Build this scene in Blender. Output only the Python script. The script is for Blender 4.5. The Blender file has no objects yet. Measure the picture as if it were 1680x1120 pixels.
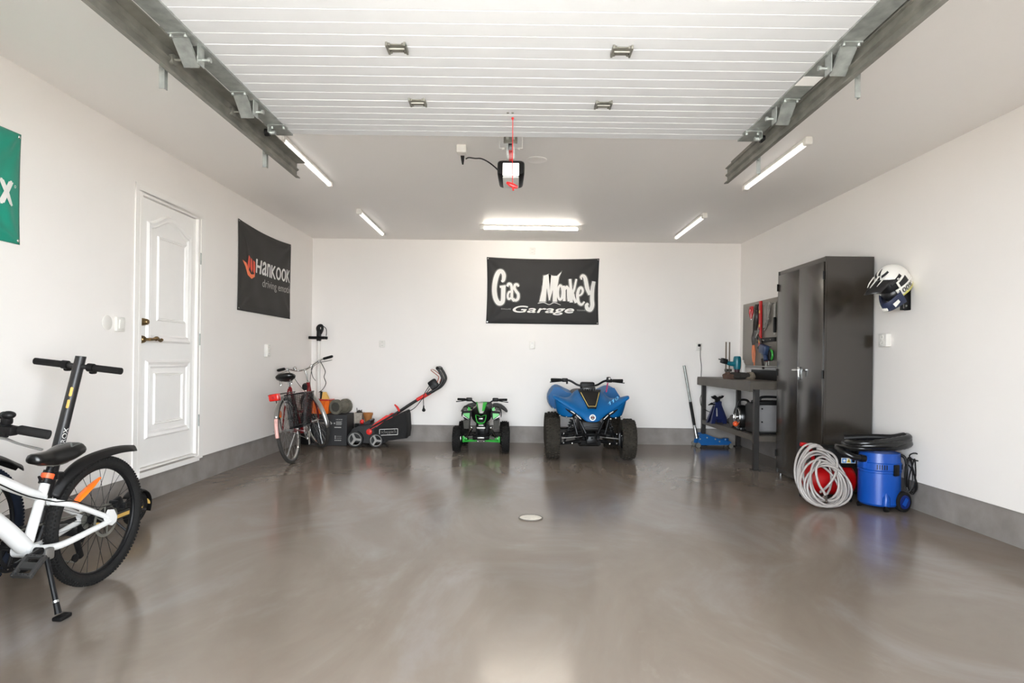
import bpy, bmesh, math, random
from mathutils import Vector, Matrix, Euler
random.seed(7)
SC = bpy.context.scene
COL = SC.collection
PI = math.pi
R = math.radians

# ------------------------------------------------------------------ camera
cam = bpy.data.cameras.new('camera')
cam.sensor_width = 36.0
cam.lens = 36.0 * 1000.0 / 1680.0
cam.shift_x = -6.5 / 1680.0
cam.shift_y = 30.0 / 1680.0
cam.clip_start = 0.05
cam_o = bpy.data.objects.new('camera', cam)
cam_o.matrix_world = Matrix.Translation((0, 0, 1.11)) @ Matrix.Rotation(PI / 2, 4, 'X') @ Matrix.Rotation(0.0132, 4, 'Z')
COL.objects.link(cam_o)
SC.camera = cam_o

# ------------------------------------------------------------------ exposure, world, daylight
SC.view_settings.view_transform = 'Standard'
SC.view_settings.look = 'None'
SC.view_settings.exposure = 0.06
SC.view_settings.gamma = 1.0
SC.view_settings.use_curve_mapping = False
SC.cycles.use_denoising = True
SC.cycles.max_bounces = 14
SC.cycles.diffuse_bounces = 10
SC.cycles.glossy_bounces = 4
SC.cycles.caustics_reflective = False
SC.cycles.caustics_refractive = False

SKY_STRENGTH = 27.5
world = bpy.data.worlds.new('world')
SC.world = world
world.use_nodes = True
wn = world.node_tree
wn.nodes.clear()
w_out = wn.nodes.new('ShaderNodeOutputWorld')
w_bg = wn.nodes.new('ShaderNodeBackground')
w_co = wn.nodes.new('ShaderNodeTexCoord')
w_sp = wn.nodes.new('ShaderNodeSeparateXYZ')
w_rm = wn.nodes.new('ShaderNodeValToRGB')
w_el = w_rm.color_ramp.elements
w_el[0].position = 0.40
w_el[0].color = (0.55, 0.54, 0.52, 1)
w_el[1].position = 1.0
w_el[1].color = (0.24, 0.27, 0.30, 1)
for w_p, w_c in ((0.49, (0.77, 0.83, 0.88, 1)), (0.52, (0.85, 0.91, 0.96, 1)), (0.60, (0.64, 0.69, 0.74, 1)), (0.76, (0.33, 0.37, 0.41, 1))):
    w_e = w_el.new(w_p)
    w_e.color = w_c
w_mr = wn.nodes.new('ShaderNodeMapRange')
w_mr.inputs[1].default_value = -1.0
w_mr.inputs[2].default_value = 1.0
wn.links.new(w_co.outputs['Generated'], w_sp.inputs[0])
wn.links.new(w_sp.outputs[2], w_mr.inputs[0])
wn.links.new(w_mr.outputs[0], w_rm.inputs[0])
wn.links.new(w_rm.outputs[0], w_bg.inputs[0])
# extra sky brightness straight out of the doorway, added to lift the back wall
w_az = wn.nodes.new('ShaderNodeMapRange')
w_az.interpolation_type = 'SMOOTHSTEP'
w_az.inputs[1].default_value = -0.70
w_az.inputs[2].default_value = -1.0
w_az.inputs[3].default_value = 0.80 * SKY_STRENGTH
w_az.inputs[4].default_value = 1.10 * SKY_STRENGTH
wn.links.new(w_sp.outputs[1], w_az.inputs[0])
wn.links.new(w_az.outputs[0], w_bg.inputs[1])
wn.links.new(w_bg.outputs[0], w_out.inputs[0])

# daylight portal in the open garage doorway (guides sky light, emits nothing itself)
pl = bpy.data.lights.new('doorway_portal', 'AREA')
pl.shape = 'RECTANGLE'
pl.size = 2.46
pl.size_y = 2.2
pl.cycles.is_portal = True
plo = bpy.data.objects.new('doorway_portal', pl)
plo.matrix_world = Matrix.Translation((-0.02, 0.66, 1.1)) @ Matrix.Rotation(PI / 2, 4, 'X')
COL.objects.link(plo)

# sun standing to the side of the house: lights the driveway, never shines into the garage
sl = bpy.data.lights.new('sun', 'SUN')
sl.energy = 130.0
sl.color = (0.97, 0.985, 1.0)
sl.angle = R(1.0)
slo = bpy.data.objects.new('sun', sl)
slo.rotation_euler = (R(-4), R(38), 0)
COL.objects.link(slo)

TUBE_LIT = 52.0     # the tube by the back wall is on
TUBE_OFF_GLOW = 2.0      # the others are off; faint glow added to brighten the room

# ------------------------------------------------------------------ materials
def lin(c):
    def f(u):
        u /= 255.0
        return u / 12.92 if u <= 0.04045 else ((u + 0.055) / 1.055) ** 2.4
    return (f(c[0]), f(c[1]), f(c[2]), 1.0)

def mat(name, rgb, rough=0.5, metal=0.0, var=0.06, scale=9.0, bump=0.0, bscale=60.0, coat=0.0, emit=0.0, spec=0.5, alpha=1.0, trans=0.0):
    m = bpy.data.materials.new(name)
    m.use_nodes = True
    nt = m.node_tree
    b = nt.nodes['Principled BSDF']
    b.inputs['Roughness'].default_value = rough
    b.inputs['Metallic'].default_value = metal
    b.inputs['Specular IOR Level'].default_value = spec
    if coat:
        b.inputs['Coat Weight'].default_value = coat
        b.inputs['Coat Roughness'].default_value = 0.08
    c = lin(rgb)
    tc = nt.nodes.new('ShaderNodeTexCoord')
    nz = nt.nodes.new('ShaderNodeTexNoise')
    nz.inputs['Scale'].default_value = scale
    nz.inputs['Detail'].default_value = 4.0
    nt.links.new(tc.outputs['Object'], nz.inputs['Vector'])
    rp = nt.nodes.new('ShaderNodeValToRGB')
    rp.color_ramp.elements[0].position = 0.3
    rp.color_ramp.elements[1].position = 0.7
    rp.color_ramp.elements[0].color = (c[0] * (1 - var), c[1] * (1 - var), c[2] * (1 - var), 1)
    rp.color_ramp.elements[1].color = (min(1, c[0] * (1 + var)), min(1, c[1] * (1 + var)), min(1, c[2] * (1 + var)), 1)
    nt.links.new(nz.outputs['Fac'], rp.inputs['Fac'])
    nt.links.new(rp.outputs['Color'], b.inputs['Base Color'])
    if emit:
        nt.links.new(rp.outputs['Color'], b.inputs['Emission Color'])
        b.inputs['Emission Strength'].default_value = emit
    if trans:
        b.inputs['Transmission Weight'].default_value = trans
    if alpha < 1:
        b.inputs['Alpha'].default_value = alpha
    if bump:
        n2 = nt.nodes.new('ShaderNodeTexNoise')
        n2.inputs['Scale'].default_value = bscale
        n2.inputs['Detail'].default_value = 5.0
        nt.links.new(tc.outputs['Object'], n2.inputs['Vector'])
        bp = nt.nodes.new('ShaderNodeBump')
        bp.inputs['Strength'].default_value = bump
        bp.inputs['Distance'].default_value = 0.01
        nt.links.new(n2.outputs['Fac'], bp.inputs['Height'])
        nt.links.new(bp.outputs['Normal'], b.inputs['Normal'])
    return m

WALLC = (240, 236, 232)
M = {}
M['wall'] = mat('wall_paint', WALLC, 0.6, var=0.015, scale=1.2, bump=0.02, bscale=140)
M['ceiling'] = mat('ceiling_paint', (240, 237, 234), 0.5, var=0.012, scale=0.8)
M['door_white'] = mat('door_white', (240, 238, 235), 0.35, var=0.01)
M['trim_white'] = mat('trim_white', (240, 237, 233), 0.4, var=0.01)
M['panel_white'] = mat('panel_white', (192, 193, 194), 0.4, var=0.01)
M['plastic_white'] = mat('plastic_white', (226, 223, 217), 0.35, var=0.01)
M['black_plastic'] = mat('black_plastic', (19, 18, 18), 0.45, var=0.12, spec=0.22)
M['black_gloss'] = mat('black_gloss', (14, 14, 14), 0.28, var=0.1)
M['black_metal'] = mat('black_metal', (17, 17, 18), 0.35, 0.0, var=0.12, spec=0.22)
M['rubber'] = mat('rubber', (25, 24, 23), 0.8, var=0.18, scale=30, bump=0.2, spec=0.22)
M['rubber_dusty'] = mat('rubber_dusty', (50, 46, 40), 0.9, var=0.25, scale=25, bump=0.25, spec=0.22)
M['navy_rubber'] = mat('navy_rubber', (22, 29, 42), 0.75, var=0.15, scale=30, spec=0.22)
M['steel'] = mat('galvanised_steel', (160, 164, 160), 0.4, 0.6, var=0.22, scale=22)
M['steel_dull'] = mat('dull_galvanised_steel', (124, 122, 114), 0.45, 0.6, var=0.3, scale=9)
M['chrome'] = mat('chrome', (210, 210, 208), 0.15, 1.0, var=0.04)
M['alu'] = mat('aluminium', (178, 178, 176), 0.32, 0.9, var=0.08)
M['brass'] = mat('antique_brass', (120, 98, 66), 0.32, 0.9, var=0.15, scale=40)
M['orange'] = mat('orange_plastic', (240, 112, 22), 0.35, var=0.06)
M['red'] = mat('red_plastic', (184, 18, 20), 0.35, var=0.06)
M['red_lens'] = mat('red_lens', (206, 34, 24), 0.2, var=0.08)
M['yellow'] = mat('yellow_paint', (222, 180, 96), 0.7, var=0.05)
M['white_paint'] = mat('white_gloss_paint', (204, 203, 201), 0.35, var=0.01, spec=0.35)
M['white_print'] = mat('white_print', (232, 230, 226), 0.6, var=0.03)
M['grey_print'] = mat('grey_print', (165, 163, 158), 0.6, var=0.03)

# ------------------------------------------------------------------ geometry kit
def sp(pts, k=6, closed=False):
    """Catmull-Rom spline through pts, k samples per span."""
    P = [Vector(p) for p in pts]
    n = len(P)
    out = []
    for i in range(n if closed else n - 1):
        if closed:
            a, b, c, d = P[(i - 1) % n], P[i], P[(i + 1) % n], P[(i + 2) % n]
        else:
            b, c = P[i], P[i + 1]
            a = P[i - 1] if i > 0 else b * 2 - c
            d = P[i + 2] if i + 2 < n else c * 2 - b
        for j in range(k):
            t = j / k
            out.append(0.5 * ((2 * b) + (c - a) * t + (2 * a - 5 * b + 4 * c - d) * t * t + (3 * b - a - 3 * c + d) * t ** 3))
    if not closed:
        out.append(P[-1])
    return out

class G:
    """Collects shapes; build() links them as ONE mesh object."""
    def __init__(s):
        s.v = []; s.f = []; s.mi = []; s.X = None

    def add(s, vs, fs, m=0):
        o = len(s.v)
        for p in vs:
            p = Vector(p)
            s.v.append(s.X @ p if s.X is not None else p)
        for f in fs:
            s.f.append([i + o for i in f]); s.mi.append(m)
        return s

    def box(s, c, d, m=0, rot=None, taper=1.0):
        h = [x / 2 for x in d]
        vs = [Vector((x * h[0] * (taper if z > 0 else 1), y * h[1] * (taper if z > 0 else 1), z * h[2])) for x in (-1, 1) for y in (-1, 1) for z in (-1, 1)]
        if rot is not None:
            q = Euler(rot).to_matrix() if not isinstance(rot, Matrix) else rot
            vs = [q @ p for p in vs]
        c = Vector(c)
        vs = [p + c for p in vs]
        return s.add(vs, [(0, 1, 3, 2), (4, 6, 7, 5), (0, 4, 5, 1), (2, 3, 7, 6), (0, 2, 6, 4), (1, 5, 7, 3)], m)

    def rbox(s, c, d, r=0.01, m=0, rot=None, seg=2):
        bm = bmesh.new()
        bmesh.ops.create_cube(bm, size=1.0)
        bmesh.ops.scale(bm, vec=d, verts=bm.verts)
        bmesh.ops.bevel(bm, geom=bm.edges[:], offset=min(r, min(d) * 0.49), segments=seg, affect='EDGES', profile=0.5)
        q = Matrix.Identity(3) if rot is None else (rot if isinstance(rot, Matrix) else Euler(rot).to_matrix())
        c = Vector(c)
        bm.verts.index_update()
        vs = [q @ p.co + c for p in bm.verts]
        fs = [[p.index for p in f.verts] for f in bm.faces]
        bm.free()
        return s.add(vs, fs, m)

    def cyl(s, a, b, r, r2=None, n=14, m=0):
        return s.tube([a, b], [r, r if r2 is None else r2], n, m=m)

    def tube(s, pts, r, n=10, closed=False, m=0, flat=1.0, cap=True):
        P = [Vector(p) for p in pts]
        N = len(P)
        rr = r if isinstance(r, (list, tuple)) else [r] * N
        if len(rr) != N:
            k = len(rr)
            rr = [rr[min(k - 1, int(i * (k - 1) / (N - 1)))] + (rr[min(k - 1, int(i * (k - 1) / (N - 1)) + 1)] - rr[min(k - 1, int(i * (k - 1) / (N - 1)))]) * ((i * (k - 1) / (N - 1)) % 1) for i in range(N)]
        T = []
        for i in range(N):
            if closed:
                t = P[(i + 1) % N] - P[i - 1]
            else:
                t = P[min(N - 1, i + 1)] - P[max(0, i - 1)]
            T.append(t.normalized() if t.length > 1e-9 else Vector((0, 0, 1)))
        u = T[0].cross(Vector((0, 0, 1)))
        if u.length < 1e-3:
            u = T[0].cross(Vector((0, 1, 0)))
        u.normalize()
        vs = []
        for i in range(N):
            if i:
                ax = T[i - 1].cross(T[i])
                if ax.length > 1e-7:
                    u = Matrix.Rotation(T[i - 1].angle(T[i]), 3, ax.normalized()) @ u
            u = (u - T[i] * u.dot(T[i])).normalized()
            w = T[i].cross(u)
            for j in range(n):
                a = 2 * PI * j / n
                vs.append(P[i] + (u * math.cos(a) + w * math.sin(a) * flat) * rr[i])
        fs = []
        for i in range(N if closed else N - 1):
            k = (i + 1) % N
            for j in range(n):
                l = (j + 1) % n
                fs.append((i * n + j, i * n + l, k * n + l, k * n + j))
        if cap and not closed:
            fs.append(list(range(n))[::-1])
            fs.append([(N - 1) * n + j for j in range(n)])
        return s.add(vs, fs, m)

    def lathe(s, prof, c=(0, 0, 0), ax='Z', n=24, m=0, closed=False):
        """prof: (radius, height) list turned about axis ax through c."""
        vs = []
        c = Vector(c)
        for r, h in prof:
            for j in range(n):
                a = 2 * PI * j / n
                x, y = r * math.cos(a), r * math.sin(a)
                p = {'Z': (x, y, h), 'Y': (x, h, -y), 'X': (h, x, y)}[ax]
                vs.append(c + Vector(p))
        fs = []
        K = len(prof)
        for i in range(K if closed else K - 1):
            k = (i + 1) % K
            for j in range(n):
                l = (j + 1) % n
                fs.append((i * n + j, i * n + l, k * n + l, k * n + j))
        if not closed:
            fs.append(list(range(n))[::-1])
            fs.append([(K - 1) * n + j for j in range(n)])
        return s.add(vs, fs, m)

    def torus(s, c, ax, R_, r, n=40, k=10, m=0, flat=1.0):
        prof = [(R_ + r * math.cos(2 * PI * j / k), r * flat * math.sin(2 * PI * j / k)) for j in range(k)]
        return s.lathe(prof, c, ax, n, m, closed=True)

    def sph(s, c, r, m=0, n=16, k=10, rot=None):
        if not isinstance(r, (tuple, list)):
            r = (r, r, r)
        q = Matrix.Identity(3) if rot is None else Euler(rot).to_matrix()
        c = Vector(c)
        vs = [c + q @ Vector((0, 0, -r[2]))]
        for i in range(1, k):
            a = -PI / 2 + PI * i / k
            for j in range(n):
                b = 2 * PI * j / n
                vs.append(c + q @ Vector((r[0] * math.cos(a) * math.cos(b), r[1] * math.cos(a) * math.sin(b), r[2] * math.sin(a))))
        vs.append(c + q @ Vector((0, 0, r[2])))
        fs = [(0, 1 + (j + 1) % n, 1 + j) for j in range(n)]
        for i in range(k - 2):
            for j in range(n):
                l = (j + 1) % n
                fs.append((1 + i * n + j, 1 + i * n + l, 1 + (i + 1) * n + l, 1 + (i + 1) * n + j))
        t = len(vs) - 1
        b = 1 + (k - 2) * n
        fs += [(b + j, b + (j + 1) % n, t) for j in range(n)]
        return s.add(vs, fs, m)

    def prism(s, poly, d0, d1, plane='XZ', m=0, off=(0, 0, 0)):
        """Extrude a 2-D polygon; plane XZ extrudes along y, XY along z, YZ along x."""
        def q(p, d):
            return {'XZ': (p[0], d, p[1]), 'XY': (p[0], p[1], d), 'YZ': (d, p[0], p[1])}[plane]
        n = len(poly)
        o = Vector(off)
        vs = [Vector(q(p, d0)) + o for p in poly] + [Vector(q(p, d1)) + o for p in poly]
        fs = [list(range(n)), list(range(n, 2 * n))[::-1]]
        fs += [(i, i + n, (i + 1) % n + n, (i + 1) % n) for i in range(n)]
        return s.add(vs, fs, m)

    def loft(s, rings, m=0, closed=True, cap=True):
        n = len(rings[0])
        vs = [p for r in rings for p in r]
        fs = []
        for i in range(len(rings) - 1):
            for j in range(n if closed else n - 1):
                l = (j + 1) % n
                fs.append((i * n + j, i * n + l, (i + 1) * n + l, (i + 1) * n + j))
        if cap and closed:
            fs.append(list(range(n))[::-1])
            fs.append([(len(rings) - 1) * n + j for j in range(n)])
        return s.add(vs, fs, m)

    def build(s, name, mats, parent=None, ang=35, label=None, sub=0, solid=0.0, flat=False):
        me = bpy.data.meshes.new(name)
        me.from_pydata([tuple(p) for p in s.v], [], s.f)
        for mm in (mats if isinstance(mats, (list, tuple)) else [mats]):
            me.materials.append(M[mm] if isinstance(mm, str) else mm)
        me.polygons.foreach_set('material_index', s.mi)
        bm = bmesh.new()
        bm.from_mesh(me)
        bmesh.ops.recalc_face_normals(bm, faces=bm.faces[:])
        bm.to_mesh(me)
        bm.free()
        if not flat:
            me.polygons.foreach_set('use_smooth', [True] * len(me.polygons))
            me.set_sharp_from_angle(angle=R(ang))
        me.update()
        o = bpy.data.objects.new(name, me)
        COL.objects.link(o)
        if parent is not None:
            o.parent = parent
        if label:
            o['label'] = label
        if solid:
            md = o.modifiers.new('thickness', 'SOLIDIFY')
            md.thickness = solid
            md.offset = 0
        if sub:
            md = o.modifiers.new('smooth', 'SUBSURF')
            md.levels = sub
            md.render_levels = sub
        return o

def tag(o, label, cat, group=None):
    o['label'] = label
    o['category'] = cat
    if group:
        o['group'] = group
    return o

def thing(name, label, cat, loc=(0, 0, 0), rotz=0.0, lean=0.0, group=None):
    o = bpy.data.objects.new(name, None)
    o.empty_display_size = 0.05
    COL.objects.link(o)
    o.location = loc
    o.rotation_euler = (lean, 0, rotz)
    return tag(o, label, cat, group)

def struct(o):
    o['kind'] = 'structure'
    return o

def copy_tree(o, parent=None):
    c = o.copy()
    COL.objects.link(c)
    if parent is not None:
        c.parent = parent
    for ch in [k for k in list(bpy.data.objects) if k.parent == o]:
        copy_tree(ch, c)
    return c

def text_mesh(s, bold=0.0, shear=0.0, spacing=1.0):
    cu = bpy.data.curves.new('t', 'FONT')
    cu.body = s
    cu.size = 1.0
    cu.offset = bold
    cu.shear = shear
    cu.space_character = spacing
    cu.resolution_u = 6
    ob = bpy.data.objects.new('t', cu)
    COL.objects.link(ob)
    dg = bpy.context.evaluated_depsgraph_get()
    dg.update()
    me = bpy.data.meshes.new_from_object(ob.evaluated_get(dg))
    vs = [tuple(v.co) for v in me.vertices]
    fs = [list(p.vertices) for p in me.polygons]
    bpy.data.objects.remove(ob)
    bpy.data.curves.remove(cu)
    bpy.data.meshes.remove(me)
    return vs, fs

def glyphs(g, s, box, place, m=0, bold=0.0, shear=0.0, spacing=1.0, warp=None):
    """Letters fitted into box (x0,x1,z0,z1) of a surface; place(x,z) gives the 3-D point.
    bold thickens the strokes by overprinting slightly shifted copies."""
    vs, fs = text_mesh(s, 0.0, shear, spacing)
    x0 = min(v[0] for v in vs); x1 = max(v[0] for v in vs)
    y0 = min(v[1] for v in vs); y1 = max(v[1] for v in vs)
    hb = bold * 0.8 * abs(box[3] - box[2])
    sx = 1 if box[1] > box[0] else -1
    shifts = [(0, 0)] if not bold else [(-hb, 0), (hb, 0), (0, -hb * 0.6), (0, hb * 0.6)]
    for dx, dz in shifts:
        out = []
        for v in vs:
            a = (v[0] - x0) / (x1 - x0); b = (v[1] - y0) / (y1 - y0)
            if warp:
                a, b = warp(a, b)
            out.append(place(box[0] + sx * hb + a * (box[1] - box[0] - 2 * sx * hb) + dx, box[2] + b * (box[3] - box[2]) + dz))
        g.add(out, fs, m)
    return g

XL = lambda y: -2.735 - 0.008 * (8.15 - y)
XR = lambda y: 2.99 + 0.0172 * (8.15 - y)
RZL = PI / 2 - 0.008      # things on the left wall: local x runs away along the wall, -y faces the room
RZR = -PI / 2 + 0.0172    # things on the right wall
YB = 8.15
H = 2.7
# ------------------------------------------------------------------ the room
def floor_material():
    m = mat('epoxy_floor', (158, 150, 145), 0.26, var=0.05, scale=0.8)
    nt = m.node_tree
    b = nt.nodes['Principled BSDF']
    tc = [n for n in nt.nodes if n.type == 'TEX_COORD'][0]
    mp = nt.nodes.new('ShaderNodeMapping')
    mp.inputs['Scale'].default_value = (1.0, 0.55, 1.0)
    nt.links.new(tc.outputs['Object'], mp.inputs['Vector'])
    n1 = nt.nodes.new('ShaderNodeTexNoise')
    n1.inputs['Scale'].default_value = 1.3
    n1.inputs['Detail'].default_value = 8
    n1.inputs['Roughness'].default_value = 0.62
    n1.inputs['Distortion'].default_value = 1.2
    nt.links.new(mp.outputs[0], n1.inputs['Vector'])
    rp = nt.nodes.new('ShaderNodeValToRGB')
    e = rp.color_ramp.elements
    e[0].position = 0.30; e[0].color = lin((118, 106, 95))
    e[1].position = 0.72; e[1].color = lin((138, 131, 126))
    k = e.new(0.5); k.color = lin((126, 115, 104))
    nt.links.new(n1.outputs['Fac'], rp.inputs['Fac'])
    # dried puddle rings and pale scuffs
    v = nt.nodes.new('ShaderNodeTexNoise')
    v.inputs['Scale'].default_value = 2.6
    v.inputs['Detail'].default_value = 10
    v.inputs['Roughness'].default_value = 0.75
    nt.links.new(mp.outputs[0], v.inputs['Vector'])
    r2 = nt.nodes.new('ShaderNodeValToRGB')
    e = r2.color_ramp.elements
    e[0].position = 0.60; e[0].color = (0, 0, 0, 1)
    e[1].position = 0.74; e[1].color = (1, 1, 1, 1)
    nt.links.new(v.outputs['Fac'], r2.inputs['Fac'])
    mx = nt.nodes.new('ShaderNodeMix')
    mx.data_type = 'RGBA'
    mx.inputs[7].default_value = lin((158, 149, 141))
    ml = nt.nodes.new('ShaderNodeMath'); ml.operation = 'MULTIPLY'; ml.inputs[1].default_value = 0.22
    nt.links.new(r2.outputs[0], ml.inputs[0])
    nt.links.new(ml.outputs[0], mx.inputs[0])
    nt.links.new(rp.outputs[0], mx.inputs[6])
    nt.links.new(mx.outputs[2], b.inputs['Base Color'])
    rr = nt.nodes.new('ShaderNodeMapRange')
    rr.inputs[3].default_value = 0.12; rr.inputs[4].default_value = 0.22
    nt.links.new(n1.outputs['Fac'], rr.inputs[0])
    nt.links.new(rr.outputs[0], b.inputs['Roughness'])
    n3 = nt.nodes.new('ShaderNodeTexNoise')
    n3.inputs['Scale'].default_value = 5.0
    n3.inputs['Detail'].default_value = 3.0
    nt.links.new(tc.outputs['Object'], n3.inputs['Vector'])
    bp = nt.nodes.new('ShaderNodeBump'); bp.inputs['Strength'].default_value = 0.035; bp.inputs['Distance'].default_value = 0.02
    nt.links.new(n3.outputs['Fac'], bp.inputs['Height'])
    nt.links.new(bp.outputs[0], b.inputs['Normal'])
    b.inputs['Specular IOR Level'].default_value = 0.34
    return m

M['floor'] = floor_material()
M['curb'] = mat('concrete_curb', (140, 134, 129), 0.75, var=0.16, scale=6, bump=0.25, bscale=30)
M['asphalt'] = mat('driveway', (150, 146, 140), 0.9, var=0.1, scale=3)

YF = 0.85
CH = 0.225
def quad_slab(pts, name, m, thick):
    """pts: polygon in plan extruded from thick[0] to thick[1]."""
    g = G(); g.prism(pts, thick[0], thick[1], 'XY')
    return struct(g.build(name, m, flat=True))

quad_slab([(-3.4, 0.45), (3.6, 0.45), (3.6, 8.4), (-3.4, 8.4)], 'floor', 'floor', (-0.15, 0))
quad_slab([(-9, -14), (9, -14), (9, 0.45), (-9, 0.45)], 'driveway', 'asphalt', (-0.17, -0.012))
quad_slab([(-3.4, 0.6), (3.6, 0.6), (3.6, 8.4), (-3.4, 8.4)], 'ceiling', 'ceiling', (H, H + 0.15))
quad_slab([(-3.3, YB), (3.5, YB), (3.5, YB + 0.2), (-3.3, YB + 0.2)], 'wall_back', 'wall', (CH, H))
# left wall with the doorway cut out
DY0, DY1, DZ1 = 4.44, 5.27, 2.30
g = G()
def lw(y0, y1, z0, z1):
    g.prism([(XL(y0), y0), (XL(y1), y1), (XL(y1) - 0.2, y1), (XL(y0) - 0.2, y0)], z0, z1, 'XY')
lw(0.6, DY0, CH, H); lw(DY1, YB + 0.2, CH, H); lw(DY0, DY1, DZ1, H)
struct(g.build('wall_left', 'wall', flat=True))
quad_slab([(XR(0.6), 0.6), (XR(8.35), 8.35), (XR(8.35) + 0.2, 8.35), (XR(0.6) + 0.2, 0.6)], 'wall_right', 'wall', (CH, H))
g = G()
g.box((-2.27, 0.75, H / 2), (2.0, 0.2, H)); g.box((2.26, 0.75, H / 2), (2.0, 0.2, H)); g.box((-0.02, 0.75, 2.45), (2.6, 0.2, 0.5))
struct(g.build('wall_front', 'wall', flat=True))
# concrete foot under the walls, set back a little behind the plasterboard edge
g = G(); g.prism([(XL(0.6) - 0.03, 0.6), (XL(8.3) - 0.03, 8.3), (XL(8.3) - 0.2, 8.3), (XL(0.6) - 0.2, 0.6)], 0, CH, 'XY')
struct(g.build('baseboard_left', 'curb', flat=True))
g = G(); g.prism([(XR(0.6) + 0.03, 0.6), (XR(8.3) + 0.03, 8.3), (XR(8.3) + 0.2, 8.3), (XR(0.6) + 0.2, 0.6)], 0, CH, 'XY')
struct(g.build('baseboard_right', 'curb', flat=True))
g = G(); g.box((0.1, YB + 0.11, CH / 2), (6.4, 0.2, CH)); g.box((-0.28, YB - 0.002, CH / 2 + 0.003), (0.1, 0.03, CH + 0.012))
struct(g.build('baseboard_back', 'curb', flat=True))

# ------------------------------------------------------------------ side door in the left wall
dr = struct(bpy.data.objects.new('door_1', None))
COL.objects.link(dr)
dr.location = (XL(4.40), 4.40, 0)
dr.rotation_euler = (0, 0, RZL)
# local: x 0..0.96 along wall, z up, y+ into the wall
g = G()
for x0, x1 in ((-0.0, 0.058), (0.905, 0.968)):
    g.box(((x0 + x1) / 2, 0.001, (0.215 + 2.36) / 2), (x1 - x0, 0.02, 2.145))
g.box((0.484, 0.0, 2.33), (0.968, 0.02, 0.06))
for x in (0.075, 0.88):
    g.box((x - 0.03 + 0.02, 0.07, 1.26), (0.03, 0.16, 2.07))
g.box((0.47, 0.07, 2.30), (0.84, 0.16, 0.03))
g.build('frame', 'trim_white', dr, flat=True)
g = G(); g.box((0.47, 0.19, 1.27), (1.0, 0.02, 2.2)); g.build('light_stop', 'trim_white', dr, flat=True)  # unseen board added behind the door to stop light leaking through
g = G(); g.box((0.47, 0.09, 0.222), (0.83, 0.23, 0.04)); g.box((0.47, 0.0, 0.262), (0.80, 0.03, 0.014))
g.build('sill', 'trim_white', dr, flat=True)
# leaf x 0.065..0.87, z 0.275..2.285, face at y=0.012
lx0, lx1, lz0, lz1 = 0.068, 0.872, 0.272, 2.28
g = G()
g.box(((lx0 + lx1) / 2, 0.037, (lz0 + lz1) / 2), (lx1 - lx0, 0.045, lz1 - lz0))
def moulding(outline, w, h, m=0):
    """raised bead following a closed outline in x,z on the leaf face"""
    pts = [Vector((p[0], 0.0145, p[1])) for p in outline]
    n = len(pts)
    cx = sum(p.x for p in pts) / n; cz = sum(p.z for p in pts) / n
    rings = []
    prof = [(0, 0), (0.25 * w, -h), (0.6 * w, -0.45 * h), (0.8 * w, -0.7 * h), (w, 0.0)]
    for k, (d, y) in enumerate(prof):
        ring = []
        for i in range(n):
            a = pts[i - 1]; b = pts[i]; c = pts[(i + 1) % n]
            e1 = (b - a).normalized(); e2 = (c - b).normalized()
            n1 = Vector((-e1.z, 0, e1.x)); n2 = Vector((-e2.z, 0, e2.x))
            nn = (n1 + n2)
            nn = nn / max(0.3, nn.length_squared / 2)
            if nn.dot(Vector((cx, 0, cz)) - b) < 0 and False:
                nn = -nn
            ring.append(b + nn * d + Vector((0, y, 0)))
        rings.append(ring)
    vs = [p for r in rings for p in r]
    fs = []
    for k in range(len(prof) - 1):
        for i in range(n):
            j = (i + 1) % n
            fs.append((k * n + i, k * n + j, (k + 1) * n + j, (k + 1) * n + i))
    g.add(vs, fs, m)
def arch(x0, x1, z0, z1, zs, k=14):
    """rectangle with an eyebrow arch on top (shoulder height zs, crown z1)"""
    pts = [(x0, z0), (x1, z0), (x1, zs)]
    for i in range(1, k):
        t = i / k
        x = x1 + (x0 - x1) * t
        pts.append((x, zs + (z1 - zs) * (0.5 - 0.5 * math.cos(2 * PI * t))))
    pts.append((x0, zs))
    return pts
moulding(arch(0.165, 0.775, 1.205, 2.215, 2.115), 0.06, 0.016)
moulding([(0.30, 1.375), (0.70, 1.375), (0.70, 2.03), (0.30, 2.03)], 0.022, 0.011)
moulding([(0.165, 0.475), (0.775, 0.475), (0.775, 1.07), (0.165, 1.07)], 0.06, 0.016)
moulding([(0.27, 0.575), (0.67, 0.575), (0.67, 0.97), (0.27, 0.97)], 0.022, 0.011)
g.build('door_leaf', 'door_white', dr, ang=28)
g = G()
g.lathe([(0.004, -0.035), (0.017, -0.035), (0.022, -0.028), (0.024, -0.012), (0.028, 0.0), (0.028, 0.0145)], (0.118, 0, 1.355), 'Y', 20)
g.build('deadbolt', 'brass', dr, label='antique brass deadbolt')
g = G()
g.lathe([(0.006, -0.014), (0.02, -0.012), (0.026, -0.004), (0.030, 0.0145)], (0.118, 0, 1.225), 'Y', 20)
g.cyl((0.118, -0.005, 1.225), (0.118, -0.05, 1.225), 0.011)
g.tube(sp([(0.112, -0.05, 1.225), (0.16, -0.052, 1.228), (0.20, -0.052, 1.238), (0.235, -0.05, 1.222), (0.262, -0.046, 1.218), (0.275, -0.046, 1.23)], 5), [0.012, 0.011, 0.014, 0.010, 0.010, 0.012], 10)
g.sph((0.19, -0.052, 1.232), (0.02, 0.013, 0.017))
g.build('handle', 'brass', dr, label='antique brass lever handle')
for z in (0.55, 1.25, 1.95):
    g = G(); g.cyl((0.888, -0.012, z - 0.05), (0.888, -0.012, z + 0.05), 0.007, n=10); g.box((0.882, 0.006, z), (0.006, 0.03, 0.098))
    g.build('hinge', 'steel', dr)

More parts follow.
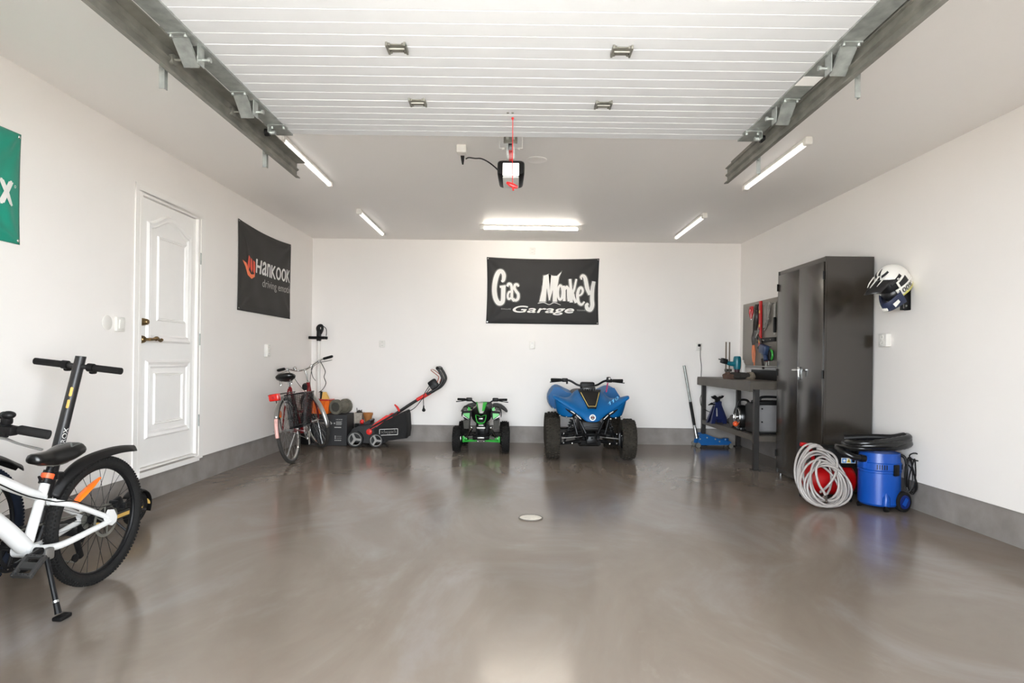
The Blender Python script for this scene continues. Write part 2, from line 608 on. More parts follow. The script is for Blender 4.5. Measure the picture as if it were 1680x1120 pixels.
# ------------------------------------------------------------------ switches and outlets
def plate(name, label, cat, loc, rz, w=0.085, h=0.085, d=0.012, kind='double', group=None):
    t = thing(name, label, cat, loc, rz, group=group)
    g = G(); g.rbox((0, -d / 2, 0), (w, d, h), 0.006)
    g.build('cover', 'plastic_white', t)
    if kind == 'double':
        for k in (-1, 1):
            g = G()
            zz = k * h * 0.24
            g.lathe([(0.019, 0), (0.019, -0.003), (0.0165, -0.003), (0.0165, -0.0005), (0.002, -0.0005)], (0, -d, zz), 'Y', 18)
            for x in (-0.007, 0.007):
                g.cyl((x, -d - 0.0012, zz), (x, -d - 0.0002, zz), 0.0028, n=8, m=1)
            g.build('socket', ['plastic_white', 'black_plastic'], t)
    elif kind == 'switch':
        g = G(); g.rbox((0, -d - 0.004, 0), (w * 0.62, 0.010, h * 0.62), 0.003, rot=(0.06, 0, 0))
        g.build('rocker', 'plastic_white', t)
    return t
plate('wall_outlet', 'white double outlet high on the back wall, above the black banner', 'outlet', (0.20, YB, 2.565), 0, 0.08, 0.09)
plate('wall_outlet', 'white double outlet on the back wall below the big black banner', 'outlet', (0.215, YB, 1.31), 0, 0.08, 0.105)
plate('wall_outlet', 'white double outlet on the back wall above the scarifier', 'outlet', (-1.79, YB, 1.30), 0, 0.08, 0.095)
plate('wall_outlet', 'white double outlet on the back wall above the floor jack, with a cord in it', 'outlet', (2.44, YB, 1.32), 0, 0.085, 0.105)
plate('wall_outlet', 'white surface-mounted double outlet on the left wall beside the red bicycle', 'outlet', (XL(6.68), 6.68, 1.175), RZL, 0.08, 0.135, 0.04)
plate('wall_outlet', 'white surface-mounted double outlet on the right wall under the helmet', 'outlet', (XR(5.0), 5.0, 1.31), RZR, 0.105, 0.105, 0.045)
plate('light_switch', 'square white light switch on the left wall beside the door', 'switch', (XL(4.235), 4.235, 1.32), RZL, 0.088, 0.10, 0.022, 'switch')
g = G(); g.lathe([(0.002, -0.006), (0.045, -0.006), (0.05, -0.003), (0.05, 0.0)], (0, 0, 0), 'Y', 32)
o = g.build('blank_cover', 'plastic_white'); o.location = (XL(4.12), 4.12, 1.325); o.rotation_euler = (0, 0, RZL)
tag(o, 'round white blank cover plate left of the light switch', 'cover plate')
g = G(); g.lathe([(0.002, -0.008), (0.07, -0.008), (0.08, -0.004), (0.08, 0.0)], (0, 0, 0), 'Z', 36)
o = g.build('ceiling_cover', 'ceiling'); o.location = (0.145, 4.84, H)
tag(o, 'round white blank cover plate on the ceiling right of the opener motor', 'cover plate')

# ------------------------------------------------------------------ ceiling tube lights
M['diffuser'] = mat('tube_diffuser', (250, 248, 244), 0.3, var=0.0, emit=TUBE_OFF_GLOW)
M['diffuser_lit'] = mat('lit_tube_diffuser', (255, 246, 232), 0.3, var=0.0, emit=TUBE_LIT)
def batten(label, loc, rz, length=1.2, dm='diffuser'):
    t = thing('ceiling_light', label, 'light', loc, rz, group='slim tube lights on the ceiling')
    g = G(); g.rbox((0, 0, -0.012), (length, 0.045, 0.024), 0.004)
    g.build('housing', 'plastic_white', t)
    g = G(); g.tube([(-length / 2 + 0.04, 0, -0.036), (length / 2 - 0.04, 0, -0.036)], 0.017, 14)
    g.build('tube', dm, t)
    for s in (-1, 1):
        g = G(); g.rbox((s * (length / 2 - 0.025), 0, -0.030), (0.055, 0.055, 0.055), 0.012)
        g.build('end_cap', 'plastic_white', t)
    return t
batten('slim white tube light on the ceiling beside the left door track', (-1.70, 4.93, H), PI / 2)
batten('slim white tube light on the ceiling beside the right door track', (2.03, 4.86, H), PI / 2)
batten('slim white tube light on the ceiling at the back left, above the red bicycle corner', (-1.70, 7.1, H), PI / 2)
batten('slim white tube light on the ceiling at the back right, toward the workbench', (1.99, 7.08, H), PI / 2)
batten('slim white tube light across the ceiling in front of the big black banner', (0.155, 7.2, H), 0, dm='diffuser_lit')

# ------------------------------------------------------------------ floor drain
t = thing('floor_drain', 'small round white floor drain in the middle of the floor', 'drain', (0.118, 4.28, 0))
g = G(); g.lathe([(0.078, 0.0), (0.078, 0.004), (0.06, 0.006), (0.002, 0.006)], (0, 0, 0), 'Z', 32)
g.build('cover', mat('drain_white', (226, 220, 208), 0.6, var=0.15, scale=40), t)
g = G(); g.torus((0, 0, 0.003), 'Z', 0.082, 0.005, 32, 6)
g.build('rim', mat('drain_rim', (96, 88, 80), 0.7, var=0.2), t)
# ------------------------------------------------------------------ banners
M['banner_black'] = mat('black_banner_cloth', (43, 42, 42), 0.75, var=0.06, scale=5)
M['banner_charcoal'] = mat('charcoal_banner_cloth', (50, 48, 45), 0.75, var=0.06, scale=5)
M['banner_green'] = mat('green_banner_cloth', (14, 138, 116), 0.5, var=0.05, scale=5)
M['mark_orange'] = mat('orange_red_print', (236, 84, 56), 0.55, var=0.06)
M['mark_orange_light'] = mat('light_orange_print', (246, 128, 84), 0.55, var=0.04)

def wrinkle(x, z, w, h, seed):
    """cloth relief (metres toward the viewer): folds fan out of the pinned corners, soft swells between"""
    a = 0.0
    for cx, cz, k in ((0, h, 1), (w, h, 2), (0, 0, 3), (w, 0, 4)):
        dx, dz = x - cx, z - cz
        r = math.hypot(dx, dz) + 1e-4
        th = math.atan2(abs(dz), abs(dx) + 1e-4)
        fall = math.exp(-r / (0.42 * h))
        a += 0.017 * fall * (r / (r + 0.05)) * math.sin(th * 9 + k * 1.7 + seed)
    a += 0.004 * math.sin(x * 7 / w + seed * 2) * math.sin(z * 5 / h + seed)
    a += 0.004 * math.sin((x + 0.6 * z) * 19 / w + seed)
    return 0.024 + a

def banner(name, label, cat, loc, rz, w, h, m, seed, sag=(0.02, 0.012, 0.012, 0.0)):
    """cloth pinned at four corners; local x along wall, z up from the lower edge"""
    t = thing(name, label, cat, loc, rz)
    def place(x, z, off=0.0):
        u, v = x / w, z / h
        b1 = 4 * u * (1 - u); b2 = 4 * v * (1 - v)
        zz = z - sag[0] * b1 * v + sag[3] * b1 * (1 - v)
        xx = x + sag[1] * b2 * (1 - u) - sag[2] * b2 * u
        edge = min(1.0, 12 * min(u, 1 - u) + 0.15, 12 * min(v, 1 - v) + 0.15)
        return (xx, -wrinkle(x, z, w, h, seed) * edge - 0.002 - off, zz)
    g = G()
    nx, nz = 72, 48
    vs = [place(w * i / nx, h * j / nz) for j in range(nz + 1) for i in range(nx + 1)]
    fs = [(j * (nx + 1) + i, j * (nx + 1) + i + 1, (j + 1) * (nx + 1) + i + 1, (j + 1) * (nx + 1) + i) for j in range(nz) for i in range(nx)]
    g.add(vs, fs)
    g.build('cloth', m, t, ang=80, solid=0.0015)
    for cx, cz in ((0.018, 0.02), (w - 0.018, 0.02), (0.018, h - 0.02), (w - 0.018, h - 0.02)):
        p = place(cx, cz)
        g = G(); g.lathe([(0.002, -0.004), (0.005, -0.004), (0.008, -0.0015), (0.009, 0.0)], (p[0], p[1] - 0.001, p[2]), 'Y', 14)
        g.build('eyelet', 'chrome', t)
    return t, place

# big black banner on the back wall (1.5 x 0.89 m)
BX0, BW, BH = -0.408, 1.505, 0.885
t, pl_ = banner('banner', 'big black banner with white GARAGE lettering pinned to the middle of the back wall', 'banner', (BX0, YB, 1.592), 0, BW, BH, 'banner_black', 0.7)
def zb(X, Y):   # coordinates measured on the banner drawing, 0..1 across and up
    return ((X - 131) / 1290.0 * BW, (996 - Y) / 770.0 * BH)
def on(off):
    return lambda x, z: pl_(x, z, off)
def letter(g, s, X0, X1, Y0, Y1, **k):
    a = zb(X0, Y1); b = zb(X1, Y0)
    return glyphs(g, s, (a[0], b[0], a[1], b[1]), on(0.006), **k)
def ribbon(g, pts, ws, off=0.006, m=0, closed=False, k=8):
    """flat brush stroke on the cloth: centre line and half widths in drawing units"""
    n0 = len(pts)
    ws = list(ws) if isinstance(ws, (list, tuple)) else [ws] * n0
    P = sp([(p[0], 0, -p[1]) for p in pts], k, closed)
    W = []
    for i in range(len(P)):
        t = i / k
        a = int(t) % n0; b = (a + 1) % n0 if closed else min(n0 - 1, a + 1)
        W.append(ws[a] + (ws[b] - ws[a]) * (t - int(t)))
    n = len(P)
    A = []; B = []
    for i in range(n):
        d = (P[(i + 1) % n] - P[i - 1]) if closed else (P[min(n - 1, i + 1)] - P[max(0, i - 1)])
        d.normalize()
        q = Vector((-d.z, 0, d.x))
        for L, s_ in ((A, 1), (B, -1)):
            c = P[i] + q * W[i] * s_
            L.append(pl_(*zb(c.x, -c.z), off))
    g.add(A + B, [(i, (i + 1) % n, n + (i + 1) % n, n + i) for i in range(n if closed else n - 1)], m)
def polyz(g, pts, off=0.006, m=0):
    g.add([pl_(*zb(*p), off) for p in pts], [list(range(len(pts)))], m)
def drawn(g, grow, off, m=0):
    rb = lambda pts, ws, **k: ribbon(g, pts, [x + grow for x in (ws if isinstance(ws, list) else [ws] * len(pts))], off, m, **k)
    rb([(296, 508), (318, 488), (324, 430), (300, 388), (262, 400), (230, 480), (214, 590), (226, 690), (258, 752), (290, 762), (314, 735), (318, 650), (318, 572)], [12, 20, 24, 24, 26, 28, 28, 28, 27, 26, 25, 25, 26])
    rb([(276, 570), (346, 558)], 13)
    rb([(362, 562), (380, 532), (406, 540), (418, 590), (420, 690), (444, 738)], [14, 16, 16, 16, 16, 8])
    rb([(414, 622), (386, 628), (370, 668), (382, 708), (410, 696)], 13)
    rb([(496, 560), (480, 536), (454, 542), (448, 580), (470, 618), (492, 650), (490, 700), (462, 722), (436, 700)], [10, 15, 16, 16, 17, 17, 17, 16, 9])
    rb([(979 + 27 * math.cos(a), 622 + 84 * math.sin(a)) for a in [2 * PI * i / 12 for i in range(12)]], 14, closed=True)
    rb([(1026, 724), (1026, 600), (1018, 540)], [16, 16, 13])
    rb([(1030, 590), (1052, 556), (1070, 580), (1073, 660), (1080, 726)], [13, 16, 16, 16, 15])
    rb([(1108, 740), (1104, 600), (1090, 462)], [19, 17, 15])
    rb([(1114, 650), (1140, 580), (1164, 462)], [13, 14, 10])
    rb([(1122, 620), (1140, 690), (1164, 744)], [14, 16, 16])
    rb([(1188, 664), (1226, 640), (1240, 600), (1220, 564), (1192, 590), (1180, 660), (1192, 738), (1226, 764), (1262, 730)], [10, 12, 14, 15, 17, 18, 17, 15, 9])
    rb([(1226, 472), (1218, 440), (1240, 424), (1266, 460), (1290, 570), (1322, 650)], [6, 14, 18, 22, 24, 18])
    rb([(1368, 492), (1352, 590), (1348, 700), (1352, 770), (1330, 822), (1294, 812), (1284, 768), (1308, 752)], [20, 24, 24, 24, 24, 24, 18, 12])
def emm(g, d, off, m=0):
    polyz(g, [(738 - d, 732 + d), (765 - d, 600), (782 - d, 425 - d), (812, 418 - d), (838 + d, 405 - d), (852 + d, 520), (857, 600 - 2 * d), (862 - d, 520), (872 - d, 418 - d), (905, 425 - d), (938, 425 - d), (990 + d, 378 - 2 * d), (962 + d, 440), (945 + d, 560), (942 + d, 732 + d), (893 - d, 732 + d), (893 - d, 590 + 4 * d), (860 + d, 715 + d), (848 - d, 715 + d), (822 + d, 570 + 4 * d), (812 + d, 732 + d)], off, m)
g = G()
drawn(g, 0, 0.0075); emm(g, 0, 0.0075)
ribbon(g, [(722, 752), (790, 742), (852, 766), (910, 742), (986, 770)], [3, 4, 3, 4, 2], 0.0065)
g.build('lettering', 'white_print', t, label='large white lettering')
g = G()
drawn(g, 9, 0.0035, 0); emm(g, 8, 0.0035, 0)
drawn(g, 6, 0.0050, 1); emm(g, 5, 0.0050, 1)
g.build('outline', ['grey_print', 'banner_black'], t, label='thin grey outline round the lettering')
g = G()
letter(g, 'Garage', 432, 1142, 786, 888, bold=0.05, shear=0.25, spacing=1.02)
g.build('lettering', 'white_print', t, label='slanted white GARAGE lettering')
g = G()
letter(g, 'DALLAS', 300, 410, 817, 834, bold=0.02)
letter(g, 'TEXAS', 1170, 1268, 823, 840, bold=0.02)
g.build('lettering', 'grey_print', t, label='tiny white place names')
# charcoal banner on the left wall
HY0, HY1 = 5.99, 7.365
t, pl_ = banner('banner', 'charcoal banner with an orange wing mark and white lettering on the left wall', 'banner', (XL(HY0), HY0, 1.565), RZL, HY1 - HY0, 0.90, 'banner_charcoal', 2.1, (0.03, 0.01, 0.012, 0.0))
g = G()
x_ = 0.352
for ch_, wd_ in zip('HanKOOK', (0.145, 0.125, 0.125, 0.145, 0.135, 0.135, 0.15)):
    glyphs(g, ch_, (x_, x_ + wd_ - 0.010, 0.430, 0.575), on(0.006), bold=0.055, shear=0.08)
    x_ += wd_
g.build('lettering', 'white_print', t, label='bold white lettering')
g = G()
glyphs(g, 'driving emotio', (0.53, 1.335, 0.275, 0.385), on(0.006), bold=0.012)
g.build('lettering', 'grey_print', t, label='thin grey slogan')
def flatpoly(g, pts, off, m=0):
    n = len(pts)
    g.add([pl_(x, z, off) for x, z in pts], [list(range(n))], m)
g = G()
flatpoly(g, [(0.05, 0.505), (0.10, 0.485), (0.16, 0.425), (0.22, 0.388), (0.29, 0.398), (0.335, 0.445), (0.31, 0.375), (0.23, 0.342), (0.15, 0.37), (0.09, 0.445)], 0.006, 1)
for k in range(3):
    x = 0.125 + 0.075 * k; z = 0.455 - 0.012 * k
    flatpoly(g, [(x, z), (x + 0.022, z + 0.118), (x + 0.068, z + 0.105), (x + 0.062, z + 0.01), (x + 0.035, z - 0.035)], 0.0065)
g.build('wing_mark', ['mark_orange', 'mark_orange_light'], t, label='orange-red wing mark')

# green banner, mostly outside the picture
GY0, GY1 = 2.1, 3.39
t, pl_ = banner('banner', 'green banner with a white letter X cut off by the left edge of the picture', 'banner', (XL(GY0), GY0, 1.712), RZL, GY1 - GY0, 0.612, 'banner_green', 4.4, (0.01, 0.006, 0.008, 0.0))
g = G()
glyphs(g, 'X', (1.125, 1.226, 0.20, 0.325), on(0.006), bold=0.10)
a = (1.240, 0.308)
ring = [(a[0] + 0.008 * math.cos(i * PI / 8), a[1] + 0.008 * math.sin(i * PI / 8)) for i in range(16)]
rin = [(a[0] + 0.005 * math.cos(i * PI / 8), a[1] + 0.005 * math.sin(i * PI / 8)) for i in range(16)]
g.add([pl_(x, z, 0.006) for x, z in ring + rin], [(i, (i + 1) % 16, 16 + (i + 1) % 16, 16 + i) for i in range(16)])
g.build('lettering', 'white_print', t, label='white letter')

# ------------------------------------------------------------------ overhead garage door
DZ = 2.35
DX0, DX1 = -1.30, 1.258
gd = thing('garage_door', 'white ribbed sectional garage door rolled up flat under the ceiling', 'garage door', (-0.02, 2.2, DZ))
OX, OY = -0.02, 2.2
def ribbed(y0, y1, bands, name, ends):
    """section between y0 and y1 (toward the back), underside at z=DZ with small V grooves"""
    g = G()
    prof = []
    p = (y1 - y0) / bands
    for i in range(bands):
        a = y0 + i * p
        if i == 0:
            prof += [(a + 0.0015, 0.006), (a + 0.003, 0.0)]
        else:
            prof += [(a - 0.004, 0.0), (a, 0.007), (a + 0.0015, 0.0)]
    prof += [(y1 - 0.006, 0.0), (y1 - 0.001, 0.012), (y1 - 0.001, 0.04), (y0 + 0.0015, 0.04)]
    vs = [(x - OX, q[0] - OY, q[1]) for x in (DX0, DX1) for q in prof]
    n = len(prof)
    fs = [(i, (i + 1) % n, n + (i + 1) % n, n + i) for i in range(n)] + [list(range(n)), list(range(n, 2 * n))[::-1]]
    g.add(vs, fs)
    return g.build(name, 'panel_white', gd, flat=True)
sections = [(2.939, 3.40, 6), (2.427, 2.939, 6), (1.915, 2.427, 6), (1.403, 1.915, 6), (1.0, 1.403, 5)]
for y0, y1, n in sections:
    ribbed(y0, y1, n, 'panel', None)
# galvanised end stiles
for sx in (-1, 1):
    xi = DX0 if sx < 0 else DX1
    for y0, y1, n in sections:
        g = G()
        g.box((xi + sx * 0.004 - OX, (y0 + y1) / 2 - OY, 0.018), (0.088, y1 - y0 - 0.004, 0.052))
        g.build('end_stile', 'steel', gd, flat=True)
    if sx > 0:
        g = G(); g.box((xi + 0.004 - OX, 2.66 - OY, -0.009), (0.085, 0.085, 0.001))
        g.build('sticker', 'white_print', gd, flat=True, label='small white sticker on the right end stile')
# centre hinges
for y in (2.427, 2.939):
    for x in (-0.49, 0.405):
        g = G()
        for sx in (-1, 1):
            g.box((x + sx * 0.036 - OX, y - OY, -0.007), (0.008, 0.075, 0.016))
            g.cyl((x + sx * 0.028 - OX, y + 0.028 - OY, -0.002), (x + sx * 0.028 - OX, y + 0.028 - OY, -0.012), 0.006, n=8)
            g.cyl((x + sx * 0.028 - OX, y - 0.028 - OY, -0.002), (x + sx * 0.028 - OX, y - 0.028 - OY, -0.012), 0.006, n=8)
        g.box((x - OX, y - 0.004 - OY, -0.003), (0.07, 0.04, 0.004)); g.box((x - OX, y + 0.018 - OY, -0.004), (0.045, 0.03, 0.006))
        g.cyl((x - 0.035 - OX, y - OY, -0.009), (x + 0.035 - OX, y - OY, -0.009), 0.005, n=8)
        g.build('hinge', 'steel_dull', gd)
# roller brackets at both edges
for sx in (-1, 1):
    xi = DX0 + 0.0 if sx < 0 else DX1
    for y in (2.427, 2.939):
        g = G()
        X = xi + sx * 0.012 - OX
        Y = y - OY
        # tilted box-section arm from the stile down and back to the roller
        a = Vector((X, Y - 0.075, -0.012)); b = Vector((X + sx * 0.012, Y + 0.035, -0.075))
        d = (b - a).normalized()
        q = Matrix((Vector((1, 0, 0)), d, Vector((1, 0, 0)).cross(d))).transposed()
        g.box((a + b) / 2, (0.062, (b - a).length, 0.012), rot=q)
        g.box((X, Y - 0.09, -0.011), (0.075, 0.03, 0.004))
        g.box((X - sx * 0.036, Y + 0.01, -0.045), (0.004, 0.05, 0.075))
        for k in (-1, 1):
            g.cyl((X + k * 0.028, Y - 0.09, -0.008), (X + k * 0.028, Y - 0.09, -0.022), 0.007, n=8)
        g.cyl((X - sx * 0.03, Y + 0.02, -0.055), (X - sx * 0.07, Y + 0.02, -0.055), 0.006, n=8)
        g.cyl((X - sx * 0.062, Y + 0.02, -0.055), (X - sx * 0.072, Y + 0.02, -0.055), 0.011, n=8)
        br = g.build('roller_bracket', 'steel', gd)
        g = G(); g.cyl((X + sx * 0.03, Y + 0.02, -0.055), (X + sx * 0.092, Y + 0.02, -0.055), 0.005, n=8)
        g.cyl((X + sx * 0.072, Y + 0.02, -0.055), (X + sx * 0.094, Y + 0.02, -0.055), 0.022, n=14)
        g.build('roller', 'steel_dull', br)
    # top roller carrier near the rear edge
    g = G()
    X = xi - sx * 0.01 - OX; Y = 3.26 - OY
    g.box((X, Y, -0.010), (0.09, 0.05, 0.004)); g.box((X + sx * 0.043, Y, -0.028), (0.004, 0.05, 0.04))
    for k in (-1, 1):
        g.cyl((X + k * 0.03, Y, -0.01), (X + k * 0.03, Y, -0.024), 0.007, n=8)
    g.cyl((X + sx * 0.02, Y + 0.02, -0.035), (X + sx * 0.06, Y + 0.02, -0.035), 0.012, n=10)
    br = g.build('roller_bracket', 'steel', gd)
    g = G(); g.cyl((X + sx * 0.05, Y + 0.02, -0.035), (X + sx * 0.075, Y + 0.02, -0.035), 0.02, n=14)
    g.build('roller', 'black_plastic', br)
# black cable bumper on the left edge
g = G(); g.rbox((DX0 - 0.01 - OX, 1.95 - OY, -0.02), (0.10, 0.10, 0.05), 0.02)
g.cyl((DX0 - 0.01 - OX, 1.99 - OY, -0.045), (DX0 - 0.01 - OX, 1.99 - OY, -0.02), 0.045)
g.build('bumper', 'black_plastic', gd)
# two cord fixing holes
g = G()
for sx in (-1, 1):
    g.cyl((-0.045 + sx * 0.012 - OX, 3.06 - OY, 0.001), (-0.045 + sx * 0.012 - OX, 3.06 - OY, -0.004), 0.006, n=10)
g.build('screw', 'steel_dull', gd)

# ------------------------------------------------------------------ horizontal tracks
def track(sx, X, label, lip):
    t = thing('door_track', label, 'track', (X, 2.4, 2.29), group=None)
    g = G()
    # C-shaped rolled profile seen from inside: web, lips and a mid ridge; local x toward the room side is -sx
    i = -sx
    prof = [(0, 0.047), (i * lip, 0.047), (i * lip, 0.041), (i * 0.006, 0.041), (i * 0.006, 0.012), (i * 0.018, 0.004),
            (i * 0.018, -0.002), (i * 0.006, -0.010), (i * 0.006, -0.038), (i * 0.026, -0.048), (i * 0.026, -0.054), (0, -0.050), (-i * 0.012, -0.03), (-i * 0.012, 0.045)]
    y0, y1 = 0.9 - 2.4, 3.85 - 2.4
    rings = [[Vector((p[0], y, p[1])) for p in prof] for y in (y0, y1)]
    g.loft(rings)
    g.build('rail', 'steel_dull', t, ang=25)
    # straight upper angle rail
    g = G()
    g.box((-i * 0.02, (y0 + y1) / 2, 0.065), (0.006, y1 - y0, 0.05)); g.box((-i * 0.005, (y0 + y1) / 2, 0.043), (0.03, y1 - y0, 0.005))
    g.build('angle_rail', 'steel_dull', t, flat=True)
    for y in (2.47, 3.48):
        g = G()
        x = sx * 0.045
        yy = y - 2.4
        g.box((x, yy, (H - 2.29 + 2.19 - 2.29) / 2), (0.022, 0.003, H - 2.19)); g.box((x + 0.010, yy + 0.010, (H - 2.29 + 2.19 - 2.29) / 2), (0.003, 0.022, H - 2.19))
        g.box((x, yy + 0.015, H - 2.29 - 0.0015), (0.06, 0.05, 0.003))
        g.cyl((x - sx * 0.035, yy + 0.008, 0.015), (x + sx * 0.012, yy + 0.008, 0.015), 0.006, n=8)
        g.cyl((x, yy - 0.01, -0.02), (x, yy + 0.006, -0.02), 0.007, n=8)
        g.build('hanger', 'steel', t)
    return t
track(-1, -1.405, 'left galvanised door track hanging from the ceiling', 0.058)  # lip widened to stand in for the shadowed gap beside the door
track(1, 1.325, 'right galvanised door track hanging from the ceiling', 0.018)

# ------------------------------------------------------------------ door opener
op = thing('door_opener', 'black garage door opener motor with a lamp hanging on its steel rail', 'door opener', (-0.052, 4.2, 2.40))
def o_(p): return (p[0] - 0, p[1] - 4.2, p[2] - 2.40)
g = G()
secs = []
for (y, hw, zb_, zt) in ((4.19, 0.088, 2.385, 2.475), (4.21, 0.094, 2.37, 2.485), (4.44, 0.088, 2.36, 2.49), (4.50, 0.078, 2.375, 2.485), (4.51, 0.07, 2.39, 2.47)):
    ring = []
    for k in range(24):
        a = 2 * PI * k / 24
        c, s_ = math.cos(a), math.sin(a)
        e = 0.35
        ring.append(Vector(o_((hw * math.copysign(abs(c) ** e, c), y, (zb_ + zt) / 2 + (zt - zb_) / 2 * math.copysign(abs(s_) ** e, s_)))))
    secs.append(ring)
g.loft(secs)
g.build('housing', 'black_plastic', op, ang=40)
M['lens_lit'] = mat('lit_lamp_lens', (252, 252, 250), 0.25, var=0.0, emit=1.2)
M['lens_frost'] = mat('frosted_lens', (190, 190, 186), 0.3, var=0.04)
g = G(); g.rbox(o_((0, 4.186, 2.416)), (0.112, 0.012, 0.088), 0.005); g.build('lamp', 'lens_lit', op, label='lit white lamp lens')
g = G(); g.rbox(o_((0, 4.315, 2.364)), (0.112, 0.26, 0.012), 0.005); g.build('lens', 'lens_frost', op, label='frosted lens')
g = G()
for sx in (-1, 1):
    g.box(o_((sx * 0.024, 2.60, 2.493)), (0.006, 3.5, 0.034)); g.box(o_((sx * 0.017, 2.60, 2.478)), (0.016, 3.5, 0.003))
g.box(o_((0, 2.60, 2.51)), (0.052, 3.5, 0.004))
g.build('rail', 'steel', op, flat=True)
g = G(); g.box(o_((0, 3.80, 2.483)), (0.085, 0.02, 0.045)); g.build('rail_clamp', 'steel_dull', op, flat=True)
for sx in (-1, 1):
    g = G()
    g.box(o_((sx * 0.050, 4.06, 2.515)), (0.055, 0.02, 0.004)); g.box(o_((sx * 0.076, 4.06, 2.607)), (0.003, 0.02, 0.186)); g.box(o_((sx * 0.092, 4.06, 2.698)), (0.035, 0.03, 0.004))
    g.cyl(o_((sx * 0.050, 4.06, 2.505)), o_((sx * 0.050, 4.06, 2.52)), 0.008, n=8)
    g.build('hanger', 'plastic_white', op, flat=True)
g = G(); g.rbox(o_((0, 3.90, 2.485)), (0.03, 0.14, 0.025), 0.004); g.cyl(o_((0, 3.86, 2.465)), o_((0, 3.86, 2.49)), 0.012, n=10)
g.build('trolley', 'black_metal', op)
g = G(); g.rbox(o_((0, 4.10, 2.478)), (0.026, 0.24, 0.010), 0.003); g.build('carriage_strip', 'red', op, label='red strip in the rail')
# emergency release cord
rc = thing('release_cord', 'thin red pull cord with a red handle hanging in front of the opener motor', 'cord', (-0.033, 3.12, DZ))
g = G(); g.tube(sp([(0, 0, 0.0), (0.001, 0.0, -0.12), (0.002, 0.0, -0.25), (0.004, 0.0, -0.345)], 6), 0.0022, 6); g.sph((0, 0, -0.006), 0.007)
g.build('cord', 'red', rc)
g = G()
g.tube(sp([(-0.026, 0, -0.333), (-0.01, 0, -0.342), (0.012, 0, -0.352), (0.03, 0, -0.358)], 5), [0.006, 0.011, 0.012, 0.007], 10)
g.tube([(0.004, 0, -0.345), (0.008, 0.0, -0.375)], [0.008, 0.004], 8)
g.build('handle', 'red', rc)
# ceiling socket with plug, and the motor's lead
cs = thing('ceiling_outlet', 'white surface box outlet on the ceiling with a black plug in it', 'outlet', (-0.425, 4.55, H))
g = G(); g.rbox((0, 0, -0.03), (0.075, 0.085, 0.06), 0.008); g.build('box', 'plastic_white', cs)
g = G(); g.cyl((0, 0.045, -0.035), (0, 0.055, -0.035), 0.02); g.tube([(0, 0.05, -0.035), (0.001, 0.07, -0.08), (0.002, 0.075, -0.115)], [0.017, 0.012, 0.006], 12)
g.build('plug', 'black_plastic', cs)
g = G()
pts = sp([(-0.40, 4.60, 2.62), (-0.375, 4.60, 2.63), (-0.33, 4.60, 2.625), (-0.28, 4.59, 2.62), (-0.22, 4.52, 2.57), (-0.16, 4.44, 2.50), (-0.135, 4.42, 2.46)], 8)
g.tube([Vector(p) - Vector((-0.40, 4.60, 2.62)) for p in pts], 0.005, 8)
o = g.build('power_cord', 'black_plastic'); o.location = (-0.40, 4.60, 2.62)
tag(o, 'black power cord from the ceiling outlet to the opener motor', 'cord')

# ------------------------------------------------------------------ helmet on the right wall
hook = thing('helmet_hook', 'black metal wall hook holding the motocross helmet', 'hook', (XR(4.747), 4.747, 1.66), RZR)
g = G()
g.rbox((0, -0.006, -0.03), (0.07, 0.012, 0.19), 0.004)
g.box((0, -0.06, 0.045), (0.03, 0.11, 0.012)); g.box((0, -0.03, -0.118), (0.03, 0.05, 0.012)); g.box((0, -0.052, -0.10), (0.03, 0.006, 0.04))
g.build('bracket', 'black_metal', hook)
g = G()
for z in (0.03, -0.09):
    g.cyl((0, -0.012, z), (0, -0.016, z), 0.008, n=10)
g.build('screw', 'steel', hook)
# helmet: local x = forward (out of the wall toward the room), y = its left, z = up; then tipped nose-down
hm = thing('motocross_helmet', 'white, black and navy motocross helmet with a peak hanging on the right wall', 'helmet', (2.91, 4.73, 1.745), PI + 0.62)
hm.rotation_euler = (0.0, R(41), PI + 0.28)
hm.scale = (0.96, 0.96, 0.96)
M['helmet_white'] = mat('helmet_white', (238, 236, 230), 0.3, var=0.02)
M['helmet_navy'] = mat('helmet_navy', (38, 46, 72), 0.35, var=0.08)
M['helmet_black'] = mat('helmet_black', (24, 24, 26), 0.35, var=0.1)
M['helmet_yellow'] = mat('helmet_yellow', (222, 216, 112), 0.4, var=0.05)
def hell(a, b, r=(0.138, 0.112, 0.142), c=(-0.01, 0, 0.0), off=0.0):
    """point on the shell: a azimuth from front, b elevation"""
    return Vector((c[0] + (r[0] + off) * math.cos(b) * math.cos(a), c[1] + (r[1] + off) * math.cos(b) * math.sin(a), c[2] + (r[2] + off) * math.sin(b)))
def hpatch(g, a0, a1, b0, b1, off, n=10, k=6, m=0, fa=None):
    vs = []
    for j in range(k + 1):
        for i in range(n + 1):
            b = b0 + (b1 - b0) * j / k
            a = a0 + (a1 - a0) * i / n
            if fa:
                a, b = fa(a, b, i / n, j / k)
            vs.append(hell(a, b, off=off))
    g.add(vs, [(j * (n + 1) + i, j * (n + 1) + i + 1, (j + 1) * (n + 1) + i + 1, (j + 1) * (n + 1) + i) for j in range(k) for i in range(n)], m)
g = G()
